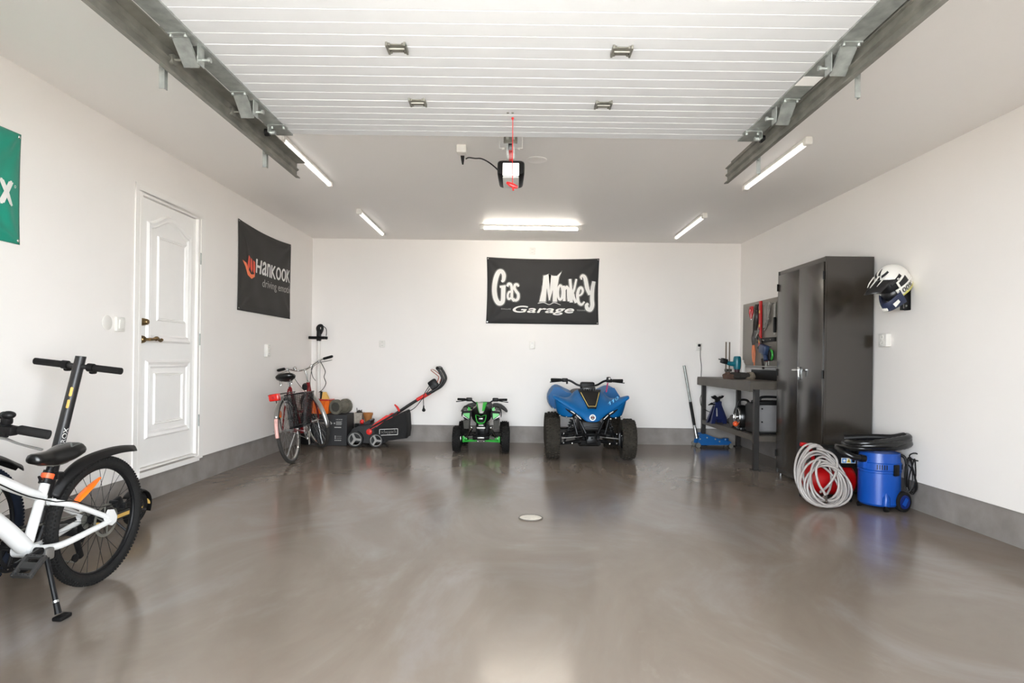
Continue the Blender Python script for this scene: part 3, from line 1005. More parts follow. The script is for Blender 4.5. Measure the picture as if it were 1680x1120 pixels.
# shell with open face
n, k = 48, 22
vs = []
for j in range(k + 1):
    for i in range(n + 1):
        a = -PI + 2 * PI * i / n
        b = -0.72 + (PI / 2 + 0.72) * j / k
        vs.append(hell(a, b))
fs = []
for j in range(k):
    for i in range(n):
        a = -PI + 2 * PI * (i + 0.5) / n
        b = -0.72 + (PI / 2 + 0.72) * (j + 0.5) / k
        if abs(a) < 1.02 and b < 0.36 - 0.1 * abs(a):
            continue
        fs.append((j * (n + 1) + i, j * (n + 1) + i + 1, (j + 1) * (n + 1) + i + 1, (j + 1) * (n + 1) + i))
g.add(vs, fs)
g.build('shell', 'helmet_white', hm, ang=60, solid=0.008)
g = G(); g.sph((-0.015, 0, -0.005), (0.1305, 0.1045, 0.1345))
g.sph((0.02, 0, -0.062), (0.112, 0.094, 0.075)); g.build('padding', 'helmet_black', hm)
# chin bar
g = G()
rings = []
for i in range(17):
    a = -1.05 + 2.1 * i / 16
    f = math.cos(a / 1.35 * PI / 2)
    cx = 0.015 + 0.140 * math.cos(a * 0.98) + 0.042 * f ** 3; cy = 0.112 * math.sin(a) / math.sin(1.35) * 0.98
    zc = -0.088 - 0.026 * f
    hh = 0.058 - 0.018 * f
    o2 = Vector((math.cos(a), math.sin(a), 0))
    c = Vector((cx - 0.02, cy, zc))
    rings.append([c + o2 * dx + Vector((0, 0, dz)) for dx, dz in ((0.012, hh * 0.4), (0.004, hh), (-0.012, hh), (-0.014, -hh), (0.0, -hh), (0.014, -hh * 0.4))])
g.loft(rings)
g.build('chin_bar', 'helmet_navy', hm, label='navy chin bar')
g = G()
for s in (-1, 1):
    vs = [Vector((0.140, s * 0.050, -0.100)), Vector((0.100, s * 0.078, -0.088)), Vector((0.102, s * 0.082, -0.112)), Vector((0.138, s * 0.056, -0.132))]
    q = [p + Vector((0.02, s * 0.012, 0)) for p in vs]
    g.add(vs + q, [(4, 5, 6, 7), (0, 1, 5, 4), (1, 2, 6, 5), (2, 3, 7, 6), (3, 0, 4, 7)])
g.rbox((0.196, 0, -0.122), (0.012, 0.05, 0.026), 0.004)
g.build('chin_vent', 'helmet_white', hm)
# jaw sides (white with numbers), below the eye port
for s in (-1, 1):
    g = G()
    hpatch(g, s * 0.80, s * 2.2, -0.72, -0.12, 0.008, m=0)
    g.build('cheek_panel', 'helmet_white', hm, ang=60, solid=0.006)
    g = G()
    hpatch(g, s * 0.8, s * 2.5, -0.72, -0.60, 0.013)
    hpatch(g, s * 1.2, s * 2.6, -0.56, -0.53, 0.013)
    g.build('stripe', 'helmet_yellow', hm, ang=60, solid=0.002)
    g = G()
    def pl3(x, z, s=s):
        return hell(s * (0.92 + x), -0.50 + z, off=0.0145)
    glyphs(g, '100%', (0.02, 0.95, 0.0, 0.3) if s > 0 else (0.95, 0.02, 0.0, 0.3), pl3, bold=0.03)
    g.build('lettering', 'helmet_black', hm)
    # black side graphics and vent
    g = G()
    hpatch(g, s * 0.72, s * 1.55, 0.16, 0.34, 0.006, fa=lambda a, b, u, v: (a, b + 0.18 * u))
    hpatch(g, s * 1.15, s * 1.75, -0.22, 0.14, 0.006, fa=lambda a, b, u, v: (a, b + 0.1 * u))
    hpatch(g, s * 0.30, s * 1.1, 0.82, 0.97, 0.006, fa=lambda a, b, u, v: (a, b + 0.12 * u))
    g.build('side_graphic', 'helmet_black', hm, ang=60, solid=0.002)
    g = G(); p = hell(s * 1.25, 0.32, off=0.010); g.sph(p, (0.012, 0.006, 0.012)); g.build('vent', 'chrome', hm)
g = G()
hpatch(g, -0.16, 0.16, 0.75, 1.45, 0.006)
g.build('crown_stripe', 'helmet_black', hm, ang=60, solid=0.002)
# peak
g = G()
rings = []
for i in range(9):
    t_ = i / 8
    x = 0.075 + 0.185 * t_
    z = 0.105 + 0.012 * t_ - 0.022 * t_ * t_
    w = 0.102 - 0.028 * t_
    ring = []
    for j in range(11):
        u = -1 + 2 * j / 10
        ring.append(Vector((x - 0.055 * u * u * (1 - 0.2 * t_), w * u, z - 0.045 * abs(u) ** 2.2 * (1 - 0.3 * t_) - 0.01)))
    rings.append(ring)
g.loft(rings, closed=False)
g.build('peak', 'helmet_black', hm, ang=60, solid=0.006, label='black peak')
g = G()
for s in (-1, 1):
    g.tube(sp([(0.06, s * 0.06, 0.115), (0.13, s * 0.055, 0.108), (0.18, s * 0.045, 0.098)], 5), [0.008, 0.007, 0.003], 8, flat=0.4)
g.tube(sp([(0.07, 0, 0.122), (0.14, 0, 0.114), (0.2, 0, 0.106)], 5), [0.010, 0.008, 0.004], 8, flat=0.35)
g.build('peak_rib', 'helmet_white', hm)
# ------------------------------------------------------------------ black steel cabinet
M['cab_black'] = mat('black_cabinet_enamel', (42, 37, 31), 0.22, var=0.06, scale=2, spec=0.8)
CY0, CY1, CX0, CX1 = 5.15, 6.08, 2.612, 3.015
CZ0, CZ1 = 0.03, 2.02
cb = thing('steel_cabinet', 'tall glossy black two-door steel cabinet against the right wall', 'cabinet', (CX0, CY0, 0))
g = G()
W, D = CY1 - CY0, CX1 - CX0
g.box((D / 2 + 0.004, W / 2, (CZ0 + CZ1) / 2), (D - 0.008, W, CZ1 - CZ0))
g.box((D / 2, W / 2, CZ1 - 0.02), (D, W + 0.002, 0.04))
g.box((D / 2, W / 2, CZ0 + 0.02), (D, W + 0.002, 0.04))
for y in (0.008, W - 0.008):
    g.box((0.0, y, (CZ0 + CZ1) / 2), (0.012, 0.016, CZ1 - CZ0))
for x in (0.03, D - 0.03):
    for y in (0.03, W - 0.03):
        g.cyl((x, y, 0), (x, y, CZ0), 0.018)
g.build('body', 'cab_black', cb, flat=True)
for k, (a, b) in enumerate(((0.018, W / 2 - 0.0015), (W / 2 + 0.0015, W - 0.018))):
    g = G(); g.rbox((-0.006, (a + b) / 2, (CZ0 + CZ1) / 2), (0.020, b - a, CZ1 - CZ0 - 0.086), 0.003)
    d = g.build('door', 'cab_black', cb)
    for z in (0.22, 1.02, 1.86):
        y = 0.012 if k == 0 else W - 0.012
        g = G(); g.cyl((-0.014, y, z - 0.035), (-0.014, y, z + 0.035), 0.009, n=10)
        g.build('hinge', 'black_metal', d)
g = G()
yy = W / 2 - 0.03
g.rbox((-0.020, yy, 1.02), (0.012, 0.035, 0.12), 0.004)
g.cyl((-0.02, yy, 1.05), (-0.05, yy, 1.05), 0.012, n=12)
g.tube([(-0.05, yy - 0.055, 1.05), (-0.05, yy, 1.05), (-0.05, yy + 0.06, 1.05)], [0.009, 0.012, 0.009], 10)
g.tube([(-0.05, yy - 0.055, 1.05), (-0.046, yy - 0.058, 0.99)], [0.009, 0.007], 10)
g.build('handle', 'chrome', cb, label='chrome turn handle')

# ------------------------------------------------------------------ workbench
M['bench'] = mat('bench_grey_steel', (80, 74, 66), 0.5, var=0.12, scale=5)
M['bench_leg'] = mat('bench_leg_steel', (34, 31, 29), 0.45, var=0.12, scale=8)
WX0, WX1, WY0, WY1 = 2.415, 2.985, 6.27, 8.10
wb = thing('workbench', 'dark grey steel workbench with a lower shelf between cabinet and back wall', 'workbench', (WX0, WY0, 0))
L_, D_ = WY1 - WY0, WX1 - WX0
g = G()
g.box((D_ / 2, L_ / 2, 0.909), (D_, L_, 0.018))
g.box((0.010, L_ / 2, 0.857), (0.026, L_ + 0.006, 0.088)); g.box((D_ / 2 + 0.012, 0.010, 0.868), (D_ - 0.026, 0.026, 0.064)); g.box((D_ / 2 + 0.012, L_ - 0.012, 0.868), (D_ - 0.026, 0.026, 0.064))
g.build('worktop', 'bench', wb, flat=True)
for x, y in ((0.075, 0.035), (0.075, L_ - 0.035), (D_ - 0.035, 0.035), (D_ - 0.035, L_ - 0.035)):
    g = G(); g.box((x, y, 0.445), (0.05, 0.05, 0.87)); g.box((x, y, 0.006), (0.085, 0.085, 0.012))
    g.build('leg', 'bench_leg', wb, flat=True)
g = G()
g.box((0.06 + (D_ - 0.08) / 2, L_ / 2, 0.345), (D_ - 0.08, L_ - 0.03, 0.02)); g.box((0.062, L_ / 2, 0.325), (0.02, L_ - 0.05, 0.05)); g.box((D_ / 2 + 0.02, 0.03, 0.325), (D_ - 0.1, 0.02, 0.05))
g.build('shelf', 'bench', wb, flat=True)
# tool wall
M['toolwall'] = mat('grey_tool_board', (128, 122, 113), 0.38, 0.2, var=0.06, scale=3)
tw = thing('tool_board', 'grey steel tool board on the right wall above the workbench', 'tool board', (XR(7.98) - 0.004, 7.98, 1.07), RZR)
TWW, TWH = 1.62, 0.80
g = G(); g.rbox((TWW / 2, -0.012, TWH / 2), (TWW, 0.024, TWH), 0.004)
g.build('panel', 'toolwall', tw)
g = G(); g.rbox((TWW / 2, -0.03, 0.0), (TWW, 0.06, 0.012), 0.003); g.build('ledge', 'alu', tw)
bz = 1.07
M['tool_steel'] = mat('tool_steel', (165, 163, 158), 0.3, 0.85, var=0.2, scale=20)
M['tool_dark'] = mat('tool_dark', (54, 48, 44), 0.45, 0.3, var=0.25, scale=20)
M['handle_orange'] = mat('handle_orange', (204, 112, 66), 0.5, var=0.12)
M['blue_dark'] = mat('dark_blue_plastic', (40, 58, 92), 0.4, var=0.12)
M['green'] = mat('green_plastic', (58, 176, 62), 0.35, var=0.08)
M['pale_handle'] = mat('pale_handle', (206, 190, 166), 0.5, var=0.08)
def tool(name, label, cat, s, z, build, group=None):
    """tool hanging on the board at s metres from its back end, z above the floor"""
    X = XR(7.98 - s)
    t = thing(name, label, cat, (X - 0.029, 7.98 - s, z), RZR, group=group)
    build(t)
    return t
def peg(g, z=0.0, x=0.0):
    g.cyl((x, 0.0, z), (x, -0.035, z), 0.004, n=8)
def b_clamp(t):
    g = G(); peg(g); g.tube(sp([(-0.03, -0.03, 0.0), (-0.034, -0.03, -0.06), (-0.012, -0.03, -0.14)], 5), [0.014, 0.016, 0.006], 8); g.tube(sp([(0.03, -0.03, 0.0), (0.034, -0.03, -0.06), (0.012, -0.03, -0.14)], 5), [0.014, 0.016, 0.006], 8); g.rbox((0, -0.03, 0.0), (0.08, 0.03, 0.035), 0.008)
    g.build('body', 'red', t)
    g = G(); g.cyl((0, -0.03, -0.05), (0, -0.03, -0.15), 0.005, n=8); g.build('spindle', 'tool_steel', t)
tool('spring_clamp', 'red clamp hanging first from the back end at the top of the tool board', 'clamp', 0.34, 1.80, b_clamp)
def b_shears(t):
    g = G(); peg(g)
    g.tube(sp([(0.0, -0.02, 0.02), (0.03, -0.03, -0.05), (0.05, -0.03, -0.14), (0.0, -0.03, -0.30)], 5), [0.012, 0.025, 0.035, 0.018], 8, flat=0.4)
    g.tube(sp([(0.06, -0.02, 0.02), (0.02, -0.03, -0.08), (-0.03, -0.03, -0.2), (-0.05, -0.03, -0.32)], 5), [0.010, 0.016, 0.016, 0.010], 8, flat=0.5)
    g.build('frame', 'tool_dark', t)
    g = G(); g.cyl((0.01, -0.03, -0.12), (0.01, -0.055, -0.12), 0.02); g.tube([(-0.06, -0.035, -0.12), (0.05, -0.035, -0.06)], 0.006, 8); g.build('pivot', 'tool_steel', t)
tool('caulking_gun', 'dark metal caulking gun hanging left of the red level', 'caulking gun', 0.47, 1.81, b_shears)
def b_level(t):
    g = G(); peg(g, 0.015)
    g.rbox((0, -0.022, -0.27), (0.055, 0.024, 0.60), 0.005); g.build('body', 'red', t)
    for z in (-0.10, -0.27, -0.46):
        g = G(); g.rbox((0, -0.022, z), (0.032, 0.028, 0.035), 0.004); g.build('vial', 'yellow', t)
tool('spirit_level', 'long red spirit level hanging upright on the tool board', 'level', 0.60, 1.83, b_level)
def b_wrench(Lw):
    def f(t):
        g = G(); peg(g)
        g.tube([(0, -0.02, -0.02), (0, -0.02, -Lw + 0.02)], [0.010, 0.009], 8, flat=0.5)
        g.torus((0, -0.02, 0), 'Y', 0.016, 0.006, 18, 6)
        for s in (-1, 1):
            g.tube([(s * 0.004, -0.02, -Lw + 0.03), (s * 0.016, -0.02, -Lw + 0.01), (s * 0.012, -0.02, -Lw - 0.015)], [0.008, 0.008, 0.006], 8, flat=0.5)
        g.build('body', 'tool_steel', t)
    return f
for i, (s, L0) in enumerate(((0.70, 0.27), (0.745, 0.25), (0.79, 0.22), (0.83, 0.2))):
    tool('combination_wrench', ('chrome combination wrench hanging next to the red level, longest of its row', 'chrome combination wrench hanging second right of the red level', 'chrome combination wrench hanging third right of the red level', 'chrome combination wrench hanging last and shortest in the row beside the saw')[i], 'wrench', s, 1.81, b_wrench(L0), 'combination wrenches on the tool board')
def b_chain(t):
    g = G(); peg(g)
    pts = sp([(0, -0.025, 0), (-0.05, -0.03, -0.16), (-0.11, -0.03, -0.27), (-0.16, -0.03, -0.30)], 10)
    for i in range(0, len(pts) - 1):
        a = pts[i]; b = pts[i + 1]
        g.tube([a, b], [0.010 if i % 2 else 0.006, 0.006 if i % 2 else 0.010], 6)
    g.build('links', 'tool_steel', t)
tool('chain', 'steel chain hanging in a curve below the wrenches', 'chain', 0.90, 1.80, b_chain)
def b_saw(t):
    g = G(); peg(g)
    g.prism([(-0.025, 0.01), (0.03, 0.01), (0.015, -0.36), (-0.005, -0.36)], -0.012, -0.009, 'XZ'); g.build('blade', 'tool_steel', t)
    g = G(); g.rbox((0.03, -0.02, -0.25), (0.035, 0.03, 0.18), 0.010); g.build('handle', 'black_plastic', t)
tool('hand_saw', 'narrow steel hand saw with a black grip at the cabinet end of the tool board', 'saw', 0.96, 1.80, b_saw)
def b_strip(t):
    g = G(); g.rbox((0, -0.012, 0), (0.50, 0.024, 0.05), 0.004); g.build('bar', 'black_plastic', t)
    for x in (-0.2, 0.15):
        g = G(); g.cyl((x, -0.024, 0), (x, -0.027, 0), 0.006, n=8); g.build('screw', 'tool_steel', t)
tool('magnetic_strip', 'black magnetic tool strip across the middle of the tool board', 'tool strip', 0.74, 1.385, b_strip)
def b_pliers(t):
    g = G(); peg(g)
    g.tube(sp([(0, -0.02, 0.02), (-0.03, -0.02, -0.06), (-0.01, -0.02, -0.16)], 5), [0.010, 0.016, 0.012], 8); g.tube(sp([(0.02, -0.02, 0.02), (0.02, -0.02, -0.06), (0.005, -0.02, -0.16)], 5), [0.010, 0.014, 0.012], 8); g.build('jaws', 'tool_dark', t)
    g = G()
    g.tube(sp([(-0.012, -0.02, -0.15), (-0.022, -0.02, -0.25), (-0.002, -0.02, -0.36)], 5), [0.013, 0.014, 0.008], 8); g.tube(sp([(0.01, -0.02, -0.15), (0.035, -0.02, -0.25), (0.03, -0.02, -0.40)], 5), [0.013, 0.014, 0.008], 8); g.build('grip', 'handle_orange', t)
tool('pliers', 'long pliers with pale orange grips hanging left of the magnetic strip', 'pliers', 0.40, 1.48, b_pliers)
def b_hammer(t):
    g = G(); g.tube([(-0.16, -0.03, 0.16), (0.10, -0.03, -0.12)], [0.016, 0.014], 8); g.build('handle', 'tool_dark', t)
    g = G(); g.tube([(-0.20, -0.03, 0.12), (-0.11, -0.03, 0.21)], [0.022, 0.014], 10); peg(g, 0.15, -0.15); g.build('head', 'tool_steel', t)
tool('hammer', 'dark hammer hanging aslant under the magnetic strip', 'hammer', 0.72, 1.30, b_hammer)
def b_bar(t):
    g = G(); peg(g, 0.0); g.tube(sp([(0.06, -0.02, 0.02), (-0.02, -0.02, 0.02), (-0.04, -0.02, -0.06), (-0.02, -0.02, -0.16), (0.03, -0.02, -0.30)], 5), 0.008, 8); g.build('body', 'tool_steel', t)
    g = G(); g.tube([(0.0, -0.02, -0.2), (0.04, -0.02, -0.32)], 0.014, 8); g.build('grip', 'tool_dark', t)
tool('pry_bar', 'steel pry bar with dark grip hanging below the hammer', 'pry bar', 0.66, 1.36, b_bar)
def b_heatgun(t):
    g = G(); g.rbox((0, -0.085, 0), (0.17, 0.07, 0.11), 0.02, rot=(0, 0.2, 0)); g.cyl((0.02, -0.085, -0.03), (0.06, -0.085, -0.13), 0.026); g.cyl((0, 0, 0.03), (0, -0.06, 0.03), 0.004, n=8); g.build('body', 'blue_dark', t)
    g = G(); g.cyl((-0.08, -0.085, 0.01), (-0.14, -0.085, 0.02), 0.03, 0.02); g.build('nozzle', 'black_plastic', t)
tool('heat_gun', 'dark blue heat gun on the tool board below the strip near the cabinet', 'heat gun', 0.86, 1.27, b_heatgun)
def b_tape(t):
    g = G(); g.rbox((0, -0.04, 0), (0.07, 0.06, 0.13), 0.02); peg(g, 0.04); g.build('case', 'black_plastic', t)
    g = G(); g.torus((0, -0.04, 0.005), 'Y', 0.058, 0.012, 24, 8); g.build('band', 'green', t)
tool('tape_reel', 'black tool with a bright green band hanging beside the cabinet edge', 'reel', 0.93, 1.20, b_tape)
def b_drv(t):
    g = G(); g.cyl((0, -0.03, 0.06), (0, -0.03, -0.04), 0.014, 0.017); g.build('grip', 'red', t)
    g = G(); g.cyl((0, -0.03, -0.04), (0, -0.03, -0.10), 0.004); peg(g, 0.03); g.build('shaft', 'tool_steel', t)
tool('screwdriver', 'red-handled screwdriver low on the tool board, left of its twin', 'screwdriver', 0.80, 1.17, b_drv, 'red screwdrivers')
tool('screwdriver', 'red-handled screwdriver low on the tool board, nearer the cabinet', 'screwdriver', 0.865, 1.19, b_drv, 'red screwdrivers')

# ------------------------------------------------------------------ on the worktop
TZ = 0.918
rv = mat('brown_rod', (122, 108, 92), 0.45, 0.5, var=0.1)
for i, (x, y) in enumerate(((2.525, 7.33), (2.577, 7.36))):
    t = thing('bar_clamp', ('upright brown bar clamp standing on the workbench, nearer the back wall outlet', 'upright brown bar clamp standing on the workbench, nearer the tool board')[i], 'clamp', (x, y, TZ), group='upright bar clamps')
    g = G(); g.box((0, 0, 0.22), (0.014, 0.010, 0.44)); g.build('bar', rv, t)
    g = G(); g.rbox((0, 0, 0.02), (0.03, 0.06, 0.04), 0.008); g.rbox((0.0, -0.02, 0.10), (0.03, 0.07, 0.035), 0.008); g.build('jaw', 'tool_dark', t)
M['teal'] = mat('teal_plastic', (12, 98, 112), 0.35, var=0.08)
dd = thing('cordless_drill', 'teal and black cordless drill lying on the heap of gloves on the workbench', 'drill', (2.60, 7.22, TZ + 0.075))
g = G()
g.lathe([(0.01, 0.175), (0.036, 0.172), (0.042, 0.155), (0.046, 0.12), (0.044, 0.05), (0.038, 0.02)], (0.02, 0, 0.02), 'Z', 20)
g.tube(sp([(0.0, 0, 0.10), (-0.06, 0, 0.105), (-0.11, 0, 0.12)], 5), [0.03, 0.026, 0.024], 12)
g.build('body', 'teal', dd)
g = G(); g.rbox((-0.135, 0, 0.135), (0.075, 0.07, 0.06), 0.01, rot=(0, 0.25, 0)); g.cyl((-0.175, 0, 0.15), (-0.2, 0, 0.158), 0.006); g.build('battery', 'black_plastic', dd)
g = G(); g.lathe([(0.034, 0.04), (0.03, 0.0), (0.022, -0.03), (0.008, -0.035)], (0.02, 0, 0.01), 'Z', 16); g.build('chuck', mat('maroon_dark', (58, 30, 36), 0.4), dd)
gl = thing('work_gloves', 'heap of dark work gloves and rags on the workbench under the drill', 'gloves', (2.62, 7.20, TZ))
def lump(g, c, r, seed, m=0):
    rnd = random.Random(seed)
    n, k = 22, 12
    vs = []
    ph = [rnd.uniform(0, 6) for _ in range(6)]
    for j in range(k + 1):
        for i in range(n):
            a = 2 * PI * i / n; b = -PI / 2 + PI * j / k
            f = 1 + 0.13 * math.sin(3 * a + ph[0] + 2 * b) + 0.1 * math.sin(5 * a + ph[1]) * math.cos(b) + 0.08 * math.sin(7 * b + ph[2])
            vs.append((c[0] + r[0] * f * math.cos(b) * math.cos(a), c[1] + r[1] * f * math.cos(b) * math.sin(a), max(0.0, c[2] + r[2] * f * math.sin(b))))
    g.add(vs, [(j * n + i, j * n + (i + 1) % n, (j + 1) * n + (i + 1) % n, (j + 1) * n + i) for j in range(k) for i in range(n)], m)
g = G(); lump(g, (0, 0, 0.03), (0.14, 0.10, 0.05), 3); g.build('glove', mat('dark_cloth', (52, 48, 44), 0.9, var=0.25), gl)
g = G(); lump(g, (-0.12, -0.03, 0.02), (0.06, 0.07, 0.055), 5); g.build('glove', mat('brown_cloth', (84, 62, 52), 0.9, var=0.3), gl)
g = G(); lump(g, (0.15, 0.0, 0.02), (0.07, 0.07, 0.06), 9); g.build('rag', mat('pale_rag', (120, 108, 92), 0.9, var=0.4, scale=25), gl)
t = thing('plastic_bottle', 'small white plastic bottle on the workbench in front of the tool board', 'bottle', (2.76, 7.42, TZ))
g = G(); g.lathe([(0.03, 0.0), (0.033, 0.01), (0.033, 0.16), (0.02, 0.19), (0.014, 0.20)], (0, 0, 0), 'Z', 18); g.build('body', 'plastic_white', t)
g = G(); g.cyl((0, 0, 0.20), (0, 0, 0.225), 0.016); g.build('cap', 'plastic_white', t)
t = thing('tool_tray', 'long dark steel tool tray at the tool board end of the workbench', 'tray', (2.89, 6.85, TZ))
g = G()
g.box((0, 0, 0.008), (0.16, 0.86, 0.012)); g.box((-0.075, 0, 0.06), (0.008, 0.86, 0.115)); g.box((0.075, 0, 0.06), (0.008, 0.86, 0.115))
for y in (-0.426, 0.426):
    g.box((0, y, 0.06), (0.15, 0.008, 0.115))
g.build('body', 'black_metal', t, flat=True)
g = G(); g.box((-0.082, 0, 0.117), (0.014, 0.87, 0.006)); g.build('rim', 'alu', t, flat=True)
g = G()
g.tube([Vector(p) - Vector((2.44, 8.10, 1.29)) for p in sp([(2.44, 8.118, 1.335), (2.445, 8.09, 1.30), (2.45, 8.10, 1.18), (2.47, 8.115, 1.05), (2.47, 8.125, 0.93), (2.475, 8.125, 0.86), (2.50, 8.12, 0.74), (2.46, 8.12, 0.62), (2.48, 8.05, 0.50), (2.62, 7.95, 0.43), (2.70, 7.9, 0.375)], 8)], 0.004, 6)
g.rbox((0.0, 0.022, 0.045), (0.035, 0.03, 0.035), 0.008)
o = g.build('power_cord', 'black_plastic'); o.location = (2.44, 8.10, 1.29)
tag(o, 'black power cord hanging from the outlet behind the workbench', 'cord')

# ------------------------------------------------------------------ on the bench shelf
SZ = 0.355
M['jack_blue'] = mat('jack_stand_blue', (18, 28, 70), 0.4, var=0.12)
def jackstand(x, y, rz, label):
    t = thing('jack_stand', label, 'jack stand', (x, y, SZ), rz, group='dark blue jack stands on the bench shelf')
    g = G()
    # pyramid of four folded legs meeting in a collar
    for sx in (-1, 1):
        for sy in (-1, 1):
            a = Vector((sx * 0.10, sy * 0.085, 0)); b = Vector((sx * 0.028, sy * 0.026, 0.22))
            g.add([a, a + Vector((-sx * 0.05, 0, 0)), a + Vector((0, -sy * 0.045, 0)), b, b + Vector((-sx * 0.022, 0, 0)), b + Vector((0, -sy * 0.02, 0))],
                  [(0, 1, 4, 3), (0, 3, 5, 2), (0, 2, 1), (3, 4, 5), (1, 2, 5, 4)])
    g.add([(-0.085, -0.075, 0.05), (0.085, -0.075, 0.05), (0.03, -0.028, 0.22), (-0.03, -0.028, 0.22)], [(0, 1, 2, 3)])
    g.add([(-0.085, 0.075, 0.05), (0.085, 0.075, 0.05), (0.03, 0.028, 0.22), (-0.03, 0.028, 0.22)], [(0, 1, 2, 3)])
    g.rbox((0, 0, 0.235), (0.065, 0.06, 0.05), 0.006)
    g.build('base', 'jack_blue', t, flat=True)
    g = G(); g.box((0, 0, 0.27), (0.03, 0.03, 0.07))
    g.prism([(-0.065, 0.33), (-0.045, 0.335), (-0.02, 0.313), (0.02, 0.313), (0.045, 0.335), (0.065, 0.33), (0.05, 0.305), (0.018, 0.29), (-0.018, 0.29), (-0.05, 0.305)], -0.02, 0.02)
    g.build('saddle', 'black_metal', t, flat=True)
    g = G(); g.tube([(-0.03, -0.03, 0.235), (-0.10, -0.035, 0.235), (-0.115, -0.035, 0.225)], 0.008, 8); g.build('lever', 'black_metal', t)
    g = G(); g.add([(-0.03, -0.0715, 0.09), (-0.012, -0.0715, 0.09), (-0.008, -0.042, 0.19), (-0.018, -0.042, 0.19)], [(0, 1, 2, 3)]); g.build('label', 'grey_print', t)
    return t
jackstand(2.505, 7.60, 0.1, 'dark blue jack stand on the bench shelf, nearer the room')
jackstand(2.60, 7.80, -0.05, 'dark blue jack stand on the bench shelf, behind its twin beside the wall')
pm = thing('angle_grinder', 'black angle grinder with disc on the bench shelf behind the orange-knobbed machine', 'grinder', (2.57, 7.20, SZ))
g = G(); g.tube(sp([(0.0, 0.1, 0.06), (0.0, 0.0, 0.06), (0.0, -0.08, 0.065)], 5), [0.035, 0.032, 0.038], 14); g.build('body', 'black_plastic', pm)
g = G(); g.cyl((-0.02, -0.09, 0.075), (-0.05, -0.09, 0.075), 0.072, n=24); g.build('disc', 'tool_dark', pm)
fn = thing('polishing_machine', 'black machine with a ring handle and orange knob standing on the bench shelf', 'power tool', (2.555, 6.84, SZ))
g = G(); g.lathe([(0.03, -0.07), (0.12, -0.065), (0.135, -0.03), (0.13, 0.04), (0.06, 0.07)], (0.0, 0, 0.15), 'X', 28); g.rbox((0.0, 0, 0.02), (0.11, 0.16, 0.04), 0.01)
g.build('body', 'black_gloss', fn)
g = G(); g.tube(sp([(-0.06, 0.0, 0.10), (-0.075, 0.0, 0.24), (-0.04, 0, 0.33), (0.05, 0, 0.33), (0.08, 0, 0.24)], 6), 0.013, 10); g.build('handle', 'black_plastic', fn)
g = G(); g.torus((-0.068, 0, 0.15), 'X', 0.10, 0.006, 32, 8); g.cyl((-0.07, 0, 0.15), (-0.085, 0, 0.15), 0.025); g.build('guard', 'chrome', fn)
g = G(); g.sph((-0.1, -0.05, 0.075), (0.03, 0.03, 0.03)); g.cyl((-0.06, -0.05, 0.08), (-0.10, -0.05, 0.075), 0.014); g.build('knob', mat('orange_red_knob', (226, 88, 40), 0.4), fn)
ge = thing('portable_generator', 'grey and black suitcase generator on the bench shelf next to the cabinet', 'generator', (2.625, 6.56, SZ))
M['gen_grey'] = mat('generator_grey', (122, 120, 120), 0.45, var=0.05)
g = G(); g.rbox((0.11, 0.0, 0.17), (0.34, 0.20, 0.31), 0.035); g.build('case', 'gen_grey', ge)
g = G()
g.rbox((-0.075, 0.0, 0.165), (0.05, 0.24, 0.33), 0.02); g.rbox((0.11, 0, 0.33), (0.33, 0.22, 0.045), 0.018)
for x in (-0.065, -0.095):
    g.box((x - 0.004, 0, 0.165), (0.008, 0.245, 0.28))
g.rbox((0.11, 0, 0.012), (0.36, 0.21, 0.024), 0.006)
g.build('shell', 'black_plastic', ge)
g = G(); g.tube(sp([(0.0, 0, 0.345), (0.02, 0, 0.385), (0.11, 0, 0.392), (0.20, 0, 0.385), (0.22, 0, 0.345)], 6), 0.014, 10); g.build('handle', 'black_plastic', ge)
g = G()
for x, z in ((-0.01, 0.27), (-0.01, 0.13), (0.22, 0.27), (0.22, 0.13)):
    g.cyl((x, -0.098, z), (x, -0.106, z), 0.009, n=12)
g.build('screw', 'black_metal', ge)
g = G(); g.box((0.11, -0.105, 0.03), (0.26, 0.004, 0.012)); g.build('trim', 'alu', ge)

# ------------------------------------------------------------------ trolley jack by the back wall
M['jack_body'] = mat('floor_jack_blue', (10, 84, 146), 0.35, var=0.08)
fj = thing('floor_jack', 'blue trolley jack with an upright grey handle by the back wall', 'floor jack', (2.385, 8.0, 0))
fj.scale = (0.9, 0.9, 0.95)
g = G()
for y in (-0.09, 0.09):
    g.prism([(-0.02, 0.05), (0.02, 0.185), (0.10, 0.19), (0.30, 0.12), (0.47, 0.085), (0.48, 0.045), (0.3, 0.04), (0.05, 0.035)], y - 0.006, y + 0.006)
g.box((0.06, 0, 0.17), (0.10, 0.18, 0.012)); g.box((0.30, 0, 0.09), (0.30, 0.17, 0.012))
g.build('frame', 'jack_body', fj, flat=True)
g = G(); g.box((0.27, 0, 0.10), (0.30, 0.05, 0.035)); g.cyl((0.42, 0, 0.09), (0.42, 0, 0.125), 0.045, n=18); g.build('lift_arm', 'jack_body', fj)
for x, r in ((-0.01, 0.035), (0.46, 0.03)):
    for y in (-0.11, 0.11):
        g = G(); g.cyl((x, y - 0.014, r), (x, y + 0.014, r), r, n=20); g.build('wheel', 'steel_dull', fj)
g = G()
for x, z in ((0.02, 0.12), (0.12, 0.14), (0.24, 0.12), (0.30, 0.09), (0.46, 0.06)):
    g.cyl((x, -0.098, z), (x, -0.106, z), 0.010, n=10)
g.build('bolt', 'steel', fj)
g = G(); g.tube([(0.0, 0, 0.12), (-0.03, 0, 0.27)], [0.03, 0.022], 14); g.build('handle_socket', 'alu', fj)
g = G(); g.tube([(-0.03, 0, 0.26), (-0.197, 0, 1.12)], 0.017, 14); hd = g.build('handle', 'steel', fj)
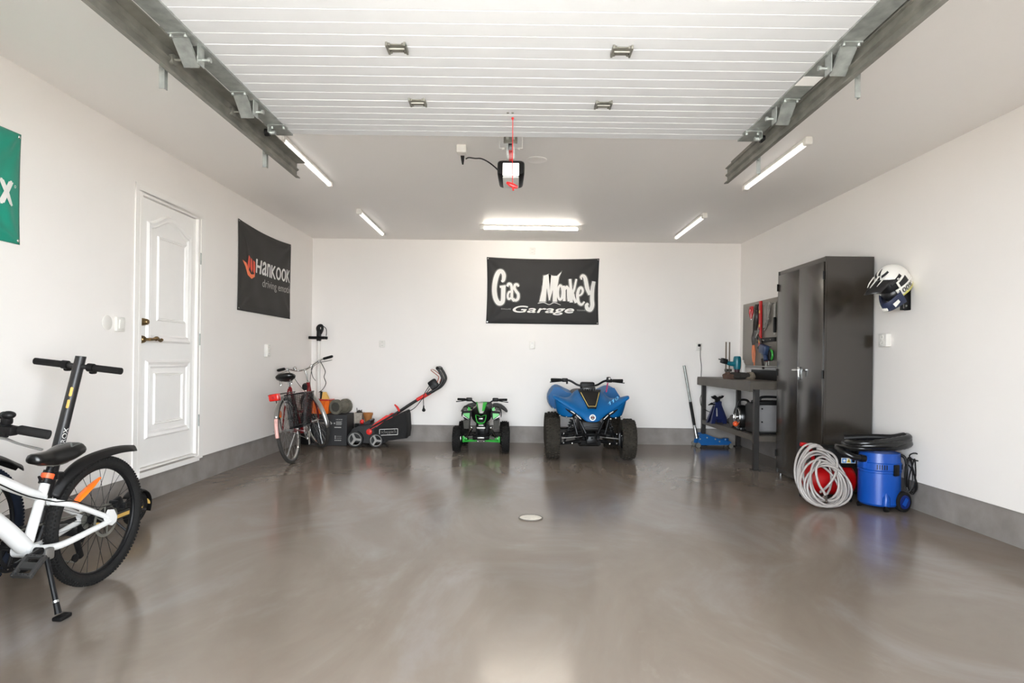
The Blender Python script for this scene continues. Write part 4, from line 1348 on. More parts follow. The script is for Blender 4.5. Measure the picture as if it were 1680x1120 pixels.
g = G(); g.tube([(-0.037, 0, 0.30), (-0.10, 0, 0.62)], 0.021, 14); g.build('grip_sleeve', 'black_plastic', hd)
# ------------------------------------------------------------------ vacuum cleaner
M['vac_blue'] = mat('vacuum_blue', (10, 72, 160), 0.33, var=0.04)
M['vac_dark_blue'] = mat('vacuum_dark_blue', (8, 34, 104), 0.35, var=0.06)
VX, VY = 2.83, 4.73
vc = thing('vacuum_cleaner', 'blue drum vacuum cleaner on casters by the right wall', 'vacuum cleaner', (VX, VY, 0))
vc.scale = (0.87, 0.87, 1.0)
g = G()
g.lathe([(0.01, 0.035), (0.155, 0.035), (0.168, 0.05), (0.168, 0.285), (0.172, 0.29), (0.172, 0.30), (0.168, 0.305)], (0, 0, 0), 'Z', 40)
# moulded foot
g.tube([(-0.03, -0.15, 0.05), (-0.03, -0.158, 0.10), (-0.03, -0.155, 0.14)], [0.035, 0.032, 0.012], 14)
g.build('drum', 'vac_blue', vc)
g = G()
g.lathe([(0.168, 0.305), (0.174, 0.31), (0.174, 0.36), (0.166, 0.365), (0.16, 0.435), (0.12, 0.445), (0.01, 0.445)], (0, 0, 0), 'Z', 40)
g.rbox((-0.155, -0.04, 0.36), (0.06, 0.07, 0.10), 0.012)
g.build('lid', 'vac_blue', vc)
g = G()
for k in range(5):
    a = -PI / 2 - 0.62 + k * 0.105
    g.box((0.1745 * math.cos(a), 0.1745 * math.sin(a), 0.335), (0.006, 0.007, 0.036), rot=(0, 0, a))
for k in range(4):
    a = -PI / 2 + 0.78 + k * 0.1
    g.box((0.1745 * math.cos(a), 0.1745 * math.sin(a), 0.335), (0.006, 0.007, 0.036), rot=(0, 0, a))
g.build('vent', 'black_plastic', vc, flat=True)
for a in (-PI / 2 + 0.28, PI / 2):
    g = G(); g.rbox((0.175 * math.cos(a), 0.175 * math.sin(a), 0.315), (0.02, 0.055, 0.085), 0.006, rot=(0, 0, a)); g.rbox((0.186 * math.cos(a), 0.186 * math.sin(a), 0.315), (0.006, 0.036, 0.06), 0.003, rot=(0, 0, a))
    g.build('latch', 'black_plastic', vc)
g = G(); g.cyl((-0.03, -0.155, 0.04), (-0.03, -0.155, 0.022), 0.012); g.cyl((-0.045, -0.155, 0.019), (-0.015, -0.155, 0.019), 0.019, n=16); g.build('caster', 'black_plastic', vc)
g = G(); g.cyl((-0.14, 0.06, 0.04), (-0.14, 0.06, 0.022), 0.012); g.cyl((-0.155, 0.06, 0.019), (-0.125, 0.06, 0.019), 0.019, n=16); g.build('caster', 'black_plastic', vc)
for x, y, ry in ((0.125, -0.135, 0.95), (0.125, 0.13, -0.95)):
    ax = Vector((math.sin(0.25), -math.cos(0.25), 0)) if y < 0 else Vector((math.sin(0.25), math.cos(0.25), 0))
    c = Vector((x, y, 0.076))
    g = G()
    g.tube([c - ax * 0.025, c - ax * 0.02, c + ax * 0.02, c + ax * 0.025], [0.066, 0.076, 0.076, 0.066], 30)
    w = g.build('wheel', 'rubber', vc)
    g = G(); g.tube([c + ax * 0.02, c + ax * 0.028], 0.052, 26); u_ = Vector((0, 0, 1)); v_ = ax.cross(u_)
    g.build('hub_cap', 'vac_dark_blue', w)
    g = G()
    q = Matrix(((v_ * math.cos(0.6) + u_ * math.sin(0.6)), ax, (u_ * math.cos(0.6) - v_ * math.sin(0.6)))).transposed()
    g.box(c + ax * 0.030, (0.032, 0.008, 0.062), rot=q); g.build('hub_bar', 'vac_blue', w)
g = G()
g.tube(sp([(0.145, -0.05, 0.42), (0.175, -0.08, 0.40), (0.18, -0.10, 0.33), (0.178, -0.10, 0.2), (0.19, -0.11, 0.15)], 6), 0.012, 8)
g.build('cord_hook', 'black_plastic', vc)
# suction hose coiled on the lid
hs = thing('vacuum_hose', 'black suction hose coiled on top of the blue vacuum cleaner', 'hose', (VX, VY, 0.445))
def ribs(pts, r, step=0.004, amp=0.05):
    L = 0; out = []; rr = []
    for i in range(len(pts)):
        out.append(pts[i]); rr.append(r * (1 + amp * (1 if i % 2 else -1)))
    return out, rr
pts = []
N = 150
for i in range(N + 1):
    a = 2 * PI * 2.6 * i / N + 2.4
    t = i / N
    rx = 0.238 + 0.018 * math.sin(3.1 * a + 1) - 0.02 * t
    ry = 0.165 + 0.015 * math.cos(2.3 * a)
    pts.append(Vector((-0.035 + rx * math.cos(a), 0.0 + ry * math.sin(a), 0.024 + 0.062 * t + 0.03 * math.cos(a) * (0.4 + 0.4 * t) + 0.008)))
pts = sp([(-0.165, -0.05, -0.055), (-0.23, -0.05, -0.045), (-0.29, 0.0, -0.01), (-0.29, 0.10, 0.015)], 8)[:-1] + pts[6:]
p2, r2 = ribs(pts, 0.0235, amp=0.045)
g = G(); g.tube(p2, r2, 12)
g.build('hose', 'black_gloss', hs, ang=80)
g = G()
g.tube(sp([(-0.25, 0.05, 0.085), (-0.10, -0.02, 0.105), (0.04, -0.08, 0.11), (0.15, -0.06, 0.12)], 6), [0.026, 0.024, 0.024, 0.028], 14)
g.build('wand', 'black_plastic', hs)
g = G(); g.tube([(-0.14, -0.05, -0.06), (-0.18, -0.05, -0.053)], 0.028, 16); g.build('connector', 'black_plastic', hs)
# mains lead in a bunch
cdx = thing('power_cord', 'black power cord bunched on the side of the blue vacuum cleaner', 'cord', (VX + 0.152, VY - 0.10, 0.36))
g = G()
def cloop(c, rx, rz, tilt, k):
    pts = []
    for i in range(26):
        a = 2 * PI * i / 26
        x = rx * math.cos(a); z = rz * math.sin(a)
        pts.append(Vector((c[0] + x * math.cos(tilt) + z * math.sin(tilt), c[1] + 0.006 * k + 0.01 * math.sin(2 * a), c[2] - x * math.sin(tilt) + z * math.cos(tilt))))
    g.tube(pts, 0.0048, 7, closed=True)
cloop((0.01, -0.01, -0.08), 0.026, 0.13, 0.05, 0)
cloop((0.022, -0.012, -0.09), 0.030, 0.14, -0.12, 1)
cloop((0.03, -0.014, -0.08), 0.022, 0.12, 0.10, -1)
cloop((0.02, -0.016, -0.11), 0.040, 0.11, -0.25, 2)
cloop((0.055, -0.012, 0.055), 0.045, 0.026, 0.35, 0)
g.build('cable', 'black_plastic', cdx)

# ------------------------------------------------------------------ red air compressor
M['comp_red'] = mat('compressor_red', (168, 8, 12), 0.33, var=0.06)
M['label_blue'] = mat('label_blue', (70, 130, 190), 0.5)
M['label_yellow'] = mat('label_yellow', (226, 196, 72), 0.5)
ac = thing('air_compressor', 'red and black air compressor between the cabinet and the blue vacuum', 'compressor', (2.555, 5.01, 0))
g = G()
prof = [(0.01, -0.225), (0.06, -0.222), (0.105, -0.20), (0.125, -0.165), (0.125, 0.165), (0.105, 0.20), (0.06, 0.222), (0.01, 0.225)]
g.lathe(prof, (0.0, 0, 0.165), 'X', 30)
g.build('tank', 'comp_red', ac)
g = G(); g.rbox((0.085, 0.0, 0.36), (0.25, 0.21, 0.16), 0.03); g.rbox((0.06, 0, 0.29), (0.30, 0.18, 0.03), 0.01); g.build('motor_cover', 'black_plastic', ac)
g = G()
for x in (-0.15, 0.15):
    g.box((x, 0, 0.03), (0.035, 0.2, 0.05))
    for y in (-0.085, 0.085):
        g.cyl((x, y, 0.0), (x, y, 0.03), 0.02, n=12)
g.build('foot', 'black_plastic', ac)
g = G()
g.tube(sp([(-0.10, 0.0, 0.26), (-0.115, -0.02, 0.35), (-0.15, -0.04, 0.42), (-0.17, -0.05, 0.445), (-0.23, -0.05, 0.455)], 6), [0.015, 0.015, 0.016, 0.018, 0.017], 12)
g.build('handle', 'comp_red', ac)
g = G(); g.box((0.13, -0.1065, 0.335), (0.115, 0.003, 0.042), m=0); 
g.box((0.095, -0.1085, 0.335), (0.034, 0.002, 0.036), m=1); g.lathe([(0.001, -0.0025), (0.010, -0.0025), (0.010, 0.0)], (0.095, -0.109, 0.335), 'Y', 16, m=0)
g.prism([(0.114, 0.319), (0.148, 0.319), (0.131, 0.352)], -0.110, -0.108, m=2); g.box((0.131, -0.1105, 0.332), (0.004, 0.002, 0.014), m=3)
g.box((0.167, -0.1085, 0.335), (0.034, 0.002, 0.036), m=1); g.lathe([(0.001, -0.0025), (0.011, -0.0025), (0.011, 0.0)], (0.167, -0.109, 0.333), 'Y', 16, m=3)
g.build('label', ['white_print', 'label_blue', 'label_yellow', 'black_plastic'], ac, flat=True, label='warning label with three small pictograms')
g = G(); g.lathe([(0.001, -0.03), (0.026, -0.03), (0.028, -0.012), (0.028, 0)], (-0.06, -0.10, 0.30), 'Y', 18); g.cyl((-0.06, -0.12, 0.30), (-0.06, 0.0, 0.28), 0.008); g.build('gauge', 'black_plastic', ac)

# ------------------------------------------------------------------ grey air hose hanging over the compressor handle
M['hose_grey'] = mat('air_hose_grey', (160, 154, 150), 0.3, var=0.06, coat=0.15)
ah = thing('air_hose', 'grey rubber air hose in a big coil leaning on the red compressor', 'hose', (2.41, 4.76, 0))
g = G()
pts = []
rnd = random.Random(11)
turns = 13
N = turns * 30
for i in range(N + 1):
    a = 2 * PI * i / 30 + PI / 2
    k = i / 30.0 * 9 / 13
    e = 0.5 + 0.5 * math.sin(a)          # 1 at the top of the loop
    w = 0.5 + 0.5 * math.sin(k * 2.4 + 0.6)
    rx = 0.128 + 0.080 * w + 0.010 * math.sin(2 * k)
    hh = 0.10 + 0.072 * (0.5 + 0.5 * math.sin(k * 1.7 + 2.0))
    zc = 0.014 + hh + 0.055 * (1 - w) * (0.5 + 0.5 * math.cos(k * 3.1))
    lean = 0.42
    x = 0.0 + rx * math.cos(a) * (1 - 0.22 * e) + 0.03 * math.sin(k * 1.3)
    z0 = zc + hh * math.sin(a) * (1.0 + 0.1 * e) + 0.085 * e
    y = -0.05 + 0.10 * z0 / 0.3 + 0.055 * math.sin(k * 2.1) - 0.02 * math.cos(a + k)
    pts.append(Vector((x, y, max(0.0125, z0))))
g.tube(pts, 0.0088, 9)
# tail loop carried by the handle, and the free end
g.tube(sp([(-0.04, 0.02, 0.445), (0.02, 0.02, 0.43), (0.09, 0.03, 0.40), (0.12, 0.02, 0.34), (0.09, -0.01, 0.25), (0.05, -0.02, 0.19), (0.02, 0.0, 0.14), (0.0, 0.04, 0.10)], 7), 0.0095, 10)
g.tube(sp([(-0.06, -0.07, 0.36), (-0.10, -0.09, 0.30), (-0.09, -0.11, 0.2), (-0.05, -0.12, 0.13), (-0.04, -0.12, 0.1)], 6), 0.0092, 9)
g.build('hose', 'hose_grey', ah, ang=80)
g = G(); g.tube([(-0.043, -0.12, 0.112), (-0.036, -0.12, 0.085), (-0.03, -0.12, 0.06)], [0.012, 0.010, 0.007], 10); g.build('coupling', 'chrome', ah, label='metal hose coupling')
# ------------------------------------------------------------------ bicycle parts (local x forward, y left, z up; rear axle above x=0)
def wheel(root, cx, cz, R_, tr, tyre_m, rim_m, spoke_m, knobs=0, nsp=28, rim_w=0.011, hub_w=0.05, hub_m='black_metal', disc=False, flat=1.0, dressing=None, yaw=None):
    rim = G()
    rr = R_ - 2 * tr * flat * 0.9
    prof = [(rr + 0.004, -rim_w), (rr + 0.004, rim_w), (rr - 0.012, rim_w * 0.9), (rr - 0.017, rim_w * 0.45), (rr - 0.017, -rim_w * 0.45), (rr - 0.012, -rim_w * 0.9)]
    rim.lathe(prof, (cx, 0, cz), 'Y', 56, closed=True)
    w = rim.build('wheel', rim_m, root)
    t = G()
    t.torus((cx, 0, cz), 'Y', R_ - tr - (0.004 if knobs else 0), tr, 72, 12)
    if knobs:
        for i in range(knobs):
            a = 2 * PI * i / knobs
            for j, (yy, dr) in enumerate(((0, 0.0), (0.45, -0.10), (-0.45, -0.10), (0.85, -0.42), (-0.85, -0.42))):
                aa = a + (PI / knobs if j in (1, 2) else 0)
                r0 = R_ - 0.005 + tr * dr
                q = Matrix.Rotation(-aa, 3, 'Y') @ Matrix.Rotation(yy * 0.9, 3, 'X') if False else Matrix.Rotation(-aa, 3, 'Y')
                t.box((cx + r0 * math.cos(aa), yy * tr, cz + r0 * math.sin(aa)), (0.008, tr * 0.30, 2 * PI * R_ / knobs * 0.5), rot=q)
    t.build('tyre', tyre_m, w, ang=60)
    s = G()
    for i in range(nsp):
        a = 2 * PI * i / nsp
        side = 1 if i % 2 else -1
        b = a + (0.55 if (i // 2) % 2 else -0.55)
        s.cyl((cx + 0.02 * math.cos(b), side * hub_w * 0.62, cz + 0.02 * math.sin(b)), (cx + (rr - 0.012) * math.cos(a), side * 0.003, cz + (rr - 0.012) * math.sin(a)), 0.0012, n=5)
    s.build('spokes', spoke_m, w)
    h = G()
    h.lathe([(0.006, -hub_w - 0.012), (0.009, -hub_w), (0.022, -hub_w * 0.7), (0.024, -hub_w * 0.6), (0.014, -hub_w * 0.45), (0.014, hub_w * 0.45), (0.024, hub_w * 0.6), (0.022, hub_w * 0.7), (0.009, hub_w), (0.006, hub_w + 0.012)], (cx, 0, cz), 'Y', 18)
    h.build('hub', hub_m, w)
    if disc:
        d = G()
        d.lathe([(0.066, hub_w * 0.82), (0.08, hub_w * 0.82), (0.08, hub_w * 0.82 + 0.002), (0.066, hub_w * 0.82 + 0.002)], (cx, 0, cz), 'Y', 40, closed=True)
        for i in range(6):
            a = 2 * PI * i / 6
            d.cyl((cx + 0.02 * math.cos(a), hub_w * 0.84, cz + 0.02 * math.sin(a)), (cx + 0.068 * math.cos(a + 0.4), hub_w * 0.84, cz + 0.068 * math.sin(a + 0.4)), 0.003, n=6)
        d.build('brake_disc', 'steel_dull', w)
    return w

def saddle_mesh(L_=0.27, W_=0.075, nose=0.02, th=0.045, drop=0.02):
    """saddle pointing +x, top near z=0"""
    rings = []
    for i in range(29):
        t = i / 28
        x = -L_ * 0.5 + L_ * t
        if t < 0.45:
            w = W_ * (0.80 + 0.2 * math.sin(PI * min(1, t / 0.3) / 2)) if t < 0.3 else W_ + (nose * 1.5 - W_) * ((t - 0.3) / 0.35)
        else:
            w = max(nose, W_ + (nose * 1.5 - W_) * min(1, (t - 0.3) / 0.35))
        if t < 0.12: w *= 0.45 + 0.55 * math.sqrt(max(0.0, 1 - ((0.12 - t) / 0.121) ** 2))
        if t > 0.9: w *= math.sqrt(max(0.0, 1 - ((t - 0.9) / 0.102) ** 2))
        zt = 0.018 * math.cos(PI * (t - 0.1)) * (1 - t) + 0.004 * math.cos(6 * t)
        hgt = th * (0.65 + 0.35 * math.sin(PI * min(1, t * 1.1)))
        if t > 0.9: hgt *= 0.35 + 0.65 * math.sqrt(max(0.0, 1 - ((t - 0.9) / 0.102) ** 2))
        if t < 0.12: hgt *= 0.5 + 0.5 * math.sqrt(max(0.0, 1 - ((0.12 - t) / 0.121) ** 2))
        ring = []
        for k in range(14):
            a = 2 * PI * k / 14
            c, s_ = math.cos(a), math.sin(a)
            ring.append(Vector((x, w * math.copysign(abs(c) ** 0.7, c), zt + (hgt * 0.35 * s_ if s_ > 0 else hgt * 0.65 * s_) - (0.012 * abs(c) ** 3))))
        rings.append(ring)
    return rings

def on_saddle(x, y, L_, W_, nose, th):
    """height of the saddle's upper surface at x (forward), y"""
    best = None
    for r in saddle_mesh(L_, W_, nose, th):
        for p, q in zip(r, r[1:] + r[:1]):
            if (p.y - y) * (q.y - y) <= 0 and abs(p.y - q.y) > 1e-6:
                z = p.z + (q.z - p.z) * (y - p.y) / (q.y - p.y)
                d = abs(p.x - x)
                if best is None or d < best[0] - 1e-6 or (abs(d - best[0]) < 1e-6 and z > best[1]):
                    best = (d, z)
    return best[1]

def pedal(root, c, s, big=True):
    g = G()
    x, y, z = c
    w, d, h = (0.10, 0.085, 0.02) if big else (0.09, 0.06, 0.02)
    for dx in (-w / 2 + 0.008, w / 2 - 0.008):
        g.rbox((x + dx, y + s * d / 2, z), (0.014, d, h), 0.004)
    for dy in (0.008, d - 0.008):
        g.rbox((x, y + s * dy, z), (w, 0.014, h), 0.004)
    g.rbox((x, y + s * d / 2, z), (0.03, d, h * 0.8), 0.004)
    for i in range(5):
        for dx in (-w / 2 + 0.008, w / 2 - 0.008):
            g.box((x + dx, y + s * (0.01 + 0.016 * i), z), (0.005, 0.004, h + 0.008))
    return g

M['pedal_grey'] = mat('pedal_grey', (44, 43, 42), 0.5, var=0.15)

def mountain_bike(label, loc, rotz, lean, frame_m, tyre_m, tail_fender):
    b = thing('bicycle', label, 'bicycle', loc, rotz, lean)
    RW = 0.308
    hb = 0.055
    FX = 0.93
    wheel(b, 0, RW, RW, 0.026, tyre_m, 'black_metal', 'black_metal', knobs=104, disc=True)
    wheel(b, FX, RW, RW, 0.026, tyre_m, 'black_metal', 'black_metal', knobs=104, disc=True)
    bb = Vector((0.411, 0, 0.286)); st = Vector((0.318, 0, 0.555)); hd0 = Vector((0.785, 0, 0.635)); hd1 = Vector((0.745, 0, 0.74))
    g = G()
    g.tube([bb, st], [0.021, 0.019], 14)
    g.tube(sp([bb + Vector((0.01, 0, 0.02)), (0.535, 0, 0.425), hd0 + Vector((-0.01, 0, 0.01))], 6), [0.034, 0.033, 0.030], 16)
    g.tube(sp([st + Vector((0.01, 0, -0.065)), (0.43, 0, 0.54), (0.55, 0, 0.605), hd1 + Vector((0.005, 0, -0.03))], 6), [0.019, 0.022, 0.025, 0.026], 16)
    g.tube([hd0 + Vector((0.006, 0, -0.012)), hd1 + Vector((-0.006, 0, 0.012))], 0.027, 18)
    g.cyl(bb + Vector((0, -0.042, 0)), bb + Vector((0, 0.042, 0)), 0.029, n=18)
    for s in (-1, 1):
        g.tube(sp([bb + Vector((-0.02, s * 0.03, 0.0)), (0.28, s * 0.046, 0.272), (0.12, s * 0.062, 0.292), (0.01, s * 0.068, 0.306)], 6), [0.016, 0.015, 0.013, 0.013], 10)
        g.tube(sp([st + Vector((0.0, s * 0.016, -0.085)), (0.20, s * 0.045, 0.425), (0.02, s * 0.066, 0.328)], 6), [0.014, 0.013, 0.012], 10)
        g.prism([(-0.035, 0.318), (-0.012, 0.358), (0.018, 0.363), (0.045, 0.328), (0.03, 0.298), (0.0, 0.283), (-0.028, 0.295)], s * 0.068 - 0.006, s * 0.068 + 0.006)
    g.tube([(0.345, -0.03, 0.278), (0.345, 0.03, 0.278)], 0.012, 8)
    g.tube([(0.30, -0.03, 0.47), (0.30, 0.03, 0.47)], 0.010, 8)
    fr = g.build('frame', frame_m, b)
    g = G()
    g.tube(sp([(0.30, 0.034, 0.465), (0.45, 0.032, 0.525), (0.6, 0.036, 0.61), (0.76, 0.05, 0.70)], 6), 0.0028, 6)
    g.tube(sp([(-0.02, 0.085, 0.385), (0.1, 0.07, 0.395), (0.22, 0.055, 0.45), (0.30, 0.034, 0.465)], 6), 0.0025, 6)
    g.build('cable', 'black_plastic', fr)
    # seat post, clamp, saddle
    top = Vector((0.278, 0, 0.645))
    g = G(); g.tube([st + Vector((0.005, 0, -0.01)), top], 0.0145, 14); g.tube([st + Vector((-0.004, 0, 0.012)), st + Vector((-0.018, 0, 0.045))], 0.021, 14); g.rbox(top + Vector((0, 0, 0.004)), (0.05, 0.04, 0.025), 0.006); g.build('seat_post', 'black_metal', b)
    g = G(); g.tube([st + Vector((0.004, 0, -0.008)), st + Vector((-0.004, 0, 0.01))], 0.025, 18); g.build('seat_clamp', 'black_metal', b)
    g = G(); g.tube([st + Vector((-0.005, 0, 0.013)), st + Vector((-0.013, 0, 0.033))], 0.0245, 18); g.build('clamp_band', mat('orange_clamp', (226, 92, 48), 0.4), b, label='orange clamp band')
    g = G(); g.tube([st + Vector((0.03, 0.01, 0.015)), st + Vector((0.05, 0.02, 0.02)), st + Vector((0.06, 0.02, 0.035))], [0.008, 0.007, 0.005], 8); g.build('quick_release', 'black_plastic', b)
    g = G()
    sc = Vector((0.272, 0, 0.668))
    g.loft([[p + sc for p in r] for r in saddle_mesh(0.258, 0.072, 0.024, 0.072)])
    sd = g.build('saddle', 'black_gloss', b, ang=70)
    g = G()
    g.prism([(-0.10, -0.045), (-0.085, 0.03), (-0.07, 0.03), (-0.065, -0.012), (-0.03, 0.035), (-0.015, 0.035), (-0.03, -0.045), (-0.045, -0.045), (-0.052, -0.005), (-0.085, -0.045)], 0.0335, 0.0345, 'XY', off=(sc.x, 0, sc.z)) if False else None
    for s in (-1, 1):
        g.tube(sp([sc + Vector((-0.09, s * 0.02, -0.025)), sc + Vector((-0.03, s * 0.022, -0.044)), sc + Vector((0.05, s * 0.02, -0.042)), sc + Vector((0.11, s * 0.008, -0.02))], 5), 0.0035, 6)
    g.build('rails', 'steel_dull', sd)
    g = G()
    SA = (0.258, 0.072, 0.024, 0.072)
    zig = [(-0.105, 0.038), (-0.045, 0.042), (-0.095, -0.006), (-0.035, -0.010)]
    for (ax, ay), (cx_, cy_) in zip(zig[:-1], zig[1:]):
        pts = []
        for k in range(7):
            x_ = ax + (cx_ - ax) * k / 6; y_ = ay + (cy_ - ay) * k / 6
            pts.append((sc.x + x_, y_, sc.z + on_saddle(x_, y_, *SA) + 0.0005))
        g.tube(pts, 0.0045, 6, flat=0.3)
    g.build('emblem', mat('grey_saddle_print', (84, 90, 88), 0.4), sd)
    # drivetrain
    g = G()
    yr = -0.052
    g.lathe([(0.058, -0.002), (0.075, -0.002), (0.075, 0.002), (0.058, 0.002)], (bb.x, yr, bb.z), 'Y', 32, closed=True)
    for i in range(28):
        a = 2 * PI * i / 28
        g.box((bb.x + 0.077 * math.cos(a), yr, bb.z + 0.077 * math.sin(a)), (0.006, 0.003, 0.006), rot=(0, -a, 0))
    for i in range(4):
        a = 2 * PI * i / 4 + 0.4
        g.cyl((bb.x, yr, bb.z), (bb.x + 0.065 * math.cos(a), yr, bb.z + 0.065 * math.sin(a)), 0.007, n=8)
    g.lathe([(0.08, -0.012), (0.092, -0.012), (0.092, -0.006), (0.08, -0.006)], (bb.x, yr, bb.z), 'Y', 36, closed=True)
    g.build('chainring', 'black_plastic', b)
    ca = R(-6)
    for s in (1, -1):
        d = Vector((math.cos(ca), 0, math.sin(ca))) * (0.135 * s)
        y0 = s * 0.062
        g = G()
        g.tube([bb + Vector((0, y0, 0)), bb + Vector((0, y0 + s * 0.012, 0)) + d], [0.015, 0.011], 10)
        g.cyl(bb + Vector((0, y0 - s * 0.02, 0)), bb + Vector((0, y0 + s * 0.006, 0)), 0.016)
        g.build('crank', 'black_metal', b)
        pc = bb + Vector((0, y0 + s * 0.028, 0)) + d
        pg = pedal(b, pc, s)
        pm_ = Matrix.Translation(pc) @ Matrix.Rotation(R(38), 4, 'Y') @ Matrix.Translation(-pc)
        pg.v = [pm_ @ q_ for q_ in pg.v]
        pg.build('pedal', 'pedal_grey', b)
    g = G()
    for i, r in enumerate((0.05, 0.046, 0.041, 0.036, 0.031, 0.026, 0.022)):
        g.lathe([(0.014, -0.04 - 0.0042 * i), (r, -0.04 - 0.0042 * i), (r, -0.0415 - 0.0042 * i), (0.014, -0.0415 - 0.0042 * i)], (0, 0, RW), 'Y', 28, closed=True)
    g.build('cassette', 'steel_dull', b)
    g = G()
    g.rbox((-0.005, -0.075, 0.27), (0.05, 0.03, 0.06), 0.01); g.rbox((0.045, -0.058, 0.185), (0.03, 0.018, 0.12), 0.008, rot=(0, 0.35, 0))
    g.lathe([(0.004, -0.004), (0.02, -0.004), (0.02, 0.004), (0.004, 0.004)], (0.03, -0.055, 0.225), 'Y', 16); g.lathe([(0.004, -0.004), (0.02, -0.004), (0.02, 0.004), (0.004, 0.004)], (0.065, -0.055, 0.14), 'Y', 16)
    g.build('derailleur', 'black_plastic', b)
    g = G()
    ch = [(0, -0.055, RW + 0.036), (bb.x, yr, bb.z + 0.075)]
    g.tube(ch, 0.004, 6, flat=1.2); g.tube(sp([(bb.x, yr, bb.z - 0.075), (0.2, -0.054, 0.17), (0.068, -0.055, 0.122)], 4), 0.004, 6)
    g.build('chain', 'steel_dull', b)
    # rear brake caliper
    g = G(); g.rbox((-0.035, 0.072, 0.388), (0.05, 0.028, 0.04), 0.008, rot=(0, 0.5, 0)); g.rbox((-0.065, 0.078, 0.365), (0.02, 0.03, 0.03), 0.006); g.cyl((-0.015, 0.09, 0.393), (-0.015, 0.05, 0.393), 0.008); g.build('brake_caliper', 'black_metal', b)
    g = G(); g.prism([(-0.06, 0.33), (-0.14, 0.345), (-0.14, 0.36), (-0.06, 0.35)], 0.072, 0.078); g.build('brake_label', 'yellow', b) if False else None
    # orange reflector in the rear wheel
    g = G(); q = Matrix.Rotation(-R(52), 3, 'Y')
    pth = [Vector((0.172, 0.016, 0.425)), Vector((0.10, 0.018, 0.472)), Vector((0.012, 0.016, 0.516))]
    g.tube(sp(pth, 5), [0.017, 0.023, 0.021, 0.008], 10, flat=0.35); g.build('wheel_reflector', 'orange', b, label='orange spoke reflector')
    # fork, stem, bar
    for s in (-1, 1):
        g = G(); g.tube([(0.79, s * 0.055, 0.62), (0.85, s * 0.056, 0.46), (FX, s * 0.058, RW)], [0.019, 0.021, 0.016], 12); g.build('fork_leg', 'black_metal', b)
    g = G(); g.rbox((0.79, 0, 0.62), (0.06, 0.15, 0.04), 0.012); g.tube([(0.79, 0, 0.615), (0.735, 0, 0.785)], 0.015, 12)
    g.tube([(0.738, 0, 0.775), (0.748, 0, 0.81)], [0.02, 0.02], 12); g.build('stem', 'black_metal', b)
    hbp = [(0.672, 0.30, 0.812), (0.695, 0.20, 0.832), (0.72, 0.12, 0.845), (0.752, 0.04, 0.802), (0.752, -0.04, 0.802), (0.72, -0.12, 0.845), (0.695, -0.20, 0.832), (0.672, -0.30, 0.812)]
    g = G(); g.tube(sp(hbp, 6), 0.013, 12); hb_o = g.build('handlebar', 'black_metal', b)
    for s in (-1, 1):
        g = G(); g.tube([(0.670, s * 0.309, 0.811), (0.672, s * 0.305, 0.812), (0.693, s * 0.212, 0.830), (0.695, s * 0.206, 0.831)], [0.013, 0.0175, 0.0175, 0.014], 14); g.build('grip', 'rubber', hb_o)
        g = G(); g.rbox((0.712, s * 0.185, 0.828), (0.04, 0.05, 0.035), 0.008); g.tube([(0.725, s * 0.19, 0.815), (0.74, s * 0.13, 0.80)], [0.011, 0.008], 10); g.build('brake_mount', 'black_plastic', hb_o)
        g = G(); g.tube(sp([(0.735, s * 0.17, 0.806), (0.742, s * 0.21, 0.800), (0.738, s * 0.25, 0.785), (0.725, s * 0.325, 0.765)], 6), [0.009, 0.007, 0.006, 0.007], 8, flat=0.6); g.build('brake_lever', 'alu', hb_o)
    g = G(); g.rbox((0.70, 0.165, 0.862), (0.035, 0.03, 0.03), 0.010); g.cyl((0.70, 0.165, 0.84), (0.70, 0.168, 0.875), 0.012); g.sph((0.705, 0.175, 0.885), (0.022, 0.024, 0.015)); g.sph((0.69, 0.145, 0.88), (0.016, 0.016, 0.016)); g.build('bell', 'black_plastic', hb_o)
    g = G(); g.tube(sp([(0.735, 0.15, 0.80), (0.80, 0.09, 0.78), (0.83, 0.03, 0.72), (0.78, 0.03, 0.66)], 6), 0.003, 6); g.build('cable', 'black_plastic', hb_o)
    # rear mudguard carried by the seat post
    pts = sp([(0.285, 0, 0.485), (0.235, 0, 0.555), (0.15, 0, 0.61), (0.05, 0, 0.637), (-0.06, 0, 0.647), (-0.16, 0, 0.645 if not tail_fender else 0.63), (-0.25 if not tail_fender else -0.30, 0, 0.634 if not tail_fender else 0.56)], 6)
    rings = []
    n_ = len(pts)
    for i, p in enumerate(pts):
        t = (pts[min(i + 1, n_ - 1)] - pts[max(0, i - 1)]).normalized()
        nn = Vector((-t.z, 0, t.x))
        if nn.z < 0: nn = -nn
        w = 0.020 + 0.024 * min(1, i / (n_ * 0.35))
        if i > n_ - 5: w *= 0.45 + 0.55 * (n_ - 1 - i) / 4
        rings.append([p + Vector((0, w * u, 0)) - nn * (0.028 * abs(u) ** 1.6) for u in (-1, -0.75, -0.4, 0, 0.4, 0.75, 1)])
    g = G(); g.loft(rings, closed=False); g.build('mudguard', 'black_plastic', b, ang=60, solid=0.004)
    g = G(); g.tube([(0.315, 0, 0.575), (0.255, 0.0, 0.575)], 0.014, 10); g.rbox((0.25, 0, 0.57), (0.04, 0.03, 0.03), 0.006); g.build('mudguard_stay', 'black_plastic', b)
    # kickstand on the left chainstay
    g = G(); g.rbox((0.37, 0.06, 0.262), (0.05, 0.03, 0.05), 0.008); g.build('kickstand_mount', 'alu', b)
    ks = Vector((0.385, 0.07, 0.25)); ke = Vector((0.418, 0.155, 0.032))
    g = G(); g.tube([ks, ks + (ke - ks) * 0.78], 0.010, 10)
    k_ = g.build('kickstand', 'black_metal', b)
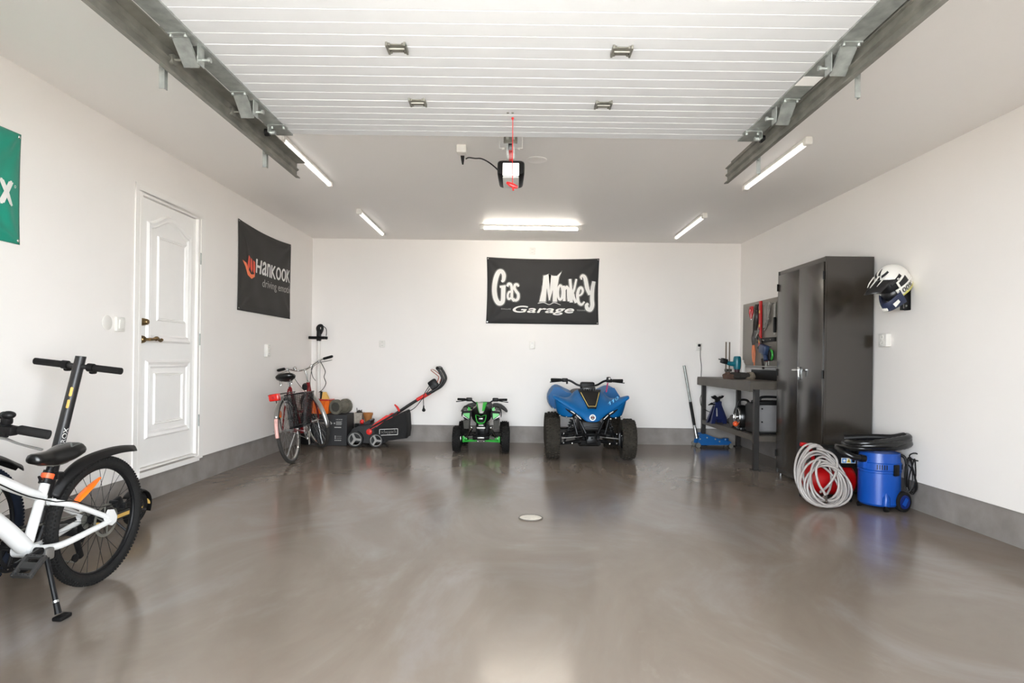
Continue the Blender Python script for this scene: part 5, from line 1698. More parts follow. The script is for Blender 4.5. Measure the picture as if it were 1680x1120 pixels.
    g = G(); g.tube([ks + (ke - ks) * 0.76, ks + (ke - ks) * 0.80], 0.012, 10); g.build('collar', 'alu', k_)
    g = G(); g.tube([ks + (ke - ks) * 0.8, ke], [0.011, 0.013], 10); g.rbox(ke + Vector((-0.01, 0.008, -0.016)), (0.065, 0.04, 0.018), 0.006); g.build('foot', 'black_plastic', k_)
    return b

mountain_bike('white mountain bike with orange spoke reflector parked at the left front', (-2.025, 2.958, 0.0), R(-92.5), R(-0.9), 'white_paint', 'rubber', False)
mountain_bike('bicycle with navy tyres behind the white bike, cut off by the picture edge', (-2.435, 2.70, 0.0), -PI / 2, R(-1), 'black_gloss', 'navy_rubber', True)

# ------------------------------------------------------------------ kick scooter
M['scooter_black'] = mat('scooter_graphite', (44, 43, 43), 0.38, 0.3, var=0.08)
ks_ = thing('electric_scooter', 'dark grey electric scooter with yellow marks behind the white bike', 'scooter', (-2.485, 3.98, 0), -PI / 2, R(-6.0))
g = G()
g.rbox((0.36, 0, 0.135), (0.56, 0.15, 0.05), 0.018); g.tube(sp([(0.62, 0, 0.14), (0.72, 0, 0.17), (0.80, 0, 0.27)], 5), [0.035, 0.034, 0.03], 12); g.tube([(0.085, 0.06, 0.13), (0.0, 0.06, 0.11)], 0.014, 8); g.tube([(0.085, -0.06, 0.13), (0.0, -0.06, 0.11)], 0.014, 8)
g.build('deck', 'scooter_black', ks_)
g = G(); g.rbox((0.36, 0, 0.162), (0.5, 0.125, 0.006), 0.002); g.build('deck_mat', 'rubber', ks_)
g = G()
for s in (-1, 1):
    g.box((0.30, s * 0.076, 0.14), (0.50, 0.003, 0.022))
g.build('deck_stripe', 'yellow', ks_, label='yellow stripe along the deck edge')
top = Vector((0.66, 0, 1.10)); bot = Vector((0.82, 0, 0.24))
g = G(); g.tube([bot, top], [0.03, 0.0255], 18); g.tube([bot, bot + (top - bot) * 0.07], 0.036, 18); g.lathe([(0.002, 0.0), (0.0255, 0.0), (0.026, -0.01)], tuple(top + Vector((0, 0, 0.004))), 'Z', 18)
sm = g.build('stem', 'scooter_black', ks_)
dn = (top - bot).normalized(); side = Vector((-dn.z, 0, dn.x))
for a, c in ((0.672, 0.735), (0.746, 0.812)):
    g = G()
    p0 = bot + (top - bot) * a; p1 = bot + (top - bot) * c
    fwd = (Vector((0.0, 1.0, 0)) * 0.42 - side * 0.9).normalized()
    g.tube([p0 + fwd * 0.0195, p0 + fwd * 0.0195 + dn * 0.008, p1 + fwd * 0.0190 - dn * 0.008, p1 + fwd * 0.0190], [0.005, 0.0095, 0.0095, 0.005], 12); g.build('stem_mark', 'yellow', sm, label='yellow oblong mark')
g = G()
def stemtext(x, z):
    p = bot + (top - bot) * x
    a = 0.10 + z / 0.027
    r = 0.0285
    return p + (Vector((0, 1, 0)) * math.cos(a) - side * math.sin(a)) * r
glyphs(g, 'DUROX', (0.405, 0.56, -0.004, 0.018), lambda x, z: stemtext(x, z), bold=0.03)
g.build('lettering', 'white_print', sm, label='white lettering')
g = G(); g.tube([top + Vector((0.012, -0.235, -0.05)), top + Vector((0.012, 0.235, -0.05))], 0.013, 12); hb_ = g.build('handlebar', 'scooter_black', ks_)
for s in (-1, 1):
    g = G(); g.tube([top + Vector((0.012, s * 0.09, -0.05)), top + Vector((0.012, s * 0.235, -0.05)), top + Vector((0.012, s * 0.238, -0.05))], [0.0185, 0.0185, 0.012], 14); g.build('grip', 'rubber', hb_)
    g = G(); g.cyl(top + Vector((0.012, s * 0.055, -0.05)), top + Vector((0.012, s * 0.085, -0.05)), 0.023, n=16); g.rbox(top + Vector((-0.008, s * 0.07, -0.07)), (0.04, 0.025, 0.03), 0.008); g.build('control', 'black_plastic', hb_)
for x in (0.0, 0.885):
    g = G(); g.torus((x, 0, 0.11), 'Y', 0.085, 0.025, 36, 10); w = g.build('tyre', 'rubber', ks_)
    g = G(); g.lathe([(0.01, -0.022), (0.066, -0.018), (0.066, 0.018), (0.01, 0.022)], (x, 0, 0.11), 'Y', 24); g.build('hub', 'scooter_black', w)
for s in (-1, 1):
    g = G(); g.tube([(0.83, s * 0.035, 0.23), (0.885, s * 0.042, 0.11)], 0.014, 8); g.build('fork', 'scooter_black', ks_)
for x, a0, a1 in ((0.0, R(40), R(200)), (0.885, R(20), R(140))):
    rings = []
    for i in range(14):
        a = a0 + (a1 - a0) * i / 13
        rings.append([Vector((x + (0.128 - 0.012 * u * u) * math.cos(a), 0.038 * u, 0.11 + (0.128 - 0.012 * u * u) * math.sin(a))) for u in (-1, -0.6, 0, 0.6, 1)])
    g = G(); g.loft(rings, closed=False); g.build('fender', 'black_plastic', ks_, ang=60, solid=0.004)
g = G(); g.rbox((-0.125, 0.012, 0.13), (0.012, 0.03, 0.035), 0.004); g.build('reflector', 'yellow', ks_, label='yellow rear reflector')
g = G(); g.tube([(0.30, 0.07, 0.11), (0.27, 0.15, 0.035)], 0.007, 8); g.build('kickstand', 'black_metal', ks_)
# ------------------------------------------------------------------ red city bicycle in the back left corner
M['bike_red'] = mat('bicycle_dark_red', (122, 14, 20), 0.3, var=0.08, coat=0.3)
M['tyre_grey'] = mat('city_tyre', (48, 46, 43), 0.8, var=0.15)
rbk = thing('bicycle', 'old red city bicycle with a wire side basket leaning in the back left corner', 'bicycle', (-2.315, 6.36, 0), PI / 2 + R(2.8), R(-8.2))
RW = 0.345; FX = 1.07
def steer_m(ang, extra=0.0):
    p = Vector((0.955, 0, 0.66)); ax = Vector((-0.05, 0, 0.2)).normalized()
    return Matrix.Translation(p) @ Matrix.Rotation(ang, 4, ax) @ Matrix.Rotation(extra, 4, 'X') @ Matrix.Translation(-p)
SM = steer_m(R(38))
wheel(rbk, 0, RW, RW, 0.018, 'tyre_grey', 'chrome', 'alu', nsp=32, rim_w=0.012, hub_m='alu')
fw = wheel(rbk, FX, RW, RW, 0.018, 'tyre_grey', 'chrome', 'alu', nsp=32, rim_w=0.012, hub_m='alu')
fw.matrix_local = SM
bb = Vector((0.46, 0, 0.285)); st = Vector((0.228, 0, 0.795)); h0 = Vector((0.965, 0, 0.62)); h1 = Vector((0.915, 0, 0.82))
g = G()
g.tube([bb, st], 0.0155, 14); g.tube([h0, h1], 0.019, 16)
g.tube(sp([bb, (0.70, 0, 0.43), h0 + Vector((0, 0, 0.02))], 6), 0.016, 14)
g.tube(sp([st + (bb - st) * 0.55, (0.62, 0, 0.52), h1 + Vector((0.01, 0, -0.05))], 6), 0.0145, 12)
g.cyl(bb + Vector((0, -0.04, 0)), bb + Vector((0, 0.04, 0)), 0.024)
for s in (-1, 1):
    g.tube(sp([bb + Vector((-0.02, s * 0.025, 0)), (0.25, s * 0.045, 0.31), (0.0, s * 0.062, RW)], 5), [0.010, 0.009, 0.008], 8)
    g.tube(sp([st + Vector((0.0, s * 0.014, -0.02)), (0.12, s * 0.045, 0.58), (0.0, s * 0.062, RW)], 5), [0.009, 0.008, 0.008], 8)
g.build('frame', 'bike_red', rbk)
g = G(); g.X = SM
for s in (-1, 1):
    g.tube(sp([h0 + Vector((0.005, s * 0.03, -0.01)), (1.0, s * 0.045, 0.50), (FX, s * 0.052, RW)], 6), [0.013, 0.012, 0.008], 10)
g.rbox(h0 + Vector((0.004, 0, -0.012)), (0.04, 0.09, 0.025), 0.008)
g.build('fork', 'bike_red', rbk)
def fender(root, cx, a0, a1, r, name, m, M4=None, w=0.026, label=None):
    rings = []
    n = 28
    for i in range(n + 1):
        a = a0 + (a1 - a0) * i / n
        rings.append([Vector((cx + (r - 0.016 * u * u) * math.cos(a), w * u, RW + (r - 0.016 * u * u) * math.sin(a))) for u in (-1, -0.7, -0.35, 0, 0.35, 0.7, 1)])
    g = G(); g.X = M4
    g.loft(rings, closed=False)
    return g.build(name, m, root, ang=60, solid=0.002, label=label)
fender(rbk, 0, R(25), R(154), RW + 0.018, 'mudguard', 'alu', w=0.022)
M['tail_white'] = mat('mudguard_tail', (226, 176, 168), 0.4, var=0.1)
fender(rbk, 0, R(154.5), R(186), RW + 0.019, 'mudguard_tail', 'tail_white', w=0.019, label='pale pink tail of the rear mudguard')
fender(rbk, FX, R(40), R(196), RW + 0.018, 'mudguard', 'alu', SM)
g = G()
for s in (-1, 1):
    for a in (R(175), R(110), R(40)):
        g.tube([(0.0, s * 0.06, RW), ((RW + 0.012) * math.cos(a), s * 0.028, RW + (RW + 0.012) * math.sin(a))], 0.003, 6)
g.build('stay', 'alu', rbk)
g = G(); g.X = SM
for s in (-1, 1):
    for a in (R(185), R(115)):
        g.tube([(FX, s * 0.055, RW), (FX + (RW + 0.012) * math.cos(a), s * 0.028, RW + (RW + 0.012) * math.sin(a))], 0.003, 6)
g.build('stay', 'alu', rbk)
g = G(); g.tube([st, (0.213, 0, 0.86)], 0.0125, 12); g.build('seat_post', 'chrome', rbk)
g = G(); sc = Vector((0.20, 0, 0.905)); g.loft([[p + sc for p in r] for r in saddle_mesh(0.26, 0.105, 0.025, 0.085)])
sd = g.build('saddle', 'black_gloss', rbk, ang=70)
g = G()
for s in (-1, 1):
    pts = []
    for i in range(40):
        a = i / 39 * 2 * PI * 4
        pts.append((sc.x - 0.08 + 0.014 * math.cos(a), s * 0.055 + 0.014 * math.sin(a), sc.z - 0.09 + 0.06 * i / 39))
    g.tube(pts, 0.0028, 6)
g.build('springs', 'chrome', sd)
# quill stem, bar, grips (steered and twisted)
BM = steer_m(R(36))
g = G(); g.X = steer_m(R(36)); g.tube([h1, (0.895, 0, 0.90), (0.89, 0, 0.955)], 0.011, 12); g.tube(sp([(0.89, 0, 0.95), (0.915, 0, 0.972), (0.945, 0, 0.975)], 4), 0.012, 10); g.build('stem', 'chrome', rbk)
g = G(); g.X = BM
bar = [(0.80, 0.325, 1.04), (0.845, 0.25, 1.04), (0.90, 0.18, 1.03), (0.95, 0.10, 0.995), (0.945, 0.04, 0.978), (0.945, -0.04, 0.978), (0.95, -0.10, 0.995), (0.90, -0.18, 1.03), (0.845, -0.25, 1.04), (0.80, -0.325, 1.04)]
g.tube(sp(bar, 6), 0.0105, 12); hb = g.build('handlebar', 'chrome', rbk)
for s in (-1, 1):
    g = G(); g.X = BM; g.tube([(0.792, s * 0.335, 1.04), (0.80, s * 0.325, 1.04), (0.85, s * 0.243, 1.04), (0.855, s * 0.236, 1.04)], [0.012, 0.0165, 0.016, 0.012], 12); g.build('grip', 'rubber', hb)
    g = G(); g.X = BM; g.rbox((0.89, s * 0.195, 1.025), (0.03, 0.03, 0.03), 0.006); g.tube(sp([(0.90, s * 0.20, 1.015), (0.875, s * 0.26, 1.005), (0.835, s * 0.33, 1.0)], 5), [0.006, 0.005, 0.005], 8); g.build('brake_lever', 'alu', hb)
g = G(); g.X = BM; g.sph((0.955, 0.09, 1.02), (0.026, 0.026, 0.018)); g.cyl((0.955, 0.09, 0.995), (0.955, 0.09, 1.015), 0.012); g.build('bell', 'chrome', hb)
for k, s in ((0.0, 1), (0.02, -1)):
    g = G(); g.X = BM
    g.tube(sp([(0.90, s * 0.19, 1.01), (1.0, s * 0.13, 0.95 + k), (1.04, s * 0.07, 0.82), (0.99, s * 0.03, 0.70), (0.98, 0, 0.64)], 7), 0.003, 6); g.build('cable', 'black_plastic', hb)
g = G(); g.X = SM; g.lathe([(0.005, -0.05), (0.028, -0.045), (0.042, 0.0), (0.044, 0.012), (0.002, 0.014)], (1.02, 0, 0.775), 'X', 20); g.tube([(0.97, 0, 0.72), (0.99, 0, 0.745)], 0.006, 8); g.build('headlight', 'black_plastic', rbk)
g = G(); g.lathe([(0.01, -0.016), (0.034, -0.014), (0.034, 0.014), (0.01, 0.016)], (0.95, 0.05, 0.76), 'X', 18); g.build('horn', 'black_plastic', rbk)
# rack, basket, lamp, reflector
g = G()
for s in (-1, 1):
    g.tube(sp([(0.24, s * 0.045, 0.735), (0.05, s * 0.06, 0.735), (-0.26, s * 0.06, 0.735), (-0.30, s * 0.03, 0.735)], 5), 0.005, 8)
    g.tube([(-0.08, s * 0.06, 0.735), (-0.005, s * 0.064, RW + 0.02)], 0.005, 8)
for x in (-0.26, -0.15, -0.04, 0.08):
    g.tube([(x, -0.06, 0.735), (x, 0.06, 0.735)], 0.004, 6)
g.tube([(0.24, -0.045, 0.735), (0.27, 0, 0.70), (0.24, 0.045, 0.735)], 0.004, 6)
g.build('rack', 'black_metal', rbk)
g = G()
def bpt(u, v, w):    # u along x 0..1, v out from wheel 0..1, w height 0..1 (tapering down)
    tx = 0.80 + 0.20 * w
    tv = 0.66 + 0.34 * w
    return Vector((-0.02 + (u - 0.5) * 0.36 * tx, -0.072 - 0.195 * v * tv, 0.375 + 0.34 * w))
for i in range(19):
    u = i / 18
    g.tube([bpt(u, 1, 0), bpt(u, 1, 1)], 0.0019, 5); g.tube([bpt(u, 0, 0), bpt(u, 0, 1)], 0.0019, 5); g.tube([bpt(u, 0, 0), bpt(u, 1, 0)], 0.0019, 5)
for i in range(11):
    v = i / 10
    for u in (0, 1):
        g.tube([bpt(u, v, 0), bpt(u, v, 1)], 0.0019, 5)
for j in range(21):
    w = j / 20
    g.tube([bpt(0, 0, w), bpt(1, 0, w), bpt(1, 1, w), bpt(0, 1, w), bpt(0, 0, w)], 0.0060 if j in (0, 20) else 0.0019, 6)
for v in (0.35, 0.7):
    g.tube([bpt(0, v, 0), bpt(1, v, 0)], 0.0019, 5)
g.build('basket', 'black_metal', rbk, label='black wire side basket')
g = G(); g.rbox((-0.345, -0.02, 0.71), (0.05, 0.10, 0.07), 0.014)
lm = g.build('rear_lamp', 'red_lens', rbk, label='red rear lamp')
g = G(); g.rbox((-0.372, -0.02, 0.71), (0.006, 0.034, 0.030), 0.003); g.rbox((-0.315, -0.02, 0.71), (0.014, 0.102, 0.072), 0.004); g.build('lamp_holder', 'red', lm)
g = G(); g.lathe([(0.002, -0.006), (0.036, -0.006), (0.038, 0.0), (0.002, 0.004)], (-0.13, 0.018, 0.53), 'Y', 20); g.build('wheel_reflector', 'orange', rbk, label='orange spoke reflector')
# drivetrain
g = G()
g.lathe([(0.07, -0.002), (0.09, -0.002), (0.09, 0.002), (0.07, 0.002)], (bb.x, -0.046, bb.z), 'Y', 36, closed=True)
for i in range(5):
    a = 2 * PI * i / 5
    g.cyl((bb.x, -0.046, bb.z), (bb.x + 0.08 * math.cos(a), -0.046, bb.z + 0.08 * math.sin(a)), 0.006, n=8)
g.lathe([(0.088, -0.012), (0.106, -0.010), (0.106, 0.004), (0.10, 0.004)], (bb.x, -0.05, bb.z), 'Y', 36, closed=True)
g.build('chainring', 'chrome', rbk)
for s, dx, dz in ((-1, -0.05, -0.155), (1, 0.05, 0.155)):
    g = G(); g.tube([bb + Vector((0, s * 0.06, 0)), bb + Vector((dx, s * 0.075, dz))], [0.011, 0.009], 10); g.cyl(bb + Vector((0, s * 0.03, 0)), bb + Vector((0, s * 0.07, 0)), 0.014); g.build('crank', 'chrome', rbk)
    pedal(rbk, bb + Vector((dx, s * 0.085, dz)), s, False).build('pedal', 'black_plastic', rbk)
g = G(); g.tube(sp([(bb.x, -0.046, bb.z + 0.09), (0.2, -0.048, 0.375), (0, -0.05, RW + 0.03)], 4), 0.004, 6); g.tube(sp([(bb.x, -0.046, bb.z - 0.09), (0.2, -0.048, 0.26), (0, -0.05, RW - 0.03)], 4), 0.004, 6); g.build('chain', 'steel_dull', rbk)
g = G(); g.tube([(0.36, 0.04, 0.30), (0.30, 0.15, 0.04), (0.28, 0.16, 0.035)], 0.008, 8); g.build('kickstand', 'alu', rbk)

# ------------------------------------------------------------------ pole tool in the corner
pt_ = thing('pole_tool', 'tall white pole tool with a black D-handle standing in the back left corner', 'tool', (-2.60, 8.03, 0))
g = G(); g.tube([(0.01, 0, 0.02), (0.0, 0, 1.34)], 0.0225, 18); g.tube([(0.0, 0, 0.93), (0.0, 0, 0.95)], 0.026, 18); g.build('pole', 'plastic_white', pt_)
g = G(); g.lathe([(0.09, 0.0), (0.10, 0.015), (0.07, 0.05), (0.03, 0.07)], (0.01, 0, 0), 'Z', 24); g.build('foot', 'black_plastic', pt_)
g = G()
g.rbox((0.0, 0, 1.40), (0.055, 0.055, 0.16), 0.015)
g.tube(sp([(0.0, 0, 1.44), (-0.012, 0.0, 1.49), (0.002, 0.0, 1.52), (0.032, 0.0, 1.525), (0.045, 0, 1.49), (0.03, 0.0, 1.44), (0.01, 0, 1.41)], 6), [0.028, 0.026, 0.022, 0.020, 0.018, 0.018, 0.018], 12)
g.tube([(-0.125, -0.02, 1.365), (0.085, -0.02, 1.365)], [0.019, 0.021], 14)
g.build('handle', 'black_plastic', pt_)
g = G(); g.tube(sp([(0.05, 0, 1.525), (0.09, 0, 1.49), (0.10, 0.0, 1.44), (0.095, 0, 1.39)], 6), 0.0045, 7); g.rbox((0.097, 0, 1.365), (0.036, 0.03, 0.04), 0.01); g.build('power_plug', 'black_plastic', pt_)
g = G()
g.tube(sp([(-0.05, -0.05, 1.02), (-0.075, -0.05, 0.95), (-0.06, -0.05, 0.86), (-0.02, -0.05, 0.80)], 6), 0.004, 6)
g.tube(sp([(0.03, -0.03, 1.06), (0.07, -0.03, 0.99), (0.10, -0.03, 0.92), (0.085, -0.03, 0.85), (0.11, -0.03, 0.77), (0.07, -0.03, 0.69), (0.02, -0.03, 0.65)], 6), 0.0045, 6)
g.build('cable', 'black_plastic', pt_)

# ------------------------------------------------------------------ boxes and clutter
M['carton_black'] = mat('black_carton', (34, 33, 34), 0.6, var=0.08)
cx = thing('carton', 'black cardboard box with small white printing on the floor behind the red bicycle', 'box', (-2.315, 7.83, 0))
g = G(); g.rbox((0, 0, 0.195), (0.40, 0.34, 0.39), 0.006); g.box((0, 0, 0.391), (0.39, 0.006, 0.002)); g.build('box', 'carton_black', cx, flat=True)
g = G()
yf = -0.1712
def bar(x0, x1, z0, z1):
    g.box(((x0 + x1) / 2, yf, (z0 + z1) / 2), (x1 - x0, 0.001, z1 - z0))
glyphs(g, 'HOME', (0.065, 0.145, 0.322, 0.338), lambda x, z: (x, yf, z))
for i in range(4):
    bar(0.065, 0.14 - 0.008 * (i % 2), 0.300 - 0.0125 * i, 0.306 - 0.0125 * i)
bar(0.045, 0.13, 0.225, 0.238); g.lathe([(0.001, -0.001), (0.010, -0.001), (0.010, 0)], (0.045, yf, 0.282), 'Y', 14)
for i in range(2):
    bar(0.05, 0.064, 0.09 + 0.022 * i, 0.104 + 0.022 * i); bar(0.07, 0.135, 0.096 + 0.022 * i, 0.099 + 0.022 * i)
for i in range(4):
    bar(0.05 + 0.022 * i, 0.064 + 0.022 * i, 0.062, 0.076)
g.add([(-0.12, yf, 0.29), (-0.02, yf, 0.29), (-0.035, yf, 0.24), (-0.06, yf, 0.262)], [(0, 1, 2, 3)]); g.add([(-0.01, yf, 0.31), (0.02, yf, 0.28), (0.0, yf, 0.262)], [(0, 1, 2)])
bar(-0.09, -0.085, 0.295, 0.32); bar(-0.07, -0.065, 0.295, 0.315)
g.build('printing', 'grey_print', cx, flat=True, label='small white printed text and marks')
bc = thing('tool_case', 'low black case on the floor under the orange box in the back left corner', 'case', (-2.625, 7.84, 0))
g = G(); g.rbox((0, 0, 0.19), (0.19, 0.24, 0.38), 0.02); g.build('body', 'black_plastic', bc)
g = G(); g.box((0, -0.122, 0.25), (0.17, 0.006, 0.012)); g.box((0, -0.124, 0.30), (0.08, 0.012, 0.03)); g.build('latch', 'black_metal', bc, flat=True)
ob = thing('toolbox', 'orange plastic box sitting on the black case beside the white pole', 'toolbox', (-2.50, 7.83, 0.392), 0.0)
g = G()
g.loft([[Vector((x * k, y * k2, z)) for x, y in ((-0.14, -0.10), (0.14, -0.10), (0.14, 0.10), (-0.14, 0.10))] for z, k, k2 in ((0.0, 0.86, 0.9), (0.004, 0.88, 0.92), (0.165, 1.0, 1.0), (0.17, 1.0, 1.0))])
for x in (-0.08, 0.0, 0.08):
    g.box((x, -0.10, 0.09), (0.008, 0.014, 0.14))
g.build('body', 'orange', ob, flat=True)
g = G(); g.rbox((0, 0, 0.174), (0.30, 0.215, 0.014), 0.005); g.build('lid', 'red', ob)
yw = thing('plastic_wedge', 'yellow plastic wedge standing on the orange box beside the white pole', 'wedge', (-2.45, 7.84, 0.573))
g = G(); g.prism([(-0.035, 0), (0.055, 0), (0.01, 0.09), (-0.02, 0.09)], -0.03, 0.03); g.build('body', 'yellow', yw, flat=True)
g = G(); g.rbox((-0.045, 0, 0.05), (0.025, 0.04, 0.10), 0.006); g.build('grip', 'black_plastic', yw)
# ribbed wheel pair on the carton
M['rib_grey'] = mat('ribbed_grey_plastic', (104, 100, 88), 0.6, var=0.2, scale=20)
M['rib_dark'] = mat('dark_grey_plastic', (66, 64, 58), 0.6, var=0.2, scale=20)
wp = thing('wheel_set', 'pair of grey ribbed wheels joined by a drum lying on the black carton', 'wheel set', (-2.265, 7.74, 0.482), R(-68 + 90 - 90) + 0.0)
wp.rotation_euler = (0, 0, R(71))      # local x runs along the axle, away from the camera
g = G()
g.lathe([(0.05, 0.0), (0.072, 0.01), (0.072, 0.17), (0.05, 0.18)], (0, 0, 0), 'X', 24)
for i in range(6):
    a = 2 * PI * i / 6
    g.box((0.09, 0.072 * math.cos(a), 0.072 * math.sin(a)), (0.14, 0.012, 0.012), rot=(a, 0, 0))
dm = g.build('drum', 'rib_grey', wp)
for x0 in (-0.03, 0.165):
    g = G()
    g.lathe([(0.012, 0.004), (0.05, 0.004), (0.062, -0.006), (0.086, -0.006), (0.088, 0.0), (0.088, 0.042), (0.03, 0.045)], (x0, 0, 0), 'X', 36)
    for i in range(26):
        a = 2 * PI * i / 26
        g.box((x0 + 0.02, 0.089 * math.cos(a), 0.089 * math.sin(a)), (0.05, 0.010, 0.012), rot=(a, 0, 0))
    w = g.build('wheel', 'rib_grey', wp)
    g = G(); g.lathe([(0.002, -0.012), (0.058, -0.008), (0.064, 0.004), (0.064, 0.03)], (x0, 0, 0), 'X', 24); g.build('hub', 'rib_dark', w)
lc = thing('crate', 'low black crate on the floor between the black carton and the scarifier', 'crate', (-1.985, 8.055, 0))
g = G(); g.rbox((0, 0, 0.008), (0.22, 0.16, 0.016), 0.004)
for sx in (-1, 1):
    g.box((sx * 0.107, 0, 0.125), (0.006, 0.16, 0.25)); g.box((0, sx * 0.077, 0.125), (0.22, 0.006, 0.25))
g.box((0, 0, 0.245), (0.214, 0.152, 0.006))
g.build('body', 'black_plastic', lc, flat=True)
tb = thing('plastic_tub', 'cloudy grey plastic tub with odds and ends on the low black crate', 'tub', (-2.06, 8.055, 0.249))
M['tub_grey'] = mat('cloudy_plastic', (168, 158, 146), 0.4, var=0.2, scale=30)
g = G(); g.loft([[Vector((x * k, y * k, z)) for x, y in ((-0.052, -0.07), (0.052, -0.07), (0.052, 0.07), (-0.052, 0.07))] for z, k in ((0, 0.86), (0.13, 1.0), (0.135, 1.05), (0.138, 1.0), (0.11, 0.93))]); g.build('tub', 'tub_grey', tb, flat=True)
g = G(); lump(g, (0, 0, 0.13), (0.04, 0.05, 0.035), 21); g.cyl((-0.02, -0.02, 0.13), (-0.03, -0.02, 0.2), 0.004); g.cyl((0.02, -0.02, 0.13), (0.035, -0.02, 0.175), 0.006); g.build('clutter', 'tool_dark', tb)
fp = thing('flower_pot', 'small terracotta flower pot on the low black crate behind the scarifier', 'pot', (-1.945, 8.055, 0.249))
g = G(); g.lathe([(0.03, 0.0), (0.038, 0.002), (0.055, 0.105), (0.062, 0.105), (0.064, 0.135), (0.056, 0.135), (0.05, 0.105), (0.03, 0.02)], (0, 0, 0), 'Z', 24); g.build('pot', mat('terracotta', (178, 116, 62), 0.8, var=0.12), fp)

# ------------------------------------------------------------------ scarifier
M['scar_black'] = mat('scarifier_black', (22, 21, 22), 0.45, var=0.1)
M['bag_black'] = mat('bag_cloth', (20, 19, 19), 0.85, var=0.12, scale=18, bump=0.3, bscale=40)
M['scar_grey'] = mat('scarifier_grey', (150, 148, 144), 0.45, var=0.05)
M['scar_red'] = mat('scarifier_red', (216, 40, 34), 0.4, var=0.06)
sf = thing('scarifier', 'black and red electric lawn scarifier with a grass bag by the back wall', 'scarifier', (-1.825, 7.74, 0))
g = G()
g.prism([(-0.215, 0.06), (-0.235, 0.16), (-0.20, 0.225), (-0.11, 0.262), (0.04, 0.262), (0.12, 0.24), (0.19, 0.16), (0.20, 0.06), (0.05, 0.045)], -0.15, 0.17)
g.rbox((-0.03, 0.0, 0.255), (0.22, 0.24, 0.05), 0.02)
g.build('deck', 'scar_black', sf, ang=30)
for x, r in ((-0.155, 0.100), (0.105, 0.088)):
    for s in (-1, 1):
        yc = -0.175 if s < 0 else 0.195
        g = G(); g.lathe([(r * 0.80, -0.026), (r * 0.96, -0.026), (r, -0.018), (r, 0.02), (r * 0.94, 0.026), (r * 0.80, 0.026)], (x, yc, r), 'Y', 36, closed=True)
        w = g.build('wheel', 'scar_black', sf)
        g = G()
        yo = yc - s * -0.0
        g.lathe([(r * 0.72, -0.024), (r * 0.82, -0.024), (r * 0.82, 0.024), (r * 0.72, 0.024)], (x, yc, r), 'Y', 36, closed=True)
        for k in range(3):
            a = R(115) + k * 2 * PI / 3
            d = Vector((math.cos(a), 0, math.sin(a)))
            q = Matrix.Rotation(-a, 3, 'Y')
            g.box(Vector((x, yc + s * 0.016, r)) + d * r * 0.40, (r * 0.76, 0.014, r * 0.27), rot=q)
        g.cyl((x, yc + s * 0.008, r), (x, yc + s * 0.026, r), r * 0.2, n=16)
        g.build('spoke_wheel', 'scar_grey', w, ang=25)
g = G(); g.lathe([(0.004, -0.012), (0.022, -0.012), (0.036, -0.004), (0.038, 0.006)], (0.01, -0.155, 0.19), 'Y', 24)
for i in range(8):
    a = 2 * PI * i / 8
    g.box((0.01 + 0.026 * math.cos(a), -0.166, 0.19 + 0.026 * math.sin(a)), (0.018, 0.008, 0.006), rot=(0, -a, 0))
g.build('knob', 'scar_red', sf, label='red disc knob')
g = G(); g.sph((-0.105, -0.06, 0.305), (0.026, 0.024, 0.028)); kb = g.build('lever_knob', 'scar_red', sf, label='red lever knob')
g = G(); g.tube([(-0.13, -0.06, 0.245), (-0.105, -0.06, 0.30)], 0.006, 8); g.build('lever', 'alu', kb)
g = G(); g.prism([(-0.085, 0.27), (0.0, 0.26), (0.015, 0.325), (-0.005, 0.335), (-0.06, 0.30)], -0.10, 0.12); g.build('flap', 'scar_black', sf, ang=30)
for yy in (-0.15, 0.17):
    g = G()
    g.prism([(0.01, 0.235), (0.04, 0.225), (0.30, 0.375), (0.27, 0.40), (0.22, 0.40), (0.10, 0.315)], yy - 0.015, yy + 0.015)
    g.build('brace', 'scar_red', sf, ang=30, label='red handle brace')
for yy in (-0.16, 0.18):
    g = G()
    g.tube(sp([(0.02, yy, 0.235), (0.30, yy, 0.40), (0.55, yy, 0.565), (0.79, yy, 0.705), (0.87, yy, 0.765), (0.915, yy, 0.85), (0.895, yy, 0.92), (0.855, yy, 0.985)], 6), [0.013, 0.013, 0.014, 0.015, 0.017, 0.018, 0.018, 0.017], 12)
    g.build('handle_arm', 'scar_black', sf)
    g = G(); g.tube([(0.60, yy, 0.595), (0.72, yy, 0.668)], 0.022, 12); g.cyl((0.66, yy - 0.024, 0.63), (0.66, yy - 0.02, 0.63), 0.006); g.build('clamp', 'scar_red', sf, label='red clamp sleeve')
    if yy > 0: continue
    g = G(); g.tube([(0.385, yy, 0.45), (0.36, yy - 0.01, 0.50), (0.325, yy - 0.01, 0.535)], [0.015, 0.014, 0.009], 10); g.build('lever', 'scar_red', sf, label='red quick lever')
g = G(); g.tube(sp([(0.855, -0.16, 0.985), (0.845, -0.12, 0.995), (0.845, 0.14, 0.995), (0.855, 0.18, 0.985)], 5), 0.021, 12); g.tube([(0.80, -0.16, 0.71), (0.80, 0.18, 0.71)], 0.014, 10); g.build('grip', 'black_plastic', sf)
g = G(); g.tube(sp([(0.84, -0.14, 0.80), (0.865, -0.14, 0.875), (0.85, -0.135, 0.90), (0.765, -0.12, 0.965), (0.765, 0.14, 0.965), (0.85, 0.155, 0.90), (0.865, 0.16, 0.875), (0.84, 0.16, 0.80)], 5), 0.005, 8); g.build('bail', mat('copper_wire_bail', (170, 92, 74), 0.35, 0.4), sf, label='copper coloured switch bail')
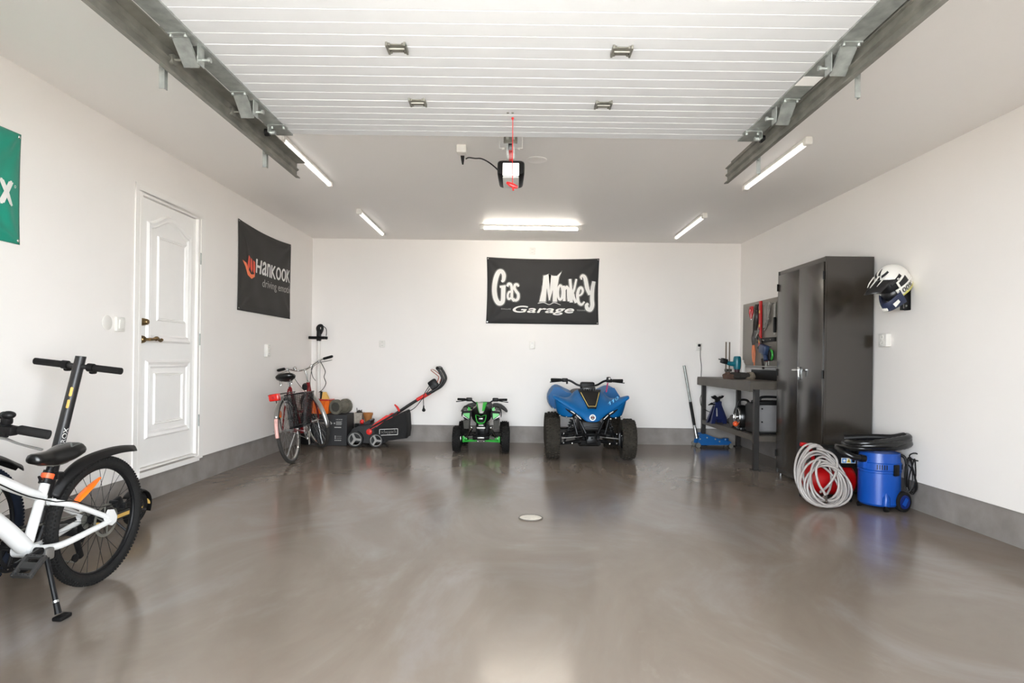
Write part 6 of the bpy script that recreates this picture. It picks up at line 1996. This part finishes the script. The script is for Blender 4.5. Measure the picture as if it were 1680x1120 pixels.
g = G(); g.rbox((0.80, -0.13, 0.79), (0.11, 0.08, 0.12), 0.02, rot=(0, -0.6, 0)); g.cyl((0.79, -0.165, 0.76), (0.79, -0.178, 0.76), 0.022, n=16); g.build('switch_box', 'black_plastic', sf)
g = G()
g.tube(sp([(0.75, -0.17, 0.77), (0.69, -0.18, 0.66), (0.685, -0.18, 0.56), (0.688, -0.18, 0.51)], 6), 0.0045, 7)
g.tube([(0.688, -0.18, 0.53), (0.688, -0.18, 0.50), (0.69, -0.18, 0.475)], [0.007, 0.010, 0.022], 12); g.sph((0.69, -0.18, 0.47), (0.022, 0.02, 0.02))
g.tube(sp([(0.76, -0.17, 0.74), (0.66, -0.175, 0.60), (0.58, -0.18, 0.50), (0.48, -0.175, 0.44)], 6), 0.0045, 7)
g.build('cable', 'black_plastic', sf)
# grass bag
g = G()
outl = [(0.055, 0.21), (0.20, 0.335), (0.46, 0.455), (0.475, 0.40), (0.487, 0.22), (0.475, 0.115), (0.30, 0.085), (0.13, 0.065)]
rings = []
for k in range(9):
    t = k / 8
    yy = -0.17 + 0.36 * t
    s = 1 - 0.045 * (abs(2 * t - 1) ** 6)
    rings.append([Vector((0.27 + (x - 0.27) * s, yy - 0.012 * math.sin(PI * (x - 0.05) / 0.43) * (1 if t == 0 else (-1 if t == 1 else 0)), 0.25 + (z - 0.25) * s + 0.004 * math.sin(9 * t + 20 * x))) for x, z in outl])
g.loft(rings)
bg = g.build('grass_bag', 'bag_black', sf, ang=40)
g = G()
yp = -0.172 - 0.013
def lg(x, z):
    u, v = x, z
    return (0.145 + u * 0.225, yp, 0.152 + v * 0.072 + u * 0.012)
glyphs(g, 'scheppach', (0.09, 0.91, 0.12, 0.88), lg, bold=0.005)
for a, b in (((0, 0), (1, 0)), ((1, 0), (1, 1)), ((1, 1), (0, 1)), ((0, 1), (0, 0))):
    g.tube([lg(*a), lg(*b)], 0.0035, 4)
g.build('lettering', 'white_print', bg, label='white boxed lettering')
# ------------------------------------------------------------------ quad bikes (local x forward, y left, z up; origin under the front axle)
def atv_wheel(root, cx, cy, R_, w, m, knobs=26, steer=0.0):
    g = G()
    h = w / 2
    prof = [(R_ * 0.50, -h * 0.86), (R_ * 0.70, -h * 1.0), (R_ * 0.84, -h * 0.97), (R_ * 0.93, -h * 0.74), (R_ * 0.972, -h * 0.35), (R_ * 0.98, 0), (R_ * 0.972, h * 0.35), (R_ * 0.93, h * 0.74), (R_ * 0.84, h * 0.97), (R_ * 0.70, h), (R_ * 0.50, h * 0.86)]
    g.lathe(prof, (0, 0, 0), 'Y', 44, closed=True)
    for i in range(knobs):
        a = 2 * PI * i / knobs
        for j, yy in enumerate((-0.8, -0.42, 0.0, 0.42, 0.8)):
            aa = a + (PI / knobs if j % 2 else 0)
            r0 = R_ * (0.982 if abs(yy) < 0.5 else 0.915)
            q = Matrix.Rotation(-aa, 3, 'Y')
            g.box((r0 * math.cos(aa), yy * h, r0 * math.sin(aa)), (0.018 * R_ / 0.23, h * 0.26, 2 * PI * R_ / knobs * 0.5), rot=q)
    o = g.build('wheel', m, root, ang=30)
    o.location = (cx, cy, R_)
    o.rotation_euler = (0, 0, steer)
    g = G()
    g.lathe([(R_ * 0.51, -h * 0.84), (R_ * 0.51, h * 0.84), (R_ * 0.46, h * 0.80), (R_ * 0.43, h * 0.3), (R_ * 0.15, h * 0.35), (R_ * 0.1, -h * 0.4), (R_ * 0.43, -h * 0.3), (R_ * 0.46, -h * 0.80)], (0, 0, 0), 'Y', 30, closed=True)
    for i in range(4):
        a = 2 * PI * i / 4 + 0.4
        for s in (-1, 1):
            g.cyl((R_ * 0.26 * math.cos(a), s * h * 0.2, R_ * 0.26 * math.sin(a)), (R_ * 0.26 * math.cos(a), s * h * 0.5, R_ * 0.26 * math.sin(a)), R_ * 0.035, n=8)
    g.build('rim', 'black_metal', o)
    return o

def panel(root, name, cols, m, solid=0.008, mirror=True, sub=2, label=None, ang=60):
    """surface through columns of points; columns run outward (y>=0) and are mirrored"""
    if mirror:
        cols = [[(p[0], -p[1], p[2]) for p in c] for c in reversed(cols) if True] + cols
        if abs(cols[len(cols) // 2][0][1]) < 1e-6 and abs(cols[len(cols) // 2 - 1][0][1]) < 1e-6:
            del cols[len(cols) // 2]
    g = G(); g.loft([[Vector(p) for p in c] for c in cols], closed=False)
    return g.build(name, m, root, ang=ang, solid=solid, sub=sub, label=label)

M['atv_blue'] = mat('quad_blue_plastic', (3, 88, 146), 0.45, var=0.04, spec=0.25)
M['atv_lightblue'] = mat('quad_light_blue_print', (96, 176, 226), 0.4)
M['atv_gold'] = mat('gold_line', (236, 204, 120), 0.4)
qb = thing('quad_bike', 'blue youth quad bike with knobbly tyres parked against the back wall', 'quad bike', (0.85, 6.91, 0), -PI / 2 - 0.01)
FR, WID = 0.228, 0.158
for s in (-1, 1):
    atv_wheel(qb, 0.0, s * 0.425, FR, WID, 'rubber_dusty', 32)
    atv_wheel(qb, -0.955, s * 0.385, 0.222, 0.20, 'rubber_dusty', 30)
BX = -0.955
# frame, skid, axle
g = G()
for s in (-1, 1):
    g.tube(sp([(0.10, s * 0.08, 0.24), (-0.1, s * 0.10, 0.19), (-0.7, s * 0.10, 0.19), (-0.95, s * 0.09, 0.30)], 5), 0.016, 10)
    g.tube(sp([(0.10, s * 0.08, 0.24), (0.02, s * 0.09, 0.45), (-0.25, s * 0.08, 0.64), (-1.0, s * 0.09, 0.58)], 5), 0.016, 10)
g.cyl((BX, -0.385, 0.222), (BX, 0.385, 0.222), 0.02)
g.rbox((-0.45, 0, 0.30), (0.42, 0.20, 0.22), 0.03); g.rbox((-0.9, 0, 0.3), (0.2, 0.12, 0.16), 0.02)
g.build('chassis', 'black_metal', qb)
g = G(); g.prism([(0.11, 0.22), (0.10, 0.17), (-0.12, 0.125), (-0.7, 0.14), (-0.7, 0.16), (-0.1, 0.15)], -0.11, 0.11); g.build('skid_plate', 'black_plastic', qb, ang=30)
for s in (-1, 1):
    g = G()
    for x0 in (0.09, -0.10):
        g.tube([(x0, s * 0.09, 0.205), (0.0, s * 0.335, 0.165)], 0.013, 10); g.tube([(x0 * 0.7, s * 0.10, 0.315), (-0.01, s * 0.335, 0.27)], 0.010, 10)
    g.rbox((0.0, s * 0.34, 0.225), (0.035, 0.035, 0.15), 0.008)
    g.build('suspension_arm', 'black_metal', qb)
    g = G(); g.tube([(-0.02, s * 0.29, 0.19), (-0.02, s * 0.17, 0.52)], 0.014, 10)
    pts = []
    for i in range(56):
        a = i / 55 * 2 * PI * 8
        p = Vector((-0.02, s * 0.275, 0.235)).lerp(Vector((-0.02, s * 0.185, 0.475)), i / 55)
        pts.append(p + Vector((0.03 * math.cos(a), 0.03 * math.sin(a), 0)))
    g.tube(pts, 0.0055, 6); g.build('shock_absorber', 'black_metal', qb)
    g = G(); g.tube([(0.04, s * 0.05, 0.26), (0.05, s * 0.32, 0.235)], 0.007, 8); g.build('tie_rod', 'alu', qb)
    for p_, r_ in (((0.03, s * 0.30, 0.18), 0.011), ((0.03, s * 0.355, 0.27), 0.011), ((0.03, s * 0.30, 0.285), 0.011), ((0.105, s * 0.21, 0.185), 0.015)):
        g = G(); g.sph(p_, r_, n=12, k=8); g.build('ball_joint', 'chrome', qb)
# bumper and lower grille
g = G()
g.tube(sp([(0.09, 0.16, 0.27), (0.17, 0.10, 0.29), (0.20, 0.04, 0.30), (0.20, -0.04, 0.30), (0.17, -0.10, 0.29), (0.09, -0.16, 0.27)], 5), 0.014, 10)
for s in (-1, 1):
    g.tube([(0.18, s * 0.06, 0.295), (0.15, s * 0.13, 0.44)], 0.011, 8); g.tube([(0.10, s * 0.15, 0.275), (0.08, s * 0.2, 0.46)], 0.011, 8); g.tube([(0.19, s * 0.05, 0.295), (0.16, s * 0.045, 0.22)], 0.012, 8)
g.rbox((0.165, 0, 0.235), (0.03, 0.12, 0.09), 0.012)
g.build('bumper', 'black_metal', qb)
g = G(); g.rbox((0.135, 0, 0.385), (0.06, 0.22, 0.11), 0.02)
for z in (0.36, 0.385, 0.41):
    g.box((0.168, 0, z), (0.008, 0.14, 0.008))
g.sph((0.186, 0.0, 0.255), 0.010, n=10, k=6); g.build('grille', 'black_plastic', qb)
# front bodywork
cols = [
    [(0.225, 0.0, 0.435), (0.22, 0.0, 0.50), (0.15, 0.0, 0.59), (0.02, 0.0, 0.685), (-0.14, 0.0, 0.765), (-0.26, 0.0, 0.78)],
    [(0.220, 0.07, 0.435), (0.213, 0.075, 0.50), (0.145, 0.085, 0.59), (0.015, 0.105, 0.685), (-0.14, 0.125, 0.76), (-0.26, 0.125, 0.775)],
    [(0.185, 0.105, 0.475), (0.18, 0.12, 0.525), (0.125, 0.135, 0.595), (0.01, 0.16, 0.665), (-0.13, 0.18, 0.735), (-0.26, 0.17, 0.75)],
    [(0.14, 0.19, 0.535), (0.14, 0.20, 0.575), (0.10, 0.205, 0.625), (0.0, 0.215, 0.655), (-0.12, 0.225, 0.675), (-0.25, 0.21, 0.68)],
    [(0.11, 0.29, 0.59), (0.115, 0.295, 0.625), (0.085, 0.295, 0.665), (0.0, 0.295, 0.68), (-0.11, 0.295, 0.68), (-0.24, 0.28, 0.665)],
    [(0.085, 0.375, 0.655), (0.09, 0.385, 0.675), (0.07, 0.385, 0.705), (0.0, 0.38, 0.71), (-0.11, 0.37, 0.695), (-0.24, 0.35, 0.65)],
    [(0.065, 0.425, 0.685), (0.068, 0.432, 0.70), (0.05, 0.43, 0.722), (0.0, 0.42, 0.722), (-0.11, 0.41, 0.70), (-0.24, 0.39, 0.63)],
]
panel(qb, 'front_body', cols, 'atv_blue', solid=0.010, sub=2)
for s in (-1, 1):   # inner wing skirts under the front body
    c2 = [[(0.11, s * 0.20, 0.56), (0.10, s * 0.19, 0.47)], [(0.10, s * 0.29, 0.605), (0.08, s * 0.28, 0.465)], [(0.065, s * 0.37, 0.655), (0.02, s * 0.345, 0.475)], [(0.03, s * 0.415, 0.69), (-0.03, s * 0.375, 0.505)], [(-0.06, s * 0.405, 0.69), (-0.10, s * 0.375, 0.55)], [(-0.20, s * 0.385, 0.64), (-0.20, s * 0.36, 0.56)]]
    panel(qb, 'wing_skirt', c2, 'atv_blue', solid=0.008, mirror=False, sub=1)
    g = G()
    g.tube(sp([(0.21, s * 0.115, 0.455), (0.175, s * 0.17, 0.505), (0.145, s * 0.235, 0.54), (0.13, s * 0.29, 0.575)], 5), [0.006, 0.020, 0.022, 0.006], 8, flat=0.55)
    hl = g.build('lower_trim', 'black_plastic', qb)
    g = G()
    g.tube([(0.215, s * 0.125, 0.468), (0.188, s * 0.175, 0.512)], 0.005, 6); g.tube([(0.182, s * 0.19, 0.525), (0.162, s * 0.235, 0.552)], 0.005, 6); g.build('trim_line', 'white_print', hl)
    g = G()
    for (x, y, z) in ((0.10, 0.275, 0.475), (0.12, 0.215, 0.465), (0.035, 0.345, 0.485)):
        g.sph((x, s * y, z), (0.008, 0.010, 0.012), n=8, k=6)
    g.build('fastener', 'alu', qb)
# black nose panel with gold line
def nose(u, v, off):      # u -1..1, v 0 bottom..1 top along the hood
    x = 0.175 - 0.30 * v; z = 0.565 + 0.19 * v
    w = 0.045 + 0.085 * v
    return (x + off * 0.5, u * w, z + off * 0.86 + 0.004 * (1 - u * u))
g = G()
n = 8
vs = [nose(-1 + 2 * i / n, j / 6, 0.022) for j in range(7) for i in range(n + 1)]
g.add(vs, [(j * (n + 1) + i, j * (n + 1) + i + 1, (j + 1) * (n + 1) + i + 1, (j + 1) * (n + 1) + i) for j in range(6) for i in range(n)])
np_ = g.build('nose_panel', 'black_plastic', qb, ang=60, solid=0.012, label='black hood inset')
g = G(); g.tube([nose(-0.92, 0.82, 0.031), nose(-0.80, 0.07, 0.031), nose(0.80, 0.07, 0.031), nose(0.92, 0.82, 0.031)], 0.0036, 6); g.build('gold_line', 'atv_gold', np_)
g = G()
for y in (-0.05, 0.0, 0.05):
    g.torus(nose(y / 0.12, 0.95, 0.036), 'X', 0.014, 0.004, 14, 6)
g.rbox((-0.16, 0, 0.785), (0.05, 0.15, 0.05), 0.015); g.build('ignition_cluster', 'black_gloss', np_)
# round emblem and number
g = G()
ec = Vector((0.236, 0.0, 0.488))
g.lathe([(0.001, 0.006), (0.034, 0.005), (0.036, 0.0)], ec, 'X', 28, m=0); g.lathe([(0.001, 0.0075), (0.022, 0.0075), (0.022, 0.004)], ec, 'X', 24, m=1)
for z, h_ in ((0.010, 0.004), (0.0, 0.005), (-0.010, 0.004)):
    g.box(ec + Vector((0.0085, 0.003 if z == 0 else 0, z)), (0.002, 0.022, h_), m=0 if z else 2)
g.build('emblem', ['white_print', 'black_plastic', 'red'], qb, label='round white and black emblem')
g = G()
for k, yy in enumerate((0.19, 0.228, 0.266)):
    def nplace(x, z, yy=yy):
        u = yy + x
        s_ = (u - 0.18) / 0.12
        base = Vector((0.135 - 0.05 * s_, u, 0.60 + 0.075 * s_))
        return base + Vector((-0.055, 0, 0.055)) * z + Vector((0.016, 0, 0.010))
    if k == 2:
        glyphs(g, '0', (0.0, 0.036, 0.0, 0.62), nplace)
    else:
        g.add([nplace(*p_) for p_ in ((0.010, 0.0), (0.022, 0.0), (0.022, 0.62), (0.010, 0.62), (-0.006, 0.44), (-0.006, 0.34), (0.010, 0.46))], [list(range(7))])
g.build('number', 'atv_lightblue', qb, label='pale blue number 110')
# rear fenders
for s in (-1, 1):
    c3 = [[(-0.78, s * 0.14, 0.69), (-0.95, s * 0.14, 0.71), (-1.14, s * 0.15, 0.72)],
          [(-0.72, s * 0.22, 0.70), (-0.95, s * 0.23, 0.735), (-1.15, s * 0.23, 0.75)],
          [(-0.68, s * 0.32, 0.745), (-0.95, s * 0.33, 0.79), (-1.15, s * 0.31, 0.80)],
          [(-0.68, s * 0.38, 0.745), (-0.93, s * 0.40, 0.785), (-1.14, s * 0.38, 0.79)],
          [(-0.66, s * 0.445, 0.65), (-0.92, s * 0.47, 0.67), (-1.12, s * 0.45, 0.68)],
          [(-0.64, s * 0.43, 0.57), (-0.90, s * 0.455, 0.57), (-1.10, s * 0.44, 0.57)],
          [(-0.62, s * 0.37, 0.50), (-0.88, s * 0.40, 0.50), (-1.08, s * 0.39, 0.50)]]
    panel(qb, 'rear_fender', c3, 'atv_blue', solid=0.010, mirror=False, sub=1)
    g = G(); g.prism([(s * 0.13, 0.52), (s * 0.14, 0.70), (s * 0.225, 0.715), (s * 0.315, 0.778), (s * 0.375, 0.775), (s * 0.45, 0.66), (s * 0.435, 0.57), (s * 0.37, 0.505)], -0.700, -0.685, 'YZ')
    g.build('fender_front', 'atv_blue', qb, ang=20)
    g = G(); g.rbox((-0.38, s * 0.24, 0.24), (0.42, 0.16, 0.03), 0.008); g.build('footrest', 'black_plastic', qb)
# seat and tank cover
g = G()
rings = []
for x, w, z, h_ in ((-0.24, 0.08, 0.76, 0.10), (-0.36, 0.10, 0.74, 0.12), (-0.55, 0.12, 0.70, 0.11), (-0.80, 0.15, 0.71, 0.10), (-1.05, 0.15, 0.745, 0.09), (-1.12, 0.12, 0.745, 0.05)):
    rings.append([Vector((x, w * math.copysign(abs(math.cos(a)) ** 0.6, math.cos(a)), z - h_ / 2 + h_ / 2 * math.copysign(abs(math.sin(a)) ** 0.6, math.sin(a)))) for a in [2 * PI * k / 20 for k in range(20)]])
g.loft(rings); g.build('seat', 'black_plastic', qb, ang=60)
# bar
def bars(root, x, z, half, rise, r, gl, pad=None, m='black_metal', lever=True, back=0.05):
    g = G()
    g.tube(sp([(x - back, half, z), (x - back * 0.5, half * 0.52, z - 0.002), (x, half * 0.22, z - rise), (x, -half * 0.22, z - rise), (x - back * 0.5, -half * 0.52, z - 0.002), (x - back, -half, z)], 7), r, 12)
    g.tube([(x, 0, z - rise), (x + 0.05, 0, z - rise - 0.16)], r * 1.8, 12)
    hb = g.build('handlebar', m, root)
    for s in (-1, 1):
        g = G(); g.tube([(x - back, s * (half + 0.003), z), (x - back, s * half, z), (x - back * 0.82, s * (half - gl), z - 0.001), (x - back * 0.8, s * (half - gl - 0.004), z - 0.001)], [r, r * 1.6, r * 1.55, r * 1.1], 12); g.build('grip', 'rubber', hb)
        g = G(); g.rbox((x - back * 0.6, s * (half - gl - 0.045), z), (0.05, 0.075, 0.045), 0.012); g.build('switch_block', 'black_plastic', hb)
        if lever:
            g = G(); g.tube(sp([(x - back * 0.5 + 0.02, s * (half - gl - 0.03), z - 0.006), (x - back + 0.05, s * (half - gl * 0.5), z - 0.02), (x - back + 0.045, s * (half + 0.015), z - 0.026)], 5), [0.007, 0.005, 0.006], 8); g.build('brake_lever', 'black_metal', hb)
    if pad:
        g = G(); g.rbox((x + 0.01, 0, z - rise + 0.0), pad, 0.02); g.build('bar_pad', 'black_plastic', hb)
    return hb
hb = bars(qb, -0.36, 0.875, 0.43, 0.06, 0.0125, 0.12, (0.09, 0.17, 0.085))
g = G(); g.rbox((-0.37, 0.255, 0.895), (0.05, 0.05, 0.05), 0.012); g.cyl((-0.37, -0.24, 0.83), (-0.37, -0.24, 0.86), 0.012); g.build('throttle', 'black_plastic', hb)
g = G(); g.sph((-0.343, 0.262, 0.90), (0.004, 0.012, 0.012), n=12, k=8); g.build('button', 'plastic_white', hb)
g = G(); g.tube(sp([(-0.36, 0.245, 0.85), (-0.35, 0.235, 0.80), (-0.34, 0.225, 0.74)], 4), 0.010, 8, flat=0.3); g.build('key_strap', mat('magenta_strap', (166, 44, 92), 0.6), hb, label='magenta strap')

# ------------------------------------------------------------------ small green and black quad bike
M['mini_green'] = mat('mini_quad_green', (48, 168, 58), 0.35, var=0.06)
M['mini_black'] = mat('mini_quad_black', (13, 12, 12), 0.5, var=0.1, spec=0.12)
M['mini_silver'] = mat('mini_quad_silver', (184, 184, 178), 0.35, 0.2, var=0.08)
M['mini_grey'] = mat('mini_quad_grey', (70, 68, 63), 0.6, var=0.12, spec=0.2)
mq = thing('quad_bike', 'small green and black child quad bike left of the blue one by the back wall', 'quad bike', (-0.402, 7.30, 0), -PI / 2)
for s in (-1, 1):
    atv_wheel(mq, 0.0, s * 0.292, 0.155, 0.096, 'rubber', 28)
    atv_wheel(mq, -0.62, s * 0.265, 0.155, 0.12, 'rubber', 28)
g = G()
for s in (-1, 1):
    g.tube(sp([(0.08, s * 0.05, 0.16), (-0.5, s * 0.07, 0.15), (-0.65, s * 0.06, 0.25)], 5), 0.013, 8); g.tube(sp([(0.08, s * 0.05, 0.16), (0.03, s * 0.05, 0.34), (-0.2, s * 0.05, 0.42), (-0.65, s * 0.06, 0.40)], 5), 0.013, 8)
g.cyl((-0.62, -0.26, 0.155), (-0.62, 0.26, 0.155), 0.014); g.rbox((-0.3, 0, 0.24), (0.26, 0.16, 0.16), 0.02)
g.build('chassis', 'black_metal', mq)
for s in (-1, 1):
    g = G()
    g.tube([(0.07, s * 0.045, 0.145), (0.02, s * 0.21, 0.13)], 0.011, 10); g.tube([(-0.05, s * 0.05, 0.15), (0.0, s * 0.21, 0.13)], 0.009, 10)
    g.rbox((0.015, s * 0.212, 0.155), (0.03, 0.028, 0.075), 0.008); g.rbox((0.03, s * 0.19, 0.165), (0.03, 0.05, 0.03), 0.006)
    g.build('suspension_arm', 'mini_green', mq, label='green suspension arm')
    g = G(); g.tube([(0.03, s * 0.185, 0.15), (0.05, s * 0.105, 0.30)], 0.008, 8)
    pts = []
    for i in range(40):
        a = i / 39 * 2 * PI * 6
        pts.append(Vector((0.03, s * 0.175, 0.175)).lerp(Vector((0.05, s * 0.115, 0.285)), i / 39) + Vector((0.02 * math.cos(a), 0.02 * math.sin(a), 0)))
    g.tube(pts, 0.004, 6); g.build('shock_absorber', 'mini_black', mq)
    g = G(); g.tube([(0.055, s * 0.19, 0.16), (0.075, s * 0.115, 0.29)], 0.0035, 6); g.sph((0.07, s * 0.115, 0.30), (0.012, 0.016, 0.018), n=10, k=6); g.sph((0.085, s * 0.035, 0.14), (0.012, 0.012, 0.012), n=10, k=6); g.rbox((0.05, s * 0.245, 0.16), (0.01, 0.008, 0.06), 0.002); g.build('bolt', 'chrome', mq)
    g = G(); g.tube([(0.05, s * 0.04, 0.20), (0.03, s * 0.20, 0.18)], 0.005, 6); g.build('tie_rod', 'alu', mq)
g = G(); g.rbox((0.085, 0, 0.185), (0.05, 0.20, 0.05), 0.015); g.tube(sp([(0.04, 0.11, 0.22), (0.12, 0.08, 0.215), (0.14, 0.0, 0.21), (0.12, -0.08, 0.215), (0.04, -0.11, 0.22)], 5), 0.010, 8); g.build('bumper', 'mini_black', mq)
g = G(); g.rbox((0.115, 0, 0.185), (0.01, 0.08, 0.018), 0.004); g.rbox((0.10, 0, 0.30), (0.02, 0.10, 0.02), 0.006); g.rbox((0.11, 0, 0.335), (0.012, 0.06, 0.02), 0.004); g.build('front_badge', 'mini_silver', mq)
# nose: black core, green surround, silver visor
cols = [
    [(0.16, 0.0, 0.335), (0.15, 0.0, 0.40), (0.12, 0.0, 0.47), (0.02, 0.0, 0.54), (-0.1, 0.0, 0.56)],
    [(0.15, 0.045, 0.35), (0.14, 0.05, 0.41), (0.11, 0.055, 0.47), (0.01, 0.06, 0.53), (-0.1, 0.06, 0.55)],
    [(0.11, 0.075, 0.37), (0.10, 0.085, 0.42), (0.07, 0.09, 0.47), (0.0, 0.09, 0.51), (-0.1, 0.09, 0.52)],
    [(0.05, 0.11, 0.40), (0.04, 0.12, 0.43), (0.02, 0.13, 0.47), (-0.04, 0.13, 0.49), (-0.1, 0.12, 0.50)],
]
panel(mq, 'front_body', cols, 'mini_black', solid=0.008, sub=2)
g = G()
def heart(pts, w, m):
    for s in (-1, 1):
        g.tube(sp([(0.168, s * 0.0, 0.355), (0.163, s * 0.04, 0.375), (0.155, s * 0.056, 0.42), (0.145, s * 0.062, 0.455)], 4), [0.014, 0.013, 0.010, 0.006], 8, flat=0.6)
        g.tube(sp([(0.145, s * 0.062, 0.457), (0.143, s * 0.03, 0.45), (0.15, 0.0, 0.435)], 4), [0.006, 0.005, 0.003], 8, flat=0.6)
heart(None, 0, 0)
g.tube([(0.165, -0.02, 0.362), (0.165, 0.02, 0.362)], 0.016, 8, flat=0.6)
g.build('nose_surround', 'mini_green', mq, label='green heart shaped nose surround')
g = G(); g.rbox((0.168, 0, 0.415), (0.006, 0.046, 0.014), 0.002); g.build('nose_badge', 'mini_silver', mq)
g = G()
vs = []
for j in range(6):
    v = j / 5
    w = 0.022 + 0.045 * v ** 0.8
    for i in range(9):
        u = -1 + i / 4
        vs.append((0.135 - 0.10 * v - 0.02 * u * u, u * w, 0.475 + 0.125 * v))
fs = [(j * 9 + i, j * 9 + i + 1, (j + 1) * 9 + i + 1, (j + 1) * 9 + i) for j in range(5) for i in range(8)]
g.add(vs, fs)
g.mi = [1 if (i > 4 and j > 0) or i < 1 else 0 for j in range(5) for i in range(8)]
g.build('number_plate_visor', ['mini_silver', 'mini_green'], mq, ang=60, solid=0.004, label='silver and green front visor')
for s in (-1, 1):
    cf = [[(0.08, s * 0.10, 0.50), (-0.02, s * 0.10, 0.53), (-0.16, s * 0.10, 0.52)],
          [(0.09, s * 0.15, 0.53), (-0.02, s * 0.15, 0.57), (-0.18, s * 0.15, 0.55)],
          [(0.09, s * 0.215, 0.525), (-0.02, s * 0.22, 0.565), (-0.18, s * 0.21, 0.54)],
          [(0.085, s * 0.232, 0.48), (-0.02, s * 0.235, 0.52), (-0.18, s * 0.23, 0.49)],
          [(0.07, s * 0.235, 0.40), (-0.02, s * 0.24, 0.43), (-0.17, s * 0.235, 0.42)]]
    f = panel(mq, 'front_fender', cf, 'mini_black', solid=0.008, mirror=False, sub=1)
    g = G(); g.prism([(s * 0.12, 0.505), (s * 0.225, 0.495), (s * 0.222, 0.435), (s * 0.19, 0.385), (s * 0.13, 0.40), (s * 0.11, 0.46)], 0.075, 0.088, 'YZ'); g.build('fender_front', 'mini_black', f, ang=30)
    g = G(); g.add([(0.098, s * 0.125, 0.535), (0.092, s * 0.16, 0.548), (0.095, s * 0.155, 0.50), (0.098, s * 0.13, 0.505)], [(0, 1, 2, 3)]); g.add([(0.092, s * 0.17, 0.545), (0.092, s * 0.215, 0.53), (0.092, s * 0.22, 0.505), (0.095, s * 0.165, 0.505)], [(0, 1, 2, 3)], 1)
    g.build('fender_top_sheen_graphic', ['mini_green', 'mini_grey'], f, flat=True, solid=0.004)  # grey patch paints the reflection on the black fender top; green is print
    g = G(); g.add([(0.092, s * 0.135, 0.475), (0.092, s * 0.212, 0.47), (0.092, s * 0.205, 0.445), (0.092, s * 0.14, 0.405)], [(0, 1, 2, 3)]); g.add([(0.0925, s * 0.215, 0.465), (0.0925, s * 0.218, 0.435), (0.0925, s * 0.142, 0.395), (0.0925, s * 0.208, 0.44)], [(0, 1, 2, 3)], 1)
    g.build('fender_graphic', ['mini_green', 'mini_silver'], f, flat=True, solid=0.003)
    g = G(); g.prism([(s * 0.135, 0.40), (s * 0.215, 0.395), (s * 0.21, 0.27), (s * 0.145, 0.27)], -0.10, -0.09, 'YZ'); g.prism([(s * 0.14, 0.395), (s * 0.215, 0.39), (s * 0.205, 0.285), (s * 0.15, 0.285)], 0.06, 0.066, 'YZ'); g.build('mud_flap', 'mini_grey', f, flat=True)
    cr = [[(-0.45, s * 0.10, 0.50), (-0.60, s * 0.10, 0.53), (-0.76, s * 0.10, 0.54)], [(-0.45, s * 0.22, 0.50), (-0.60, s * 0.23, 0.53), (-0.76, s * 0.22, 0.54)], [(-0.45, s * 0.30, 0.42), (-0.60, s * 0.31, 0.44), (-0.76, s * 0.30, 0.45)]]
    panel(mq, 'rear_fender', cr, 'mini_black', solid=0.008, mirror=False, sub=1)
    g = G(); g.rbox((-0.30, s * 0.17, 0.17), (0.26, 0.12, 0.02), 0.006); g.build('footrest', 'mini_black', mq)
g = G()
rings = []
for x, w, z, h_ in ((-0.14, 0.05, 0.55, 0.08), (-0.25, 0.07, 0.53, 0.09), (-0.5, 0.10, 0.53, 0.08), (-0.72, 0.10, 0.55, 0.07), (-0.76, 0.08, 0.55, 0.04)):
    rings.append([Vector((x, w * math.copysign(abs(math.cos(a)) ** 0.6, math.cos(a)), z - h_ / 2 + h_ / 2 * math.copysign(abs(math.sin(a)) ** 0.6, math.sin(a)))) for a in [2 * PI * k / 16 for k in range(16)]])
g.loft(rings); g.build('seat', 'mini_black', mq, ang=60)
bars(mq, -0.08, 0.622, 0.30, 0.045, 0.0095, 0.095, (0.05, 0.13, 0.03), back=0.03)
